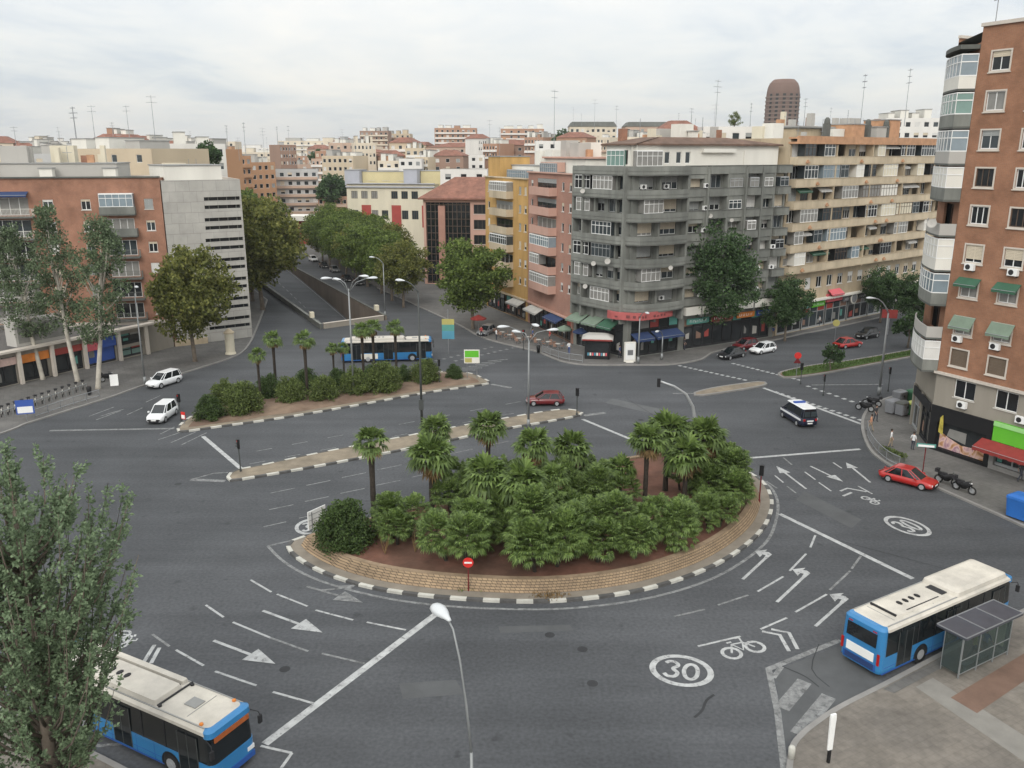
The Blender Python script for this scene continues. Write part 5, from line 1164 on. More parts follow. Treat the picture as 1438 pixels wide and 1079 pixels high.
# aerials along the skyline
for i, (x, y0, y1, Y) in enumerate([(108, 202, 150, 180), (134, 200, 148, 180), (182, 196, 148, 200), (218, 196, 134, 190), (24, 212, 178, 205), (345, 214, 172, 300), (390, 200, 178, 520), (778, 200, 126, 290), (1005, 172, 112, 172), (1053, 180, 145, 178), (1129, 172, 138, 150), (1209, 168, 104, 160), (1271, 166, 96, 170), (970, 180, 152, 172), (160, 200, 172, 240), (70, 212, 190, 240), (1190, 172, 155, 150), (320, 206, 176, 250)]):
    p0, p1_ = AT(x, y0, Y), AT(x, y1, Y)
    antenna(['tall dark lattice-like mast above the left rooftops', 'thin aerial mast right of the dark mast', 'thin aerial above the reddish attic', 'tall thin aerial above the pale block with a brown opening', 'short aerial at the far left edge', 'faint aerial above the orange brick block', 'faint aerial above the white terraced block', 'tall crossed aerial behind the salmon block', 'tall aerial on the white rooftop block', 'short aerial beside the round-topped tower', 'short aerial right of the round-topped tower', 'tall aerial above the beige balcony block, nearer the round-topped tower', 'tallest aerial above the beige balcony block, nearer the brick tower block', 'short aerial on the red gabled house', 'short aerial on the beige flank wall', 'small aerial left of the dark mast', 'stubby aerial on the attic of the beige block', 'short aerial over the pale rooftop left of the avenue'][i], (p0.x, p0.y, p0.z - 1.5), p1_.z - p0.z + 1.5, i, .16 if i == 0 else .07 * Y / 180)
# ================================================================== TREES, PALMS, SHRUBS
def rv(r_): 
    while True:
        v = Vector((r_.uniform(-1, 1), r_.uniform(-1, 1), r_.uniform(-1, 1)))
        if .05 < v.length < 1: return v.normalized()
def leafquad(b, p, d, n, l, w_, m=0):
    s = d.cross(n)
    if s.length < 1e-3: return
    s = s.normalized() * w_; b.poly([p - s * .3, p + d * l * .5 - s, p + d * l, p + d * l * .5 + s], m)
def clump(b, c, rad, n, r_, l, w_, up=.2, m=0):
    for _ in range(n):
        o = rv(r_) * rad * (r_.random() ** .45); p = c + Vector((o.x, o.y, o.z * .8)); d = (rv(r_) + o.normalized() * .6 + Vector((0, 0, up))).normalized()
        leafquad(b, p, d, rv(r_), l * r_.uniform(.7, 1.3), w_ * r_.uniform(.7, 1.3), m)
def tree_mesh(seed, h, crown_r, base, leafm, barkm, nclump, nleaf, ll, lw, shape='round', trunk_r=.22, lean=(0, 0), label='', cat='tree', name='tree', limbs=6):
    """tapered trunk and limbs that end in leaf clumps spread unevenly through the crown"""
    r_ = random.Random(seed); t = thing(name, label, cat); tb, lb = MB(), MB()
    top = Vector((lean[0], lean[1], h * .86)); mid = Vector((lean[0] * .3 + r_.uniform(-.2, .2), lean[1] * .3, base)); 
    tb.tube([(0, 0, -.2), (0, 0, .3), mid, mid.lerp(top, .5) + Vector((r_.uniform(-.3, .3), r_.uniform(-.3, .3), 0)), top], [trunk_r * 1.35, trunk_r, trunk_r * .8, trunk_r * .45, trunk_r * .1], 8)
    cs = []; ch = h - base; cz = base + ch * .5
    big = [rv(r_) for _ in range(7)]; bigr = [r_.uniform(.75, 1.15) for _ in range(7)]
    for i in range(nclump):
        v = rv(r_); k = max(v.dot(q) * s for q, s in zip(big, bigr)); rad = (r_.random() ** .38) * (.5 + .6 * max(0, k))
        if shape == 'round': p = Vector((v.x * crown_r * rad, v.y * crown_r * rad, cz + v.z * ch * .5 * rad))
        elif shape == 'column':
            f = r_.random() ** .8; prof = math.sin(math.pi * (f * .82 + .13)) ** .8; a = r_.uniform(0, 6.283); q = crown_r * prof * r_.random() ** .5 * r_.uniform(.7, 1.15)
            p = Vector((math.cos(a) * q, math.sin(a) * q, base + ch * f))
        else:
            p = Vector((v.x * crown_r * rad, v.y * crown_r * rad, cz + v.z * ch * .5 * rad)); 
        p += Vector((lean[0], lean[1], 0)) * ((p.z) / h); cs.append(p)
    for i, p in enumerate(cs):
        clump(lb, p, crown_r * (.17 if shape != 'column' else .26) * r_.uniform(.7, 1.4), int(nleaf * r_.uniform(.6, 1.4)), r_, ll, lw, .5 if shape == 'column' else .05)
    for p in sorted(cs, key=lambda q: q.z)[::max(1, len(cs) // limbs)]:
        k = min(.95, max(.2, (p.z - base) / ch * .8)); s = mid.lerp(top, k * .75); tb.tube([s, s.lerp(p, .5) + Vector((0, 0, -.2)), p], [trunk_r * .4, trunk_r * .22, trunk_r * .08], 5)
    tb.build('trunk', M[barkm], t, smooth=True); lb.build('crown', M[leafm], t); return t
def at(px, py, z=0.14): p = G(px, py, z); return (p.x, p.y, p.z)
def place(root, loc, rz=0, s=1.0): root.location = loc; root.rotation_euler = (0, 0, rz); root.scale = (s, s, s) if isinstance(s, (int, float)) else s
# plane trees of the avenue
PL1 = tree_mesh(1, 14, 5.6, 3.4, 'leaf_plane', 'bark', 230, 78, .40, .155, trunk_r=.3, label='plane tree in the avenue rows, green turning olive', name='plane_tree')
PL2 = tree_mesh(2, 13, 5.2, 3.2, 'leaf_autumn', 'bark', 220, 78, .40, .155, trunk_r=.28, label='plane tree in the avenue rows, green turning olive', name='plane_tree')
PL3 = tree_mesh(3, 13.5, 5.4, 3.2, 'leaf_plane', 'bark', 230, 76, .40, .155, trunk_r=.28, label='x', name='plane_tree')
r_ = random.Random(8); GR_ = 'plane trees lining the avenue'
base = G(560, 428); lst = []
for i in range(9):
    p = V2(base) + az(-23) * (i * 9.2 - 4) + Vector((r_.uniform(-.6, .6), r_.uniform(-.8, .8), 0)); lst.append((p, r_.uniform(.86, 1.0), 1 if i % 4 == 0 else 0))
for i in range(8):
    p = V2(G(592, 421)) + az(-23) * (i * 9 + 30) + EA * r_.uniform(1, 3); lst.append((p, r_.uniform(.82, .95), 1 if i % 3 == 0 else 0))
nl = 0
for i in range(11):
    p = V2(G(373, 436)) + AVE * (i * 9.5) + Vector((r_.uniform(-1, 1), r_.uniform(-.8, .8), 0)); lst.append((p, r_.uniform(1.3, 1.46) if i < 5 else r_.uniform(1.1, 1.25), 0 if i % 4 else 1))
for i in range(5): lst.append((V2(G(360, 440)) + AVE * (8 + i * 12) - EA * 5, 1.36, 0))
used = {}
for i, (p, s, k) in enumerate(lst):
    src = (PL1, PL2)[k] if i % 2 or k else PL3
    lab = 'plane tree in one of the leafy rows that line the avenue'
    if src.name not in used:
        tree_of(src); used[src.name] = 1; place(src, (p.x, p.y, .1), r_.uniform(0, 6.28), s); src['label'] = lab; src['group'] = GR_
    else: dup(src, (p.x, p.y, .1), r_.uniform(0, 6.28), lab, s, GR_)
# single trees
t_ = dup(PL3, at(664, 462), 1.0, 'broad plane tree on the pavement in front of the ochre block', (1.08, 1.08, 1.0)); del t_['group']
t_ = dup(PL2, at(274, 508), 2.6, 'olive and yellow plane tree on the left pavement before the grey panel block', (1.0, 1.0, 1.12)); del t_['group']
tr = tree_mesh(11, 18.2, 7.0, 4.2, 'leaf_dark', 'bark', 440, 84, .36, .13, trunk_r=.3, label='large dark green tree in front of the grey corner block', name='elm_tree'); place(tr, at(988, 484))
tr = tree_mesh(12, 11, 4.4, 2.8, 'leaf_dark', 'bark', 170, 70, .34, .13, trunk_r=.22, label='smaller dark tree by the junction of the grey and beige blocks', name='elm_tree'); place(tr, at(1102, 478), 0, .84)
d2 = dup(tr, at(1236, 452), 2.2, 'dark tree in front of the beige block behind the red road sign', .8)
tr = dup(tr, at(1280, 462), .8, 'low dark tree beside the brick tower corner', .8)
tr = tree_mesh(14, 3.6, 1.5, .9, 'leaf_dark', 'bark', 30, 40, .3, .12, trunk_r=.1, label='small tree growing on the grass median', name='small_tree'); place(tr, at(1166, 520, .18))
dup(tr, at(1275, 487, .18), 1.3, 'leafy sapling at the far end of the grass median', 1.5)
# poplars on the left pavement
PO = tree_mesh(21, 21, 2.9, 6.0, 'leaf_poplar', 'bark_white', 125, 56, .34, .095, 'column', .3, (-1.6, .6), label='slender poplar with a pale straight trunk by the blue shop, the left one', name='poplar_tree', limbs=14); place(PO, at(109, 536), 0, (1.0, 1.0, .98))
PO2 = tree_mesh(22, 19.8, 3.1, 6.0, 'leaf_poplar', 'bark_white', 130, 56, .34, .095, 'column', .3, (2.6, .3), label='slender poplar with a pale leaning trunk in front of the blue shop', name='poplar_tree', limbs=14); place(PO2, at(138, 546))
dup(PO2, at(60, 533), 2.6, 'slender poplar behind the bicycle stand, leftmost of the poplars', (.95, .95, .93))
# big foreground tree (upright ascending shoots)
def fore_tree():
    r_ = random.Random(33); t = thing('poplar_tree', 'large upswept tree filling the lower left corner in front of the bus', 'tree'); tb, lb = MB(), MB()
    tb.tube([(0, 0, -.2), (0, 0, 2), (.1, 0, 6), (.2, .1, 11), (.1, .2, 16)], [.42, .34, .27, .17, .04], 9)
    for i in range(165):
        z0 = r_.uniform(2.4, 15.6); a = r_.uniform(0, 6.283); L_ = (3.2 + 3.6 * math.sin(math.pi * min(1, max(0, (z0 + 3) / 19)))) * r_.uniform(.7, 1.12); sp_ = r_.uniform(.4, 1.05)
        d = Vector((math.cos(a) * sp_, math.sin(a) * sp_, 1)).normalized(); p0 = Vector((.1, .05, z0)); bend = Vector((math.cos(a), math.sin(a), 0))
        pts = [p0 + d * L_ * s + bend * (1.5 * s * (1 - s) * L_ * .25) + Vector((0, 0, .35 * L_ * s * s)) for s in (0, .33, .66, 1)]
        tb.tube(pts, [.08, .055, .03, .012], 4)
        for j in range(16):
            s = r_.uniform(.1, 1.0); k = min(2, int(s * 3)); p = pts[k].lerp(pts[k + 1], min(1.0, s * 3 - k)); tw = (d + rv(r_) * .75 + Vector((0, 0, .35))).normalized(); tl = r_.uniform(.5, 1.15) * (1.1 - .45 * s)
            for q in range(23):
                u_ = r_.random(); dd = (tw * .8 + rv(r_) * .9).normalized(); leafquad(lb, p + tw * tl * u_ + rv(r_) * .09, dd, rv(r_), r_.uniform(.13, .22), r_.uniform(.04, .062))
    tb.build('trunk', M['bark'], t, smooth=True); lb.build('crown', M['leaf_fore'], t); return t
FT = fore_tree(); FT.location = (-17.6, 27.6, .1); FT.scale = (.9, .9, .83)
# far clumps
tr = tree_mesh(31, 13, 6, 1.5, 'leaf_dark', 'bark', 70, 50, .9, .4, trunk_r=.3, label='dark conifer-like tree between the brown towers and the striped tower', name='dark_tree')
p = AT(586, 250, 480); place(tr, (p.x, p.y, AT(586, 196, 480).z - 17), 0, (.9, .9, 1.3))
def fartree(px, yt, Y, s, label): p = AT(px, yt, Y); dup(tr, (p.x, p.y, p.z - 13 * s), px, label, s)
fartree(568, 212, 560, .9, 'dark tree left of the tall conifer on the rise'); fartree(460, 246, 300, .85, 'green tree clump at the end of the avenue, left one'); fartree(476, 247, 306, .8, 'green tree clump at the end of the avenue, right one')
fartree(443, 210, 420, .6, 'small tree before the white terraced block'); fartree(497, 214, 480, .6, 'small tree before the brown brick row'); fartree(685, 194, 500, .7, 'dark tree between the striped tower and the terraced brick block'); fartree(787, 183, 400, .9, 'dark tree left of the mansard block'); fartree(552, 214, 470, .8, 'tree in front of the brown towers'); fartree(294, 199, 186, .42, 'bare-looking brown tree beside the pale rooftop block')
# ------------------------------------------------------------------ fan palms
def fan(b, p, d, L_, r_, spread=1.9, n=9, w_=.075, m=0, droop=.25):
    d = d.normalized(); s = d.cross(Vector((0, 0, 1)))
    s = s.normalized() if s.length > .05 else Vector((1, 0, 0)); nn = s.cross(d).normalized(); pet = p + d * L_ * .5
    b.poly([p - s * .02, p + s * .02, pet + s * .015, pet - s * .015], m)
    for i in range(n):
        a = (i / (n - 1) - .5) * 2 * spread * .5 * 1.6; l = L_ * .62 * (1 - .18 * abs(a)); dd = (d * math.cos(a) + s * math.sin(a)).normalized()
        q = pet + dd * l * .55 + nn * .04; t2 = pet + dd * l + Vector((0, 0, -droop * l * r_.uniform(.4, 1.3))); pr = dd.cross(nn).normalized() * w_ * L_
        b.poly([pet, q + pr, t2, q - pr], m)
def palm(seed, h, crown, label, nf=44, skirt=14, tr_=.17, name='fan_palm', lean=0.0):
    r_ = random.Random(seed); t = thing(name, label, 'palm tree'); a0 = r_.uniform(0, 6.28); top = Vector((math.cos(a0) * lean, math.sin(a0) * lean, h))
    b = MB(); k = 7; b.tube([Vector((0, 0, -.3)).lerp(top, i / k) if i else Vector((0, 0, -.3)) for i in range(k + 1)], [tr_ * (1.25 if i == 0 else 1.0 + .08 * (i % 2) + (.25 if i >= k - 1 else 0)) for i in range(k + 1)], 8)
    b.build('trunk', M['bark_palm'], t, smooth=True); b = MB()
    for i in range(nf):
        e = math.asin(r_.uniform(-.42, .98)); a = i * 2.39996 + r_.uniform(-.2, .2); d = Vector((math.cos(a) * math.cos(e), math.sin(a) * math.cos(e), math.sin(e)))
        fan(b, top + d * .12, d, crown * r_.uniform(.8, 1.1), r_, droop=.5 - .35 * math.sin(e))
    b.build('fronds', M['frond'], t)
    if skirt:
        b = MB()
        for i in range(skirt):
            a = i * 2.39996; e = -r_.uniform(.6, 1.25); d = Vector((math.cos(a) * math.cos(e), math.sin(a) * math.cos(e), math.sin(e))); fan(b, top + Vector((0, 0, -.15)) + d * .1, d, crown * r_.uniform(.6, .85), r_, 1.2, 7, .06)
        b.build('dead_fronds', M['frond_dead'], t)
    return t
def clumpalm(seed, rad, label, n=150, hh=1.0, light=True):
    """low many-headed fan palm: a dome of fans from several short stems"""
    r_ = random.Random(seed); t = thing('bush_palm', label, 'palm bush'); b = MB(); st = MB()
    heads = [Vector((math.cos(i * 2.1 + seed) * rad * .46, math.sin(i * 2.1 + seed) * rad * .46, rad * hh * (.86, .56, .7, .46)[i] * r_.uniform(.9, 1.12))) for i in range(4)]
    for hd in heads: st.tube([(hd.x * .6, hd.y * .6, -.3), tuple(hd)], [.15, .1], 6)
    for i in range(n):
        hd = heads[i % 4]; v = rv(r_)
        if v.z < -.62: v.z *= -1
        d = v.normalized(); fan(b, hd + d * rad * r_.uniform(.16, .36), (d + rv(r_) * .25), rad * r_.uniform(.22, .33), r_, 2.1, 10, .06, droop=.3)
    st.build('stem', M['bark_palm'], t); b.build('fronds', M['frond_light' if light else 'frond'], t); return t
def bush(seed, rad, hh, label, m='leaf_bush', n=60, nl_=52, name='shrub'):
    r_ = random.Random(seed); t = thing(name, label, 'shrub'); b = MB(); st = MB()
    for i in range(n):
        v = rv(r_); v.z = abs(v.z); q = r_.random() ** .3 * r_.uniform(.82, 1.05); clump(b, Vector((v.x * rad * q, v.y * rad * q, .15 + v.z * hh * q)), rad * .24, nl_, r_, .2, .055, .3)
    for i in range(5): a = i * 1.3; st.tube([(0, 0, -.2), (math.cos(a) * rad * .5, math.sin(a) * rad * .5, hh * .6)], [.06, .03], 5)
    st.build('stem', M['bark'], t); b.build('foliage', M[m], t); return t
ZS = .82
def onbed(px, py, z=ZS): p = G(px, py, z); return (p.x, p.y, z - .05)
P_A = palm(1, 6.6, 1.25, 'tall thin fan palm nearest the white board on the planted island', 46, 12, .19)
P_B = palm(2, 4.6, 1.75, 'bushy fan palm with a brown skirt, right of the tall thin one', 66, 24, .19)
P_C = palm(3, 5.6, 1.5, 'fan palm standing at the back edge of the planted island', 54, 16, .17)
for q in (P_A, P_B, P_C): tree_of(q)
place(P_A, onbed(526, 742)); place(P_B, onbed(607, 722)); place(P_C, onbed(686, 694))
for src, px, py, s, rz, lab in [
 (P_C, 614, 690, .92, 1.2, 'fan palm behind the bushy skirted one on the planted island'), (P_B, 683, 748, .93, 2.0, 'shaggy fan palm above the round palm bush left of the no entry sign'),
 (P_C, 749, 722, .98, .4, 'fan palm rising at the back middle of the planted island'), (P_B, 800, 700, .9, 2.9, 'round headed fan palm at the back, seen against the stop line'), (P_B, 734, 760, .95, 1.1, 'shaggy fan palm in the dark middle of the planted island'),
 (P_C, 905, 716, 1.0, 3.0, 'slim palm, left trunk of the right hand palm group'), (P_B, 934, 690, 1.06, 2.2, 'leafy palm at the top of the right hand palm group'), (P_B, 960, 716, .95, .9, 'palm with visible dark trunk right of the slim one'),
 (P_B, 985, 690, 1.0, 4.0, 'palm at the right of the top palm group, touching the bend'), (P_B, 870, 716, .7, 5.0, 'short palm with hanging fronds left of the slim trunk'), (P_C, 778, 742, .72, 2.5, 'short fan palm peeping over the middle palm bushes')]:
    dup(src, onbed(px, py), rz, lab, s)
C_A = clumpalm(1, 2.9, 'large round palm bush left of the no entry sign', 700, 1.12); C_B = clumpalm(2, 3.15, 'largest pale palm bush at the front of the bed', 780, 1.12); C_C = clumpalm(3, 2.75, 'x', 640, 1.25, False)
for q in (C_A, C_B, C_C): tree_of(q)
place(C_A, onbed(645, 788)); place(C_B, onbed(762, 794))
for src, px, py, s, rz, lab in [(C_A, 562, 758, .8, 1.5, 'palm bush right of the dense oleander-like shrub'), (C_A, 828, 782, .95, 2.2, 'light palm bush in front, right of the largest one'), (C_B, 888, 776, .82, .7, 'palm bush before the slim palm trunk'),
 (C_A, 942, 760, .85, 4.0, 'palm bush in the right third of the bed, near the red soil'), (C_A, 999, 738, .68, 3.0, 'small palm bush near the right rim of the bed'), (C_B, 1016, 710, .86, 5.1, 'palm bush spilling over the right rim under the bend'), (C_B, 780, 748, .84, 1.9, 'palm bush in the middle behind the largest one'),
 (C_C, 850, 722, .98, 1.0, None), (C_C, 700, 752, .9, 2.0, None), (C_C, 640, 722, .85, 3.3, None), (C_C, 725, 708, .9, .2, None), (C_C, 812, 716, .8, 1.3, None), (C_C, 1000, 684, .9, 2.9, None), (C_C, 660, 706, .9, 1.9, None), (C_C, 765, 716, 1.0, 2.9, None), (C_C, 830, 694, .75, .9, None), (C_C, 790, 735, .95, 5.9, None), (C_C, 1025, 700, .75, .1, None), (C_C, 965, 690, .7, 2.2, None), (C_B, 735, 768, .75, 3.9, 'pale palm bush at the left flank of the largest one')]:
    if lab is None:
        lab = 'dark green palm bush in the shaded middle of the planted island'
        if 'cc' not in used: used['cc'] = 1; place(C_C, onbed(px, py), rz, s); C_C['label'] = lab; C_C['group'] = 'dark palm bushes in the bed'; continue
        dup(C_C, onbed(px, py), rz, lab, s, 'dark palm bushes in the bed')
    else: dup(src, onbed(px, py), rz, lab, s)
q_ = AT(1031, 177, 168); rb = bush(71, 1.3, 2.6, 'pale yellow-green rooftop shrub on the white block', 'weeds', 40, 40); rb.location = (q_.x, q_.y, q_.z)
S1 = bush(5, 2.0, 3.1, 'dense dark green shrub at the left tip of the planted island', 'leaf_bush', 230, 60); place(S1, onbed(486, 762))
# flat-topped shrubs and slim palms on the shrub median
zs = .22
S2 = bush(6, 1.7, 2.7, 'rounded olive shrub on the shrub median', 'leaf_olive', 170, 52); S3 = bush(7, 1.6, 2.5, 'rounded dark shrub on the shrub median', 'leaf_bush', 160, 52)
tree_of(S2); tree_of(S3); f2_ = f3_ = True
for i, (px, py, s, k, lab) in enumerate([(295, 587, .95, 1, 'dark low shrub at the left tip of the shrub median'), (343, 578, 1.22, 0, 'large olive shrub, second from the left on the shrub median'), (316, 566, .95, 0, 'olive shrub half hidden behind the large one'), (409, 563, 1.0, 0, 'round pale olive shrub between two palms'), (455, 560, 1.0, 0, 'olive shrub right of the tallest median palm'), (378, 556, .95, 1, 'dark shrub behind the round pale one'),
   (500, 552, 1.1, 0, 'olive shrub left of the lamp post on the median'), (540, 548, 1.25, 0, 'widest olive shrub in front of the distant bus'), (598, 536, 1.05, 0, 'olive shrub under the front of the distant bus'), (566, 534, .7, 1, 'low dark shrub between the two widest ones'), (638, 530, .62, 1, 'smallest dark shrub at the right tip of the median'), (475, 545, .9, 1, 'dark shrub behind the olive ones, left of the bus tail'), (430, 545, .9, 1, 'dark shrub at the back of the median by the second palm'), (520, 538, .8, 1, 'dark shrub right before the bus side')]):
    src = S3 if k else S2; p = onbed(px, py, zs)
    if k and f3_: f3_ = False; place(src, p, i, s); src['label'] = lab
    elif not k and f2_: f2_ = False; place(src, p, i, s); src['label'] = lab
    else: dup(src, p, i * 1.7, lab, s)
P_D = palm(7, 6.2, 1.15, 'slim median palm, second from the left', 40, 14, .16); tree_of(P_D); place(P_D, onbed(388, 548, zs), 0, .98)
for px, py, s, lab in [(366, 562, .84, 'slim median palm, the leftmost one'), (432, 556, 1.05, 'slim median palm, the tallest, third from the left'), (470, 541, .72, 'short slim palm left of the lamp post on the median'), (484, 538, .7, 'short slim palm just left of the bus tail'), (511, 532, .98, 'median palm before the bus tail, left of a pair'), (526, 531, 1.02, 'median palm before the bus, right of a pair'), (557, 528, .98, 'rightmost slim median palm, in front of the bus')]:
    dup(P_D, onbed(px, py, zs), px * .7, lab, s)
# sprouts and weeds
r_ = random.Random(77)
for px, py, lab in ((772, 838, 'brown dead weed at the foot of the brick wall'), (657, 826, 'green weeds at the foot of the no entry sign')):
    b = MB(); p = G(px, py, .15)
    for i in range(160): q = Vector((r_.gauss(0, .55), r_.gauss(0, .22), 0)); leafquad(b, q, (rv(r_) + Vector((0, 0, 1.2))).normalized(), rv(r_), r_.uniform(.12, .3), .03)
    tag(b.build('weed_tuft', M['frond_dead' if px > 700 else 'weeds'], None, loc=(p.x, p.y, p.z)), lab, 'weeds')
b = MB()
for px, py in ((541, 778), (583, 776), (620, 778)):
    p = G(px, py, ZS)
    for i in range(9): e = Vector((r_.uniform(-.45, .45), r_.uniform(-.3, .3), r_.uniform(.9, 1.6))); q = Vector((p.x, p.y, ZS)); b.tube([q, q + e * .5 + rv(r_) * .1, q + e], [.02, .015, .006], 4)
b2 = b; pc = G(583, 776, ZS); tag(b.build('dry_sprout', M['frond_dead'], None, world=True, loc=(pc.x, pc.y, ZS)), 'bare dry sprouts in the red soil at the left of the bed', 'plant')
# ================================================================== VEHICLES
def rrect(x0, x1, y0, y1, r, z, n=4):
    pts = []
    for cx, cy, a0 in ((x1 - r, y1 - r, 0), (x0 + r, y1 - r, 90), (x0 + r, y0 + r, 180), (x1 - r, y0 + r, 270)):
        for i in range(n + 1): a = R(a0 + 90 * i / n); pts.append((cx + r * math.cos(a), cy + r * math.sin(a), z))
    return pts
def wheel(parent, x, y, r, w_, name='wheel'):
    b = MB(); b.tube([(x, y - w_ / 2, r), (x, y + w_ / 2, r)], r, 16); o = b.build(name, M['tyre'], parent)
    s = 1 if y > 0 else -1; b = MB(); b.tube([(x, y + s * w_ * .3, r), (x, y + s * (w_ / 2 + .012), r)], r * .62, 12); b.tube([(x, y + s * w_ / 2, r), (x, y + s * (w_ / 2 + .03), r)], r * .2, 8); b.build('rim', M['rim'], o); return o
def make_bus(label, kind=0):
    """12 m city bus, x forward; doors on the right side (-y)"""
    t = thing('city_bus', label, 'bus', group='blue city buses'); L0, L1, W = -6.0, 6.0, 1.275
    b = MB(); b.loft([rrect(L0 + .06, L1 - .06, -W + .03, W - .03, .3, .3), rrect(L0, L1, -W, W, .32, .5), rrect(L0, L1, -W, W, .32, 1.28)], 0)
    
    for x in (-4.6, -3.4, -1.5, -.6, 1.1, 2.3, 5.1):
        for s in (1, -1): b.box(x, x + .02, s * (W + .002) - .004, s * (W + .002) + .004, .36, 1.27, 1)
    for s in (1, -1): b.box(L0 + .3, L1 - .3, s * (W + .002) - .005, s * (W + .002) + .005, .62, .65, 1); b.box(L0 + .2, L1 - .4, s * (W + .003) - .012, s * (W + .003) + .012, .3, .36, 1)
    b.build('body', [M['busblue'], M['busblue_dark']], t)
    b = MB(); b.loft([rrect(L0 + .02, L1 - .02, -W + .02, W - .02, .32, 1.281), rrect(L0 + .05, L1 - .10, -W + .05, W - .05, .34, 2.72)], 0); gl_ = b.build('window_band', M['busglass'], t)
    b = MB()
    for x in (-4.4, -2.9, -1.4, .1, 1.6, 3.1, 4.5):
        for s in (1, -1): b.obox((x - .035, s * (W - .012), 1.29), (.07, 0, 0), (0, -s * .03, 1.42), (0, s * .012, 0))
    b.build('pillar', M['dark'], gl_)
    b = MB(); b.loft([rrect(L0 - .005, L0 + .62, -W - .002, W + .002, .3, 1.2), rrect(L0 + .03, L0 + .62, -W + .03, W - .03, .3, 2.8), rrect(L0 + .16, L0 + .62, -W + .16, W - .16, .2, 2.95)], 0); b.build('rear_panel', M['busblue'], t)
    b = MB(); b.obox((L0 - .004, -.92, 1.78), (.022, 0, .78), (0, 1.84, 0), (-.02, 0, 0)); b.build('rear_window', M['glass_dark'], t)
    b = MB(); b.box(L0 - .03, L0 + .01, -.85, .85, .92, 1.42); b.build('advert_panel', M['white'], t)
    b = MB(); b.box(L0 - .02, L0 + .02, -1.0, 1.0, .42, .8); 
    for i in range(6): b.box(L0 - .028, L0 - .021, -.9, .9, .46 + i * .055, .485 + i * .055, 1)
    b.build('engine_grille', [M['busblue_dark'], M['dark']], t)
    for s in (1, -1):
        b = MB(); b.box(L0 - .03, L0 + .02, s * 1.12 - .07, s * 1.12 + .07, .85, 1.5); b.box(L0 - .0, L0 + .03, s * .75 - .12, s * .75 + .12, 2.62, 2.68); b.build('tail_light', M['taillight'], t)
        b = MB(); b.box(L1 - .05, L1 + .02, s * .95 - .2, s * .95 + .2, .72, .92); b.build('headlight', M['headlight'], t)
    # roof
    b = MB(); b.loft([rrect(L0 + .3, L1 - .05, -W + .02, W - .02, .3, 2.7), rrect(L0 + .34, L1 - .12, -W + .04, W - .04, .3, 2.84), rrect(L0 + .44, L1 - .3, -W + .2, W - .2, .25, 2.95), rrect(L0 + .5, L1 - .4, -W + .4, W - .4, .25, 2.98)], 0)
    for x in (-4.6, -3.0, -1.2, .6, 2.4, 4.2): b.box(x, x + .03, -.85, .85, 2.981, 2.995, 1)
    for s in (1, -1): b.box(L0 + .6, L1 - .5, s * 1.06 - .03, s * 1.06 + .03, 2.945, 2.985, 1)
    rf = b.build('roof', [M['busroof'], M['roofgrey']], t)
    if kind == 0:      # gas tank housing over the front half
        b = MB(); b.loft([rrect(.5, 5.5, -1.12, 1.12, .2, 2.93), rrect(.62, 5.4, -1.08, 1.08, .2, 3.18), rrect(.95, 5.1, -.85, .85, .2, 3.3)]); b.build('roof_housing', M['busroof'], rf)
        b = MB(); b.box(.62, 1.15, -.55, .55, 3.0, 3.15); b.box(-.1, .55, -.5, .5, 2.99, 3.04); b.build('roof_hatch', M['dark'], rf)
        b = MB(); b.loft([rrect(-4.3, .0, -.8, .8, .1, 2.97), rrect(-4.25, -.05, -.75, .75, .1, 3.06)]); b.build('roof_unit', M['busroof'], rf); vx, vz = -2.9, 3.07
        b = MB(); b.box(-3.2, -.4, -.62, -.56, 3.062, 3.085); b.box(-4.28, -4.2, -.7, .9, 3.0, 3.12); b.build('roof_rail', M['dark'], rf)
    else:
        b = MB(); b.loft([rrect(-4.9, 2.4, -1.02, .55, .12, 2.96), rrect(-4.8, 2.3, -.95, .5, .12, 3.2)]); b.loft([rrect(-4.9, 2.2, .7, 1.08, .08, 2.96), rrect(-4.85, 2.15, .74, 1.04, .08, 3.12)]); b.build('roof_unit', M['busroof'], rf); vx, vz = -2.0, 3.205
        b = MB(); b.box(-4.8, 2.1, .585, .66, 2.985, 3.03); b.box(2.42, 2.5, -.95, 1.05, 2.985, 3.04); b.build('roof_rail', M['dark'], rf)
        b = MB(); b.box(3.4, 4.1, -.3, .3, 2.985, 3.02); b.build('roof_hatch', M['roofgrey'], rf)
        for x, y in ((2.6, .9), (2.55, -.9), (5.2, .95), (5.2, -.95)): b = MB(); b.lathe([(.09, 2.96), (.09, 3.05), (.03, 3.08)], 8, (x, y, 0)); b.build('roof_beacon', M['dark'] if x < 4 else M['orange'], rf)
    b = MB()
    for i in range(4):
        x = vx + i * .52; b.v += []; b.loft([[(x + .13 * math.cos(k * .785), .08 + .2 * math.sin(k * .785) - (.3 if kind else 0), z_) for k in range(8)] for z_ in (vz - .02, vz + .03)])
    b.build('roof_vent', M['black'], rf)
    # front
    b = MB(); b.loft([rrect(L1 - .6, L1 - .02, -W + .01, W - .01, .3, 2.6), rrect(L1 - .6, L1 - .04, -W + .02, W - .02, .3, 2.86), rrect(L1 - .6, L1 - .25, -W + .2, W - .2, .2, 2.96)]); b.build('front_cap', M['busblue'], t)
    b = MB(); b.box(L1 - .06, L1 - .012, -1.0, 1.0, 2.32, 2.58, 0); b.build('display', mat('display', (.35, .10, .03), .4, .2, 3), t) if kind else b.build('display', bpy.data.materials.get('display') or M['orange'], t)
    b = MB(); b.box(L1 - .02, L1 + .03, -1.15, 1.15, .32, .6); b.build('bumper', M['busblue_dark'], t)
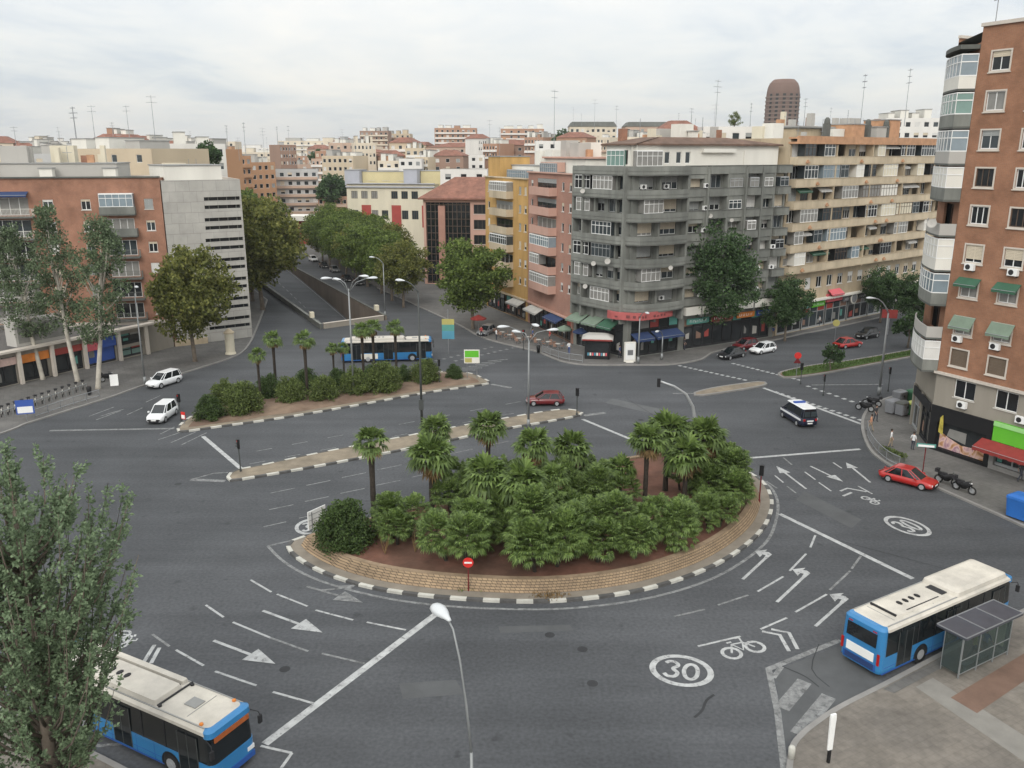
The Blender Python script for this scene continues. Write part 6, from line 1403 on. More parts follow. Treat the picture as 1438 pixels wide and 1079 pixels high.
    for s in (1, -1):
        b = MB(); b.tube([(L1 - .25, s * 1.25, 2.55), (L1 + .2, s * 1.38, 2.5), (L1 + .25, s * 1.42, 2.3)], .025, 5); b.box(L1 + .18, L1 + .28, s * 1.42 - .1, s * 1.42 + .1, 1.9, 2.3); b.build('mirror', M['dark'], t)
    for x in (4.55, .2, -4.0):
        b = MB(); b.box(x - .6, x + .6, -W - .012, -W + .02, .42, 2.45); b.box(x - .02, x + .02, -W - .02, -W - .011, .42, 2.45, 1); b.box(x - .62, x - .58, -W - .018, -W, .42, 2.47, 1); b.box(x + .58, x + .62, -W - .018, -W, .42, 2.47, 1); b.build('door', [M['busglass'], M['poledark']], t)
    for x in (3.35, -2.5):
        b = MB()
        for s in (1, -1): b.disc((x, s * (W - .005), .52), (0, 1, 0), .6, .035, 18)
        b.build('wheel_arch', M['black'], t)
        for s in (1, -1): wheel(t, x, s * (W - .13), .48, .3)
    return t
def aimed(root, pa, pb, z=0.0):
    """put a vehicle so that its length runs from point pa (rear) to pb (front)"""
    a, c = V2(pa), V2(pb); root.location = ((a + c) / 2).to_tuple()[:2] + (z,); d = c - a; root.rotation_euler = (0, 0, math.atan2(d.y, d.x))
B1 = make_bus('blue city bus with cream roof, seen from behind, stopped beside the glass shelter', 0)
ra, rb_, rc = G(1193, 853, 3.0), G(1242, 886, 3.0), G(1423, 808, 3.0)
rear = (V2(ra) + V2(rb_)) / 2; d_ = (V2(rc) - V2(rb_)).normalized(); aimed(B1, rear - d_ * .25, rear + d_ * 11.75)
B2 = make_bus('blue city bus seen from the front, half hidden by the large tree at lower left', 1); tree_of(B2)
fa, fb, fc_ = G(290, 1028, 3.0), G(353, 987, 3.0), G(163, 912, 3.0)
fr_ = (V2(fa) + V2(fb)) / 2; d_ = (V2(fb) - V2(fc_)).normalized(); aimed(B2, fr_ - d_ * 11.9, fr_ + d_ * .1); 
_n = Vector((d_.y, -d_.x, 0)); _k = [fr_ - d_ * 24 + _n * 2.1, fr_ - d_ * 12 + _n * 2.1, fr_ - d_ * 3 + _n * 2.2, fr_ - d_ * .2 + _n * 3.2, fr_ + d_ * 1.0 + _n * 6, fr_ + d_ * 1.2 + _n * 14]; _k = catmull(_k, 5); _i = offset(_k, -.28, False)
struct(filled('pavement', [_i + [fr_ - d_ * 24 + _n * 14]], .15, M['pavement_warm'])); b = MB(); strip(b, _k, _i, .162, .162); strip(b, _k, _k, -.02, .162); strip(b, _i, _i, .162, .13); struct(b.build('kerb', M['kerb']))
B3 = dup(B2, (0, 0, 0), 0, 'distant blue and white city bus behind the shrub median'); aimed(B3, G(493, 510) + EB * 1.3, G(604, 507) + EB * 1.3)
b = MB(); b.box(-3.4, -1.2, -1.30, -1.277, .5, 1.2); b.build('advert_panel', M['offwhite'], B3)
# ---- cars
def make_car(label, paint, kind='hatch', name='car', group=None):
    """x forward; body lofted through cross-sections, glasshouse above"""
    t = thing(name, label, 'car', group=group)
    L_, W, Hh = dict(hatch=(4.2, .88, 1.47), sedan=(4.5, .89, 1.44), suv=(4.5, .92, 1.66), van=(4.9, .96, 1.98))[kind]
    xs = [-.5, -.485, -.42, -.25, 0, .2, .36, .455, .49, .5]; ww = [.72, .86, .97, 1, 1, 1, .98, .9, .78, .62]
    zb = [.42, .3, .24, .2, .2, .2, .2, .24, .3, .42]; belt = Hh * .6
    zt = [.72, .86, .93, .97, .97, .96, .9, .82, .72, .6] if kind in ('hatch', 'suv', 'van') else [.72, .84, .88, .92, .95, .94, .88, .8, .7, .6]
    rings = []
    for x, w_, z0, z1 in zip(xs, ww, zb, zt):
        h1 = belt * z1 / .97; y = W * w_
        rings.append([(x * L_, yy, zz) for yy, zz in ((-y * .86, z0), (-y, z0 + .16), (-y * 1.0, h1 * .62), (-y * .95, h1 * .93), (-y * .8, h1), (y * .8, h1), (y * .95, h1 * .93), (y, h1 * .62), (y, z0 + .16), (y * .86, z0))])
    b = MB(); b.loft([r[::-1] for r in rings]); body = b.build('body', M[paint], t, smooth=False)
    for p in body.data.polygons: p.use_smooth = True
    g0 = dict(hatch=(-.465, -.36, .05, .27), sedan=(-.4, -.24, .06, .27), suv=(-.475, -.42, .08, .29), van=(-.488, -.46, .16, .37))[kind]
    zr = Hh; b = MB(); y0, y1 = W * .9, W * .72
    lo = [(g0[0] * L_, -y0 * .92), (g0[0] * L_ + .3, -y0), (g0[3] * L_ - .35, -y0), (g0[3] * L_, -y0 * .84), (g0[3] * L_, y0 * .84), (g0[3] * L_ - .35, y0), (g0[0] * L_ + .3, y0), (g0[0] * L_, y0 * .92)]
    hi = [(g0[1] * L_, -y1 * .92), (g0[1] * L_ + .2, -y1), (g0[2] * L_ - .2, -y1), (g0[2] * L_, -y1 * .9), (g0[2] * L_, y1 * .9), (g0[2] * L_ - .2, y1), (g0[1] * L_ + .2, y1), (g0[1] * L_, y1 * .92)]
    zl = belt * .93; b.loft([[(x, y, zl) for x, y in lo], [(x, y, zr - .05) for x, y in hi]]); gh = b.build('window', M['busglass'], t)
    b = MB(); top = [(x * .97, y * .9) for x, y in hi]; b.loft([[(x, y, zr - .075) for x, y in hi], [(x, y, zr - .045) for x, y in [(q[0] * 1.005, q[1] * 1.01) for q in hi]], [(x, y, zr) for x, y in top]]); b.build('roof', M[paint], t)
    b = MB()
    for i in (0, 1, 2, 3, 4, 5, 6, 7):
        p, q = Vector((*lo[i], zl)), Vector((*hi[i], zr - .05)); b.tube([p, q], .04, 4)
    mid = (.5 * (lo[1][0] + lo[2][0]), .5 * (hi[1][0] + hi[2][0]))
    for s in (1, -1): b.tube([(mid[0], s * y0, zl), (mid[1], s * y1, zr - .05)], .045, 4)
    b.build('pillar', M[paint], gh)
    for s in (1, -1):
        b = MB(); b.obox((.455 * L_, s * W * .62 - .16, belt * .6), (.035 * L_, 0, -.04), (0, .32, 0), (0, 0, .13)); b.build('headlight', M['headlight'], t)
        b = MB(); b.obox((-.5 * L_ - .01, s * W * .66 - .11, belt * .66), (.05, 0, 0), (0, .22, 0), (0, 0, .22)); b.build('tail_light', M['taillight'], t)
        b = MB(); b.box(g0[3] * L_ - .45, g0[3] * L_ - .28, s * (W + .1) - .08, s * (W + .1) + .08, zl + .02, zl + .16); b.build('mirror', M[paint], t)
        for x in (.31, -.3): wheel(t, x * L_, s * (W - .1), .32 if kind != 'suv' else .35, .2)
    b = MB(); b.box(.488 * L_, .502 * L_ + .02, -.5, .5, .28, .42); b.build('grille', M['dark'], t)
    b = MB(); b.box(-.5 * L_ - .03, -.49 * L_, -.26, .26, .48, .6); b.box(.5 * L_, .5 * L_ + .025, -.26, .26, .43, .54); b.build('number_plate', M['white'], t); return t
c1 = make_car('dark red car crossing the square, seen side on beyond the median tip', 'carmaroon', 'hatch'); aimed(c1, G(794, 568), G(737, 568))
c2 = make_car('bright red car at the kerb in front of the black shop', 'carred', 'sedan'); tree_of(c2); aimed(c2, G(1243, 671), G(1308, 688))
c3 = make_car('white car waiting nearest to the tip of the shrub median', 'carwhite', 'suv'); tree_of(c3); q = G(229, 588); d_ = (G(217, 592) - G(245, 572)).normalized(); aimed(c3, V2(q) - d_ * 2.2, V2(q) + d_ * 2.2)
c4 = dup(c3, (0, 0, 0), 0, 'white car further up the left road, by the lamp post on the kerb'); q = G(231, 541); d_ = (G(213, 545) - G(250, 533)).normalized(); aimed(c4, V2(q) - d_ * 2.2, V2(q) + d_ * 2.2)
c5 = make_car('white parked car behind the black one on the beige block side', 'carwhite', 'hatch'); tree_of(c5); aimed(c5, G(1089, 492), G(1052, 499))
c6 = make_car('black parked car with a lit headlight in front of the white one', 'carblack', 'sedan'); tree_of(c6); aimed(c6, G(1047, 498), G(1007, 507))
c7 = make_car('dark red parked car behind the black one, by the pavement tree', 'carmaroon', 'hatch'); aimed(c7, G(1062, 487), G(1030, 493))
c8 = make_car('black and red taxi-like car driving on the far carriageway', 'carblack', 'hatch'); aimed(c8, G(1236, 471), G(1198, 478))
b = MB(); b.box(-1.2, 1.3, -.9, -.885, .5, .75); b.build('door', M['carred'], c8)
c9 = dup(c2, (0, 0, 0), 0, 'dull red car beyond the grass median by the lamp post'); aimed(c9, G(1200, 497) + EB * 3.5, G(1236, 492) + EB * 3.5)
cg = make_car('x', 'cargrey', 'hatch'); tree_of(cg); r_ = random.Random(5)
aimed(cg, G(692, 466), G(674, 474)); cg['label'] = 'dark grey car turning at the kerb near the terrace umbrellas'
for i, (x, y, col, lab) in enumerate([(503, 400, c6, 'dark car parked nearest on the avenue, under the plane trees'), (515, 393, cg, 'grey car on the avenue between two dark ones'), (487, 395, c6, 'dark car in the moving lane of the avenue'), (470, 382, cg, 'grey car further back on the avenue'), (440, 367, c5, 'white car far down the avenue'), (455, 376, c6, 'dark car far down the avenue, beside the grey one')]):
    c = dup(col, (0, 0, 0), 0, lab); p = V2(G(x, y)); aimed(c, p + AVE * 2, p - AVE * 2)
    if 'group' in c: del c['group']
# police van: dark blue with a white roof, seen from behind
pv = make_car('dark blue police van with a white roof, seen from behind in mid square', 'cardark', 'van', 'police_van'); pv['category'] = 'police van'
b = MB(); b.loft([rrect(-2.25, 1.25, -.74, .74, .2, 1.98), rrect(-2.2, 1.1, -.68, .68, .2, 2.05)]); b.build('roof_panel', M['carwhite'], pv)
b = MB(); b.box(-.2, .15, -.6, .6, 2.051, 2.19); b.build('light_bar', M['sign_blue'], pv)
b = MB()
for s in (1, -1): b.box(-2.2, 2.0, s * .95 - .02, s * .95 + .02, .78, .98)
b.build('stripe', M['carwhite'], pv)
b = MB(); b.box(-2.48, -2.44, -.35, .35, .72, .86); b.build('rear_stripe', M['carwhite'], pv)
b = MB(); b.box(-2.41, -2.385, -.66, -.04, 1.24, 1.75); b.box(-2.41, -2.385, .04, .66, 1.24, 1.75); b.build('rear_window', M['glass'], pv)
p = V2(G(1135, 601)); d_ = EB * .9 + Vector((.28, 0, 0)); d_.normalize(); aimed(pv, p - d_ * .2, p + d_ * 4.6)
# ---- motorcycles and hire bicycles
def make_moto(label, m='black'):
    t = thing('motorcycle', label, 'motorcycle'); b = MB()
    b.loft([[(x, y * w_, z0 + (z1 - z0) * k) for y, k in ((-1, 0), (-1, .7), (-.6, 1), (.6, 1), (1, .7), (1, 0))] for x, w_, z0, z1 in ((-.75, .1, .62, .82), (-.45, .17, .45, .85), (-.1, .16, .3, .8), (.2, .17, .35, .98), (.45, .12, .6, .95), (.6, .1, .65, .9))]); b.build('body', M[m], t, True)
    b = MB(); b.loft([rrect(-.8, 0, -.14, .14, .1, .83), rrect(-.78, -.05, -.13, .13, .1, .95)]); b.build('seat', M['dark'], t)
    for x in (.68, -.68):
        b = MB(); k = 14; rg = [[(x + (.31 + q * math.cos(a)) * math.cos(i * 6.2832 / k), q * math.sin(a), .31 + (.31 + q * math.cos(a)) * math.sin(i * 6.2832 / k)) for a in (0, 1.57, 3.14, 4.71)] for i in range(k + 1) for q in (.06,)]; b.loft(rg, 0, False, False); o = b.build('wheel', M['tyre'], t)
        b = MB(); b.disc((x, 0, .31), (0, 1, 0), .2, .04, 10); b.build('rim', M['rim'], o)
    b = MB(); b.tube([(.68, .07, .31), (.42, .08, .95)], .03, 5); b.tube([(.68, -.07, .31), (.42, -.08, .95)], .03, 5); b.build('fork', M['metal'], t)
    b = MB(); b.tube([(.3, -.36, 1.02), (.42, -.15, 1.05), (.42, .15, 1.05), (.3, .36, 1.02)], .025, 5); b.build('handlebar', M['dark'], t)
    b = MB(); b.lathe([(.02, 0), (.09, .02), (.09, .08)], 8, (.55, 0, .85)); b.build('headlight', M['headlight'], t)
    b = MB(); b.box(-1.0, -.72, -.2, .2, .9, 1.2); b.build('top_box', M['dark'], t); return t
mo = make_moto('black motorcycle lying nearest the red car on the pavement edge'); tree_of(mo)
def put(o, px, py, rz, z=.15): p = G(px, py, z); o.location = (p.x, p.y, z); o.rotation_euler = (0, 0, rz)
kd = (G(1363, 708) - G(1311, 685)).normalized(); ka = math.atan2(kd.y, kd.x)
put(mo, 1329, 680, ka + .35); mo['label'] = 'black motorcycle parked nearest to the red car'
m_ = dup(mo, (0, 0, 0), 0, 'second black motorcycle, parked further from the red car'); put(m_, 1353, 691, ka + .2)
m_ = dup(mo, (0, 0, 0), 0, 'motorcycle at the pavement corner left of the tall lamp, front one'); put(m_, 1214, 577, 2.4)
m_ = dup(mo, (0, 0, 0), 0, 'motorcycle at the pavement corner left of the tall lamp, rear one'); put(m_, 1224, 570, 2.5)
m_ = dup(mo, (0, 0, 0), 0, 'motorcycle parked by the white dog-eared board on the left pavement'); put(m_, 152, 535, 1.0)
def make_bicycle(label):
    t = thing('bicycle', label, 'bicycle', group='hire bicycles in the stand')
    for x in (.52, -.52):
        b = MB(); k = 12; b.tube([(x + .33 * math.cos(i * 6.2832 / k), 0, .34 + .33 * math.sin(i * 6.2832 / k)) for i in range(k + 1)], .03, 4); b.build('wheel', M['tyre'], t)
    b = MB(); b.tube([(-.52, 0, .34), (-.15, 0, .78), (.38, 0, .82), (.52, 0, .34)], .03, 5); b.tube([(-.15, 0, .78), (0, 0, .34), (.38, 0, .8)], .03, 5); b.build('frame', M['offwhite'], t)
    b = MB(); b.box(-.3, -.05, -.07, .07, .86, .92); b.build('saddle', M['dark'], t)
    b = MB(); b.tube([(.3, -.25, 1.0), (.36, 0, 1.0), (.3, .25, 1.0)], .02, 4); b.tube([(.38, 0, .8), (.36, 0, 1.0)], .02, 4); b.build('handlebar', M['dark'], t)
    b = MB(); b.box(.4, .7, -.15, .15, .8, 1.0); b.build('basket', M['dark'], t); return t
bl_ = 'white hire bicycle docked in the long stand on the left pavement'
bc = make_bicycle(bl_); tree_of(bc); put(bc, 3, 584, 0)
spots = [(3 + i * 9.5, 584 - i * 3.1) for i in range(13)]
for i, (x, y) in enumerate(spots):
    o = bc if i == 0 else dup(bc, (0, 0, 0), 0, bl_); put(o, x, y, 2.0)
b = MB(); q0, q1 = G(-4, 590, .14), G(122, 548, .14); b.tube([q0 + Vector((0, 0, .75)), q1 + Vector((0, 0, .75))], .05, 5)
for i in range(13): q = q0.lerp(q1, i / 12); b.tube([q, q + Vector((0, 0, .8))], .045, 5)
o = b.build('bicycle_stand', M['polepaint'], None, world=True, loc=q0); tag(o, 'long low metal dock holding the white hire bicycles', 'bike stand')
# ================================================================== STREET FURNITURE
def headmesh(t, p, d, s=1.0):
    """cobra-head luminaire: teardrop housing with a pale lens under it"""
    d = Vector(d).normalized(); b = MB(); side = Vector((-d.y, d.x, 0)); up = Vector((0, 0, 1)); rg = []
    for x, w_, h in ((-.15, .05, .05), (.05, .1, .09), (.3, .2, .15), (.55, .24, .17), (.78, .2, .13), (.92, .06, .05)):
        rg.append([p + d * x * s + side * w_ * s * math.cos(k * .6283) + up * h * s * math.sin(k * .6283) * (1 if math.sin(k * .6283) > 0 else .55) for k in range(10)])
    b.loft(rg); return b.build('lamp_head', M['lamplens'], t, True)
def lamp(label, base, h, arms, r0=.11, m='polepaint', z=.15, rise=1.0, hs=1.0):
    t = thing('street_lamp', label, 'street lamp', (base.x, base.y, z)); b = MB(); b.tube([(0, 0, 0), (0, 0, .9)], r0 * 1.5, 10); b.tube([(0, 0, .9), (0, 0, h - rise)], [r0, r0 * .62], 10); b.build('pole', M[m], t, True)
    for d, l in arms:
        d = Vector((d[0], d[1], 0)).normalized(); b = MB(); pts = [Vector((0, 0, h - rise)) + d * l * s + Vector((0, 0, rise * (1 - (1 - s) ** 2.2))) for s in (0, .2, .45, .75, 1)]
        b.tube(pts, [r0 * .55, r0 * .5, r0 * .45, r0 * .4, r0 * .38], 7); b.build('arm', M[m], t, True); headmesh(t, pts[-1], d, hs)
    return t
def zat(px, py, base):
    """height of the photo point that stands above a ground place"""
    r = ray(px, py); return H + r.z * (base.y / r.y)
bs = Vector((-1.35, 24.2, 0)); hd = AT(622, 868, 25.8); dv = V2(hd) - bs
fl_ = lamp('tall grey foreground lamp, its pale head over the stop line', bs, hd.z, [((dv.x, dv.y), dv.length - .35)], .085, 'polepaint', 0.15, 4.2, 1.15)
def quad_lamp(label, bp, top, heads, m='polepaint'):
    """pole with two pairs of arms like a Y; heads given as photo pixels at the pole's distance"""
    bs = G(*bp); t = thing('street_lamp', label, 'street lamp', (bs.x, bs.y, .17)); zt = zat(top[0], top[1], bs); b = MB(); b.tube([(0, 0, 0), (0, 0, .9)], .17, 10); b.tube([(0, 0, .9), (0, 0, zt)], [.12, .08], 10); b.build('pole', M[m], t, True)
    for k, (x, y) in enumerate(heads):
        q = AT(x, y, bs.y + (.6 if k % 2 else -.6)); q = Vector((q.x - bs.x, q.y - bs.y, q.z - .17)); s = Vector((0, 0, zt - .4)); b = MB(); b.tube([s, s.lerp(q, .4) + Vector((0, 0, .5)), q - (q - s) * .12 + Vector((0, 0, .15)), q], [.05, .045, .04, .04], 6); b.build('arm', M[m], t, True)
        headmesh(t, q, (q.x, q.y, 0), 1.15)
    return t
quad_lamp('four-armed street lamp standing on the shrub median', (497, 557), (491, 408), [(464, 391), (477, 393), (506, 388), (517, 391)])
quad_lamp('four-armed street lamp on the thin median behind the red car', (742, 603), (741, 478), [(713, 459), (731, 467), (748, 456), (770, 464)])
def lamp_px(label, bp, hp, dirv, m='polepaint', r0=.11, rise=1.0, z=.14): bs = G(*bp); return lamp(label, bs, zat(hp[0], hp[1], bs) - z, [(dirv, 1.6)], r0, m, z, rise)
lamp_px('street lamp on the avenue pavement behind the underpass wall', (541, 446), (541, 362), (-1, .3))
lamp_px('dark slim street lamp with a control box, on the thin median', (593, 612), (586, 396), (-1, .5), 'poledark', .13)
lb_ = G(593, 612); b = MB(); b.box(-.22, .22, -.3, .0, 2.6, 3.6); cbx = b.build('control_box', M['poledark'], bpy.data.objects['street_lamp.004'] if 'street_lamp.004' in bpy.data.objects else None)
lamp_px('tall lamp with a left arm on the pavement corner by the waste containers', (1234, 556), (1207, 420), (-1, .25), r0=.14, rise=1.6)
lamp_px('lamp pole on the left pavement beside the upper white car', (204, 541), (190, 400), (.6, -1))
lamp_px('lamp pole before the curved red sign on the far corner', (896, 512), (898, 436), (.3, -1))
lamp_px('slim lamp pole right of the white totem on the far corner', (929, 507), (930, 462), (-.6, -1))
lamp_px('lamp at the right edge whose white head shows before the brick tower', (1490, 708), (1440, 470), (-1, .1))
lamp_px('lamp beside the far avenue crowns, right pavement', (560, 418), (555, 352), (-1, .2))
def sig_head(t, p, fwd, n=3):
    """black signal box with lenses and visors; the backs show a plain plate"""
    f = Vector((fwd[0], fwd[1], 0)).normalized(); s = Vector((-f.y, f.x, 0)); b = MB(); hh = .28 * n
    b.obox(p - s * .16 - f * .1, s * .32, f * .2, (0, 0, hh))
    o = b.build('signal_head', M['black'], t)
    for i in range(n):
        c = p + Vector((0, 0, .14 + .28 * i)) + f * .11; b = MB(); b.disc(c, f, .1, .02, 10); b.build('lens', M['noentry' if i == n - 1 else 'dark'], o)
        b = MB(); b.tube([c + Vector((0, 0, .1)), c + Vector((0, 0, .1)) + f * .16], .1, 6) if False else b.obox(c - s * .11 + Vector((0, 0, .1)), s * .22, f * .16, (0, 0, .02)); b.build('visor', M['black'], o)
    return o
def signal(label, px, py, h=2.9, fwd=(0, 1), z=.17, m='poledark', extra=()):
    p = G(px, py, z); t = thing('traffic_signal', label, 'traffic light', (p.x, p.y, z)); b = MB(); b.tube([(0, 0, 0), (0, 0, h - .95)], .055, 8); b.tube([(0, 0, 0), (0, 0, .25)], .1, 8); b.build('pole', M[m], t)
    sig_head(t, Vector((0, 0, h - .9)), fwd)
    for k in extra: sig_head(t, Vector((0, 0, h - .9)) + Vector((k[0], k[1], -.25)) * .34, k, 2)
    return t
signal('traffic light on the left tip of the thin median', 338, 662, 3.0, (-.6, -.3)); signal('traffic light on the right tip of the thin median, by the dark red car', 810, 583, 3.0, (.8, .5)); signal('traffic light on a dark red post at the right rim of the planted island', 1066, 706, 3.2, (.5, .9), m='carmaroon')
signal('traffic light at the left end of the grass median', 1124, 540, 2.7, (-.5, .8)); signal('traffic light between the dotted crossing lines, right of the grass median tip', 1156, 556, 2.6, (-.9, .3), 0); signal('traffic light on the pavement corner behind the tall lamp', 1247, 550, 3.0, (-.9, .3)); signal('traffic light near the lower white car at the shrub median tip', 254, 592, 3.0, (-.5, -.8))
signal('small traffic light at the bus side end of the shrub median', 617, 538, 3.0, (.8, .4)); signal('small traffic light on the far pavement below the terrace', 735, 492, 3.0, (-.4, -.8), .14); signal('traffic light beside the parked black car', 1025, 470, 3.2, (-.5, -.8), .14)
# overhead arm signal
bs = G(975, 612); t = thing('overhead_signal', 'curved grey mast carrying a traffic light over the lanes behind the island', 'traffic light', (bs.x, bs.y, 0)); zz_ = lambda x, y: AT(x, y, bs.y)
pts = [Vector((0, 0, 0))] + [Vector((q.x - bs.x, (k * -.25), q.z)) for k, q in enumerate([zz_(976, 590), zz_(972, 570), zz_(962, 552), zz_(945, 540), zz_(925, 532)])]
b = MB(); b.tube(pts, [.2, .19, .17, .14, .11, .09], 8); b.build('mast', M['alu'], t, True); sig_head(t, pts[-1] + Vector((-.15, 0, -.55)), (.2, 1)); q = zz_(968, 603); sig_head(t, Vector((q.x - bs.x, -.1, q.z)), (-.2, -1)); q = zz_(982, 603); sig_head(t, Vector((q.x - bs.x, -.1, q.z)), (.4, 1))
def post_sign(name, label, px, py, parts, h=2.4, z=.15, cat='sign', m='metal', r=.045):
    """post with flat plates: (shape, size, height, facing, material, ...)"""
    p = G(px, py, z); t = thing(name, label, cat, (p.x, p.y, z)); b = MB(); b.tube([(0, 0, 0), (0, 0, h)], r, 7); b.build('post', M[m], t)
    for nm, sh, sz, zc_, f, mm, bar in parts:
        f = Vector((f[0], f[1], 0)).normalized(); s = Vector((-f.y, f.x, 0)); b = MB(); c = Vector((0, 0, zc_)) + f * .06
        if sh == 'disc':
            b.disc(c, f, sz, .03, 20)
            if bar: b.obox(c + f * .02 - s * sz * .7 + Vector((0, 0, -sz * .16)), s * sz * 1.4, f * .012, (0, 0, sz * .32), 1)
        elif sh == 'tri': b.loft([[c + f * k + s * sz * x + Vector((0, 0, sz * y)) for x, y in ((-1, -.6), (1, -.6), (0, 1.1))] for k in (-.015, .015)])
        else:
            b.obox(c - s * sz[0] / 2 - f * .03 - Vector((0, 0, sz[1] / 2)), s * sz[0], f * .05, (0, 0, sz[1]))
            if bar: b.obox(c - s * sz[0] * .42 + f * .022 + Vector((0, 0, -sz[1] * .42)), s * sz[0] * .84, f * .01, (0, 0, sz[1] * bar), 1)
        b.build(nm, [M[mm], M['white'] if not isinstance(bar, float) else M['sign_blue' if mm in ('sign_yellow',) else 'white']], t)
    return t
post_sign('no_entry_sign', 'red no entry disc on a reddish post at the front rim of the planted island', 658, 830, [('disc', 'disc', .34, 2.0, (0, -1), 'noentry', True)], 2.1, m='carmaroon')
p = G(630, 497); t = thing('banner_post', 'post with a banner, yellow above and blue below, near the end of the avenue', 'banner', (p.x, p.y, 0)); b = MB(); b.tube([(0, 0, 0), (0, 0, 6.2)], .06, 7); b.build('post', M['metal'], t)
z1, z0 = zat(630, 448, p), zat(630, 476, p); hw = .85
for k, (f0, f1, mm) in enumerate(((.72, 1, 'sign_yellow'), (.4, .72, 'sign_teal'), (0, .4, 'sign_cyan'))): b = MB(); b.box(-hw, hw, -.12, -.07, z0 + (z1 - z0) * f0, z0 + (z1 - z0) * f1 - .002); b.build('banner_panel', M[mm], t)
p = G(663, 533); t = thing('direction_sign', 'white and green framed direction sign on two posts at the tip of the shrub median', 'sign', (p.x, p.y, .17)); z1, z0 = zat(663, 493, p), zat(663, 512, p); b = MB()
for x in (-.6, .6): b.tube([(x, 0, 0), (x, 0, z1)], .05, 6)
b.build('post', M['metal'], t); b = MB(); b.box(-.95, .95, -.1, -.05, z0, z1); b.box(-.85, .85, -.108, -.101, z0 + .75, z1 - .12, 1); b.box(-.85, .0, -.108, -.101, z0 + .1, z0 + .65, 2); b.build('panel', [M['offwhite'], M['sign_green'], M['sign_yellow']], t)
# white board at the island tip
p = G(447, 752, .15); t = thing('white_board', 'white direction board seen from its blank side at the left tip of the planted island', 'sign', (p.x, p.y, .15)); dA = (G(460, 725) - G(432, 738)); dA.z = 0; dA.normalize(); b = MB(); o_ = Vector((0, 0, .75)) - dA * .85; b.obox(o_, dA * 1.7, Vector((-dA.y, dA.x, 0)) * .06, (0, 0, 1.35)); b.build('panel', M['white'], t)
b = MB()
for k in (-.5, .5): b.tube([dA * k, dA * k + Vector((0, 0, 2.0))], .045, 6)
for i in range(3): b.obox(o_ + dA * .05 + Vector((0, 0, .25 + .4 * i)) - Vector((-dA.y, dA.x, 0)) * .02, dA * 1.6, Vector((-dA.y, dA.x, 0)) * .018, (0, 0, .03))
b.build('post', M['metal'], t)
post_sign('road_sign', 'red backed round signs on a post left of the grass median', 1118, 528, [('disc', 'disc', .42, 2.6, (-.2, -1), 'noentry', False), ('plate', 'tri', .45, 1.9, (-.2, -1), 'carmaroon', False)], 2.8)
post_sign('road_sign', 'large red sign on a post between the tall lamp and the dark tree', 1246, 470, [('plate', 'rect', (2.2, 1.3), 3.2, (-.3, -1), 'awning_red', False)], 3.8, r=.07)
post_sign('road_sign', 'small red sign beside the parked cars under the big dark tree', 1022, 478, [('plate', 'tri', .6, 3.6, (-.3, -1), 'noentry', False)], 4.2)
post_sign('road_sign', 'red and white marker sign by the lower white car', 259, 596, [('plate', 'rect', (.5, .75), .95, (-.4, -1), 'noentry', .5)], 1.3)
post_sign('street_name_sign', 'pale green street name plate on a red post by the red car', 1295, 668, [('plate', 'rect', (1.5, .32), 2.75, (-.3, -1), 'sign_teal', .6)], 3.0, m='carmaroon')
post_sign('round_sign', 'yellow round sign on the pavement before the beige block shops', 1172, 478, [('disc', 'disc', .5, 2.6, (-.3, -1), 'sign_yellow', False)], 2.8)
post_sign('shop_totem', 'tall white blade sign with grey lines on the pavement under the trees', 1054, 470, [('plate', 'rect', (1.5, 2.9), 2.4, (-.5, -1), 'offwhite', False)], 3.6, r=.06)
post_sign('bike_station_panel', 'blue and white information panel at the end of the bicycle stand', 38, 591, [('plate', 'rect', (1.7, 1.5), 1.5, (.3, -1), 'sign_blue', .45)], 2.2)
p = G(884, 509, .14); t = thing('advert_totem', 'pale backlit-style advert panel standing on the far corner pavement', 'advert panel', (p.x, p.y, .14), R(8)); b = MB(); b.loft([rrect(-.78, .78, -.14, .14, .05, .1), rrect(-.78, .78, -.14, .14, .05, 2.75)]); b.box(-.5, .5, -.3, .3, -.01, .1); b.build('frame', M['offwhite'], t); b = MB(); b.box(-.62, .62, -.16, -.142, .4, 2.6); b.box(-.35, .4, -.167, -.161, 1.0, 1.7, 1); b.build('poster', [M['white'], M['cargrey']], t)
# kiosk
p = G(840, 505, .14); t = thing('news_kiosk', 'black newspaper kiosk with a pale and red canopy on the far corner', 'kiosk', (p.x, p.y + 1.2, .14), R(-8)); b = MB(); b.loft([rrect(-1.7, 1.7, -1.1, 1.1, .25, 0), rrect(-1.7, 1.7, -1.1, 1.1, .25, 2.6)]); b.build('body', M['carblack'], t)
b = MB(); b.loft([rrect(-2.1, 2.1, -1.6, 1.5, .3, 2.62), rrect(-2.1, 2.1, -1.6, 1.5, .3, 2.85), rrect(-1.4, 1.4, -.9, .9, .3, 3.25)]); b.build('canopy', M['panel_grey'], t); b = MB(); b.box(-2.0, 2.0, -1.66, -1.61, 2.62, 2.8); b.build('canopy_edge', M['awning_red'], t)
b = MB(); b.box(-1.4, 1.4, -1.14, -1.105, 1.0, 2.2); b.build('counter_window', M['shopglass'], t); b = MB(); r_ = random.Random(3)
for i in range(9): x = -1.3 + i * .3; b.box(x, x + .22, -1.17, -1.141, .5, .9, i % 3)
b.build('magazine', [M['sign_cyan'], M['offwhite'], M['sign_pink']], t)
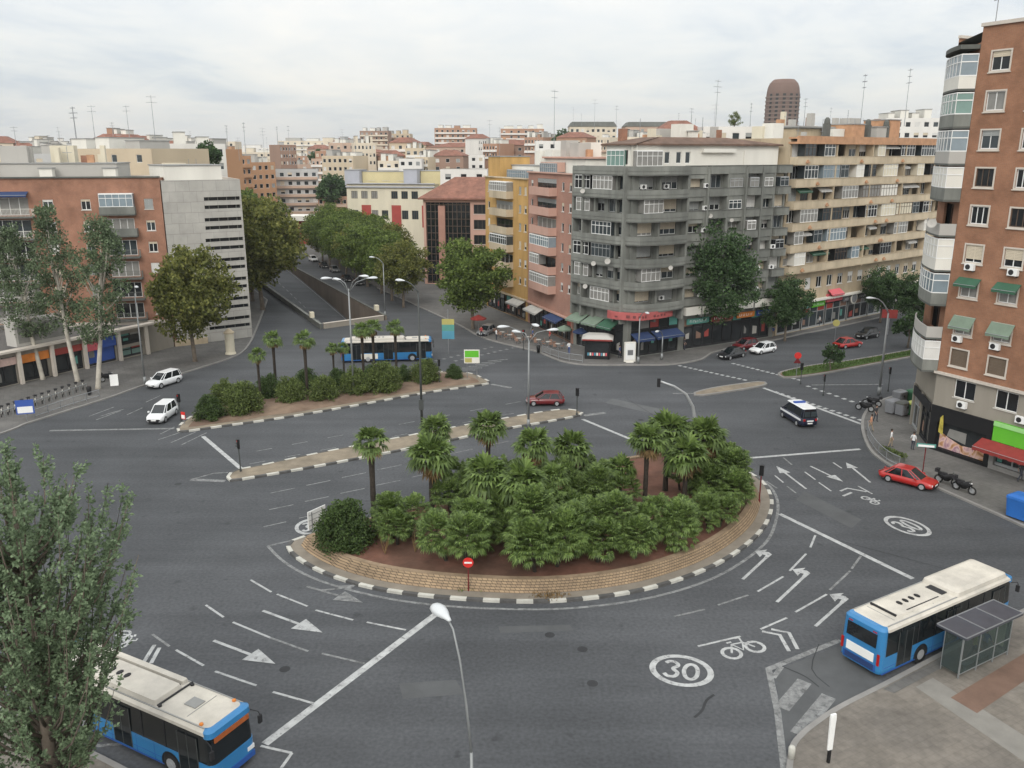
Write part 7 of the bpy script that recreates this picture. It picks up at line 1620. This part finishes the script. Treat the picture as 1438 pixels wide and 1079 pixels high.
# bus shelter
P0, P1, P3 = G(1314, 878, 2.55), G(1391, 845, 2.55), G(1362, 903, 2.55); ux = V2(P1 - P0).normalized(); Ls = 5.2; uy = Vector((ux.y, -ux.x, 0)); Wd = 1.75
t = thing('bus_shelter', 'glass bus shelter with a dark flat roof beside the blue bus', 'bus shelter', (P0.x, P0.y, .15), math.atan2(ux.y, ux.x))
b = MB(); b.loft([rrect(0, Ls, -Wd, 0, .1, 2.36), rrect(0, Ls, -Wd, 0, .1, 2.46)]); 
for i in range(4): x = .02 + (Ls - .1) * i / 3; b.box(x, x + .06, -Wd + .04, -.04, 2.461, 2.5, 1)
b.box(.05, Ls - .05, -.06, -.01, 2.46, 2.505, 1); b.box(.05, Ls - .05, -Wd + .01, -Wd + .06, 2.46, 2.505, 1)
b.build('roof', [mat('shelterroof', (.05, .053, .065), .35, .2, 1.5, spec=.5), M['metal']], t)
M['clearglass'] = mat('clearglass', (.30, .37, .36), .05, 0); bb = M['clearglass'].node_tree.nodes['Principled BSDF']; bb.inputs['Transmission Weight'].default_value = .9; bb.inputs['IOR'].default_value = 1.08
b = MB()
for x0, x1 in ((.1, 1.6), (1.65, 3.1), (3.15, 4.5)): b.box(x0, x1, -Wd + .2, -Wd + .215, .25, 2.3)
b.box(.1, .115, -Wd + .25, -.55, .25, 2.3); b.box(4.48, 4.495, -Wd + .25, -.5, .25, 2.3); b.build('glass_panel', M['clearglass'], t)
b = MB()
for x in (.08, 1.6, 3.1, 4.48): b.box(x, x + .06, -Wd + .17, -Wd + .24, 0, 2.36)
for x in (.1, 4.48): b.box(x, x + .05, -.55, -.5, 0, 2.36)
for z in (.2, 1.0, 2.28): b.box(.1, 4.5, -Wd + .185, -Wd + .23, z, z + .05)
b.build('frame', M['polepaint'], t); b = MB(); b.box(.8, 3.6, -Wd + .3, -Wd + .65, .45, .5); b.box(1.0, 1.06, -Wd + .4, -Wd + .5, 0, .45); b.box(3.3, 3.36, -Wd + .4, -Wd + .5, 0, .45); b.build('bench', M['metal'], t)
b = MB(); b.box(4.3, 4.47, -1.5, -.3, .35, 2.2); b.box(4.25, 4.299, -1.4, -.4, .5, 2.1, 1); b.build('advert_case', [M['polepaint'], M['cream']], t); SHEL = (P0, ux, uy)
# bus stop blade and corner bollard
p = G(1163, 1071, .15); t = thing('bus_stop_post', 'white bus stop blade with a black foot near the bottom edge', 'bus stop', (p.x, p.y, .15), R(20)); b = MB(); b.box(-.06, .06, -.06, .06, 0, .7); b.build('foot', M['black'], t); b = MB(); b.loft([rrect(-.13, .13, -.05, .05, .03, .7), rrect(-.16, .16, -.06, .06, .03, 2.4), rrect(-.14, .14, -.05, .05, .03, 2.55)]); b.build('blade', M['white'], t)
p = G(1111, 1064, .15); b = MB(); b.lathe([(.16, 0), (.16, .5), (.12, .6), (.03, .63)], 10); o = b.build('bollard', M['kerb_white'], None, True, loc=(p.x, p.y, .15)); tag(o, 'short white bollard on the kerb corner at the bottom edge', 'bollard')
# containers
def container(label, px, py, w_, d_, h, m, lid, rz=0, name='waste_container', z=.15):
    p = G(px, py, z); t = thing(name, label, 'container', (p.x, p.y, z), rz); b = MB(); b.loft([rrect(-w_ * .45, w_ * .45, -d_ * .42, d_ * .42, .12, .12), rrect(-w_ / 2, w_ / 2, -d_ / 2, d_ / 2, .14, h * .82)])
    for i in range(5): x = -w_ * .4 + w_ * .8 * i / 4; b.box(x - .03, x + .03, -d_ / 2 - .02, -d_ / 2 + .05, .3, h * .78)
    b.build('body', M[m], t); b = MB(); b.loft([rrect(-w_ / 2 - .03, w_ / 2 + .03, -d_ / 2 - .03, d_ / 2 + .03, .14, h * .82 + .002), rrect(-w_ / 2, w_ / 2, -d_ / 2, d_ / 2, .14, h * .92), rrect(-w_ * .35, w_ * .35, -d_ * .3, d_ * .3, .12, h)]); b.build('lid', M[lid], t)
    b = MB(); b.disc((0, -d_ / 2 - .035, h * .62), (0, 1, 0), .14, .02, 12); b.build('slot', M['dark'], t); return t
container('blue recycling container at the right edge, before the green shop', 1434, 728, 1.9, 1.6, 1.9, 'bin_blue', 'bin_blue', 2.1, 'recycling_container')
for x, y, m_1, m_2, lab in ((1252, 580, 'bin_grey', 'bin_grey', 'grey waste container, leftmost of the row on the corner pavement'), (1266, 583, 'bin_grey', 'conc_dark', 'dark lidded waste container in the middle of the corner row'), (1281, 583, 'bin_green', 'bin_yellow', 'green container with a yellow lid at the end of the corner row'), (1262, 567, 'bin_grey', 'cargrey', 'grey container behind the corner row'), (1280, 566, 'bin_green', 'bin_green', 'green container behind the yellow lidded one')): container(lab, x, y, 1.35, 1.1, 1.55, m_1, m_2, .6)
b = MB(); b.lathe([(.2, 0), (.26, .6), (.28, .95), (.2, 1.0)], 10); p = G(756, 495, .14); tag(b.build('litter_bin', M['black'], None, True, loc=p), 'black litter bin on the kerb of the far pavement', 'litter bin')
p = G(126, 555, .14); o = bpy.data.objects['litter_bin'].copy(); COL.objects.link(o); o.location = p; o['label'] = 'black litter bin on the left pavement by the leaning poplar'
p = G(324, 497, .14); t = thing('advert_column', 'cream advertising column on the left pavement by the avenue', 'advert column', p); b = MB(); b.lathe([(.75, 0), (.7, .2), (.62, .25), (.62, 2.9)], 16); b.build('drum', M['cream'], t); b = MB(); b.lathe([(.72, 2.9), (.72, 3.05), (.3, 3.4), (.05, 3.6)], 16); b.build('cap', M['beige_band'], t)
for pts_, lab in (([(246, 488), (292, 483)], 'low beige bench wall behind the olive plane tree, left piece'), ([(305, 480), (350, 474)], 'low beige bench wall behind the advertising column')):
    q0, q1 = G(*pts_[0]), G(*pts_[1]); f = Fr(q0, q1); mb = MB(); f.box(mb, 0, f.L, -.25, .25, .1, .95); o = mb.build('low_wall', M['beige'], None, world=True, loc=q0); tag(o, lab, 'wall')
p = G(161, 541, .14); t = thing('a_board', 'white pavement board near the leaning poplar', 'sign', p, .4); b = MB(); b.obox((-.45, -.35, 0), (.9, 0, 0), (0, .04, 0), (0, .3, 1.3)); b.obox((-.45, .35, 0), (.9, 0, 0), (0, -.04, 0), (0, -.3, 1.3)); b.build('panel', M['white'], t)
# guard railings
def railing(label, px, z=.15, h=1.0, m='metal', n=None):
    p = [V2(q) for q in catmull(GP(px), 3)]; c = sum(p, Vector()) / len(p); b = MB(); Pz = [Vector((q.x, q.y, z)) for q in p]
    for hh in (h, h * .25): b.tube([q + Vector((0, 0, hh)) for q in Pz], .035, 5)
    for q in resample(Pz, .16): b.tube([q + Vector((0, 0, h * .25)), q + Vector((0, 0, h))], .012, 3)
    for q in resample(Pz, 1.8): b.tube([q, q + Vector((0, 0, h + .05))], .04, 5)
    o = b.build('guard_railing', M[m], None, world=True, loc=(c.x, c.y, z)); tag(o, label, 'railing'); return o
railing('pedestrian guard railing round the pavement corner by the brick tower', [(1217, 607), (1219, 620), (1230, 637), (1246, 651), (1262, 659)])
railing('guard railing along the far corner kerb below the terrace', [(762, 497), (778, 503), (796, 508), (818, 511)]); railing('guard railing along the kerb by the bicycle stand', [(50, 589), (100, 572), (140, 560)], h=.9)
b = MB(); r_ = random.Random(12)
for i in range(14):
    q = V2(G(1240, 640)).lerp(V2(G(1268, 652)), i / 13)
    clump(b, Vector((q.x, q.y, .7)), .32, 60, r_, .16, .05)
c = G(1254, 646, .15); f_ = b.build('foliage', M['leaf_olive'], None, world=True, loc=c); hb = thing('planter', 'row of leafy planters inside the guard railing near the red car', 'planter', c); f_.parent = hb; f_.location = (0, 0, 0); b = MB(); f = Fr(G(1238, 640), G(1268, 652)); f.box(b, 0, f.L, -.2, .2, .15, .6); part(hb, 'trough', b, M['conc_dark'])
# terrace
for px, py, mm, lab in ((672, 466, 'awning_red', 'red terrace parasol by the kerb near the plane tree'), (816, 486, 'awning_blue', 'blue terrace parasol beside the kiosk'), (792, 482, 'awning_greygreen', 'grey green terrace parasol left of the blue one')):
    p = G(px, py, .14); t = thing('terrace_parasol', lab, 'parasol', p); b = MB(); b.tube([(0, 0, 0), (0, 0, 2.7)], .03, 6); b.tube([(0, 0, 0), (0, 0, .1)], .3, 8); b.build('pole', M['metal'], t); b = MB(); ring = [(1.25 * math.cos(k * .7854), 1.25 * math.sin(k * .7854), 2.15) for k in range(8)]
    for k in range(8): b.poly([ring[k], ring[(k + 1) % 8], (0, 0, 2.7)]); q, r2 = Vector(ring[k]), Vector(ring[(k + 1) % 8]); b.poly([q, q - Vector((0, 0, .2)), r2 - Vector((0, 0, .2)), r2])
    b.build('canopy', M[mm], t)
def table_set(): 
    t = thing('cafe_table', 'round cafe table on the terrace of the far corner', 'table', group='cafe tables on the terrace'); b = MB(); b.tube([(0, 0, .72), (0, 0, .75)], .4, 12); b.build('table_top', M['panel_grey'], t); b = MB(); b.tube([(0, 0, 0), (0, 0, .72)], .04, 6); b.tube([(0, 0, 0), (0, 0, .04)], .25, 8); b.build('pedestal', M['metal'], t); return t
def chair_(): 
    t = thing('cafe_chair', 'cafe chair on the terrace of the far corner', 'chair', group='cafe chairs on the terrace'); b = MB(); b.box(-.22, .22, -.22, .22, .43, .47); b.build('seat', M['brick_brown'], t); b = MB(); b.box(-.22, .22, .19, .23, .5, .9); b.build('backrest', M['brick_brown'], t)
    for x in (-.2, .2):
        for y in (-.2, .2): b = MB(); b.tube([(x, y, 0), (x, y, .43)], .018, 5); b.build('leg', M['metal'], t)
    return t
tb_, ch_ = table_set(), chair_(); tree_of(tb_); tree_of(ch_); k = 0
for i, (px, py) in enumerate([(680, 470), (690, 468), (705, 473), (716, 477), (728, 482), (742, 480), (756, 484), (770, 487), (783, 490)]):
    p = G(px, py, .14); o = tb_ if i == 0 else dup(tb_, (0, 0, 0)); o.location = p
    for a in (.4, 2.4, 4.4): o = ch_ if k == 0 else dup(ch_, (0, 0, 0)); k += 1; o.location = p + Vector((math.cos(a + i) * .65, math.sin(a + i) * .65, 0)); o.rotation_euler = (0, 0, a + i - 1.57)
# ------------------------------------------------------------------ people
def person(label, shirt, trouser, px=None, py=None, rz=0, pose=0, loc=None, s=1.0, z=.15):
    """one continuous skinned body, posed by joints; hair is the only child"""
    J = {}; E = []
    def j(n, p, r): J[n] = (Vector(p), r)
    st = (.26, .14, 0)[pose % 3] if pose else .02
    j('pelvis', (0, 0, .95), .135); j('waist', (0, 0, 1.1), .125); j('chest', (0, -.02, 1.32), .15); j('neck', (0, 0, 1.5), .06); j('chin', (0, -.02, 1.58), .075); j('head', (0, -.01, 1.68), .095); j('crown', (0, 0, 1.76), .06)
    for sd, q in (('l', 1), ('r', -1)):
        f = -st * q; j('hip' + sd, (.1 * q, 0, .9), .095); j('knee' + sd, (.1 * q, f * .55 - .03, .5), .062); j('ank' + sd, (.1 * q, f + .03, .09), .042); j('toe' + sd, (.11 * q, f - .14, .04), .036)
        j('sh' + sd, (.19 * q, 0, 1.42), .062); j('el' + sd, (.25 * q, st * q * .5 + .03, 1.15), .045); j('wr' + sd, (.25 * q, st * q * .8 - .1, .93), .032); j('ha' + sd, (.245 * q, st * q * .85 - .12, .84), .036); j('fi' + sd, (.24 * q, st * q * .85 - .13, .77), .018)
    ed = [('pelvis', 'waist'), ('waist', 'chest'), ('chest', 'neck'), ('neck', 'chin'), ('chin', 'head'), ('head', 'crown')]
    for sd in 'lr': ed += [('pelvis', 'hip' + sd), ('hip' + sd, 'knee' + sd), ('knee' + sd, 'ank' + sd), ('ank' + sd, 'toe' + sd), ('chest', 'sh' + sd), ('sh' + sd, 'el' + sd), ('el' + sd, 'wr' + sd), ('wr' + sd, 'ha' + sd), ('ha' + sd, 'fi' + sd)]
    names = list(J); me = bpy.data.meshes.new('person'); me.from_pydata([J[n][0] for n in names], [(names.index(a), names.index(c)) for a, c in ed], [])
    o = bpy.data.objects.new('person', me); COL.objects.link(o); md = o.modifiers.new('s', 'SKIN'); sv = me.skin_vertices[0].data
    for i, n in enumerate(names): sv[i].radius = (J[n][1], J[n][1] * (.72 if n in ('pelvis', 'waist', 'chest') else 1)); sv[i].use_root = n == 'pelvis'
    o.modifiers.new('b', 'SUBSURF').levels = 1
    dg = bpy.context.evaluated_depsgraph_get(); m2 = bpy.data.meshes.new_from_object(o.evaluated_get(dg)); m2.name = 'person'; o.modifiers.clear(); o.data = m2; m2.materials.clear()
    for q in (M[shirt], M[trouser], M['skin'], M['dark']): m2.materials.append(q)
    for f in m2.polygons:
        c = f.center; f.use_smooth = True
        f.material_index = 3 if c.z < .1 else 2 if c.z > 1.49 or (abs(c.x) > .2 and c.z < 1.12) else 1 if c.z < .98 else 0
    b = MB(); b.lathe([(.05, -.1), (.1, -.06), (.115, .0), (.1, .07), (.05, .115), (.01, .12)], 10, (0, .02, 1.7)); b.build('hair', M['hair'], o, True)
    if px is not None: p = G(px, py, z); loc = (p.x, p.y, z)
    o.location = loc; o.rotation_euler = (0, 0, rz); o.scale = (s,) * 3; return tag(o, label, 'person')
for sh, tr_, px, py, rz, po, lab in [
    ('shirt_white', 'trouser_tan', 1250, 628, 1.0, 1, 'person in a white top walking past the waste containers'), ('shirt_white', 'trouser', 1281, 632, 2.2, 2, 'person in white tee and dark trousers on the brick tower pavement'), ('shirt_orange', 'trouser_tan', 1222, 606, 4.0, 3, 'person in a peach top at the kerb corner by the railing'),
    ('shirt_dark', 'trouser', 1229, 592, .5, 1, 'person in dark clothes behind the peach one at the corner'), ('shirt_dark', 'trouser', 1432, 676, 1.6, 3, 'person in black standing in the green shop doorway'),
    ('shirt_red', 'trouser', 676, 474, .3, 1, 'person in red at the kerb near the dark grey car'), ('shirt_white', 'trouser', 697, 478, 2.0, 2, 'person in white on the terrace kerb'), ('shirt_white', 'shirt_blue', 799, 497, 3.0, 3, 'person in white standing left of the kiosk'), ('shirt_blue', 'trouser', 748, 478, 1.2, 1, 'person in blue between the terrace tables'),
    ('shirt_red', 'shirt_dark', 772, 480, 5.0, 2, 'person in red under the salmon block awning'), ('shirt_blue', 'trouser', 870, 503, 1.0, 1, 'person in blue left of the white advert panel'), ('shirt_white', 'trouser', 86, 520, 1.0, 1, 'person in white before the red shop on the left'), ('shirt_red', 'trouser', 97, 520, 4.0, 2, 'person in red before the red shop on the left'),
    ('shirt_dark', 'trouser', 961, 492, 1.0, 2, 'person in dark clothes under the blue awnings'), ('shirt_blue', 'trouser_tan', 1085, 474, 2.0, 1, 'person in blue walking before the beige block'), ('shirt_white', 'trouser', 1150, 458, 2.0, 2, 'person in a white shirt near the pink shop sign')]:
    person(lab, sh, tr_, px, py, rz, po)
for k, (sh, lab, a, d) in enumerate((('sign_yellow', 'person in yellow waiting inside the glass bus shelter', 2.4, .9), ('shirt_blue', 'person in grey blue waiting beside the yellow one in the bus shelter', 3.2, 1.0))):
    q = V2(SHEL[0]) + SHEL[1] * a + SHEL[2] * d; person(lab, sh, 'trouser', None, None, 1.0 + k, 3, (q.x, q.y, .15))
# ------------------------------------------------------------------ air: far things fade a little
b = MB(); b.box(-1450, 1450, -60, 1700, -7.5, 92); hz = b.build('haze', [], None); tag(hz, kind='stuff')
hm = bpy.data.materials.new('haze'); hm.use_nodes = True; n = hm.node_tree.nodes; n.clear()
ho = n.new('ShaderNodeOutputMaterial'); hv = n.new('ShaderNodeVolumePrincipled'); hv.inputs['Color'].default_value = (.93, .95, .97, 1); hv.inputs['Density'].default_value = .00012; hv.inputs['Anisotropy'].default_value = .2
hm.node_tree.links.new(hv.outputs[0], ho.inputs['Volume']); hz.data.materials.append(hm)
SC.cycles.volume_bounces = 0
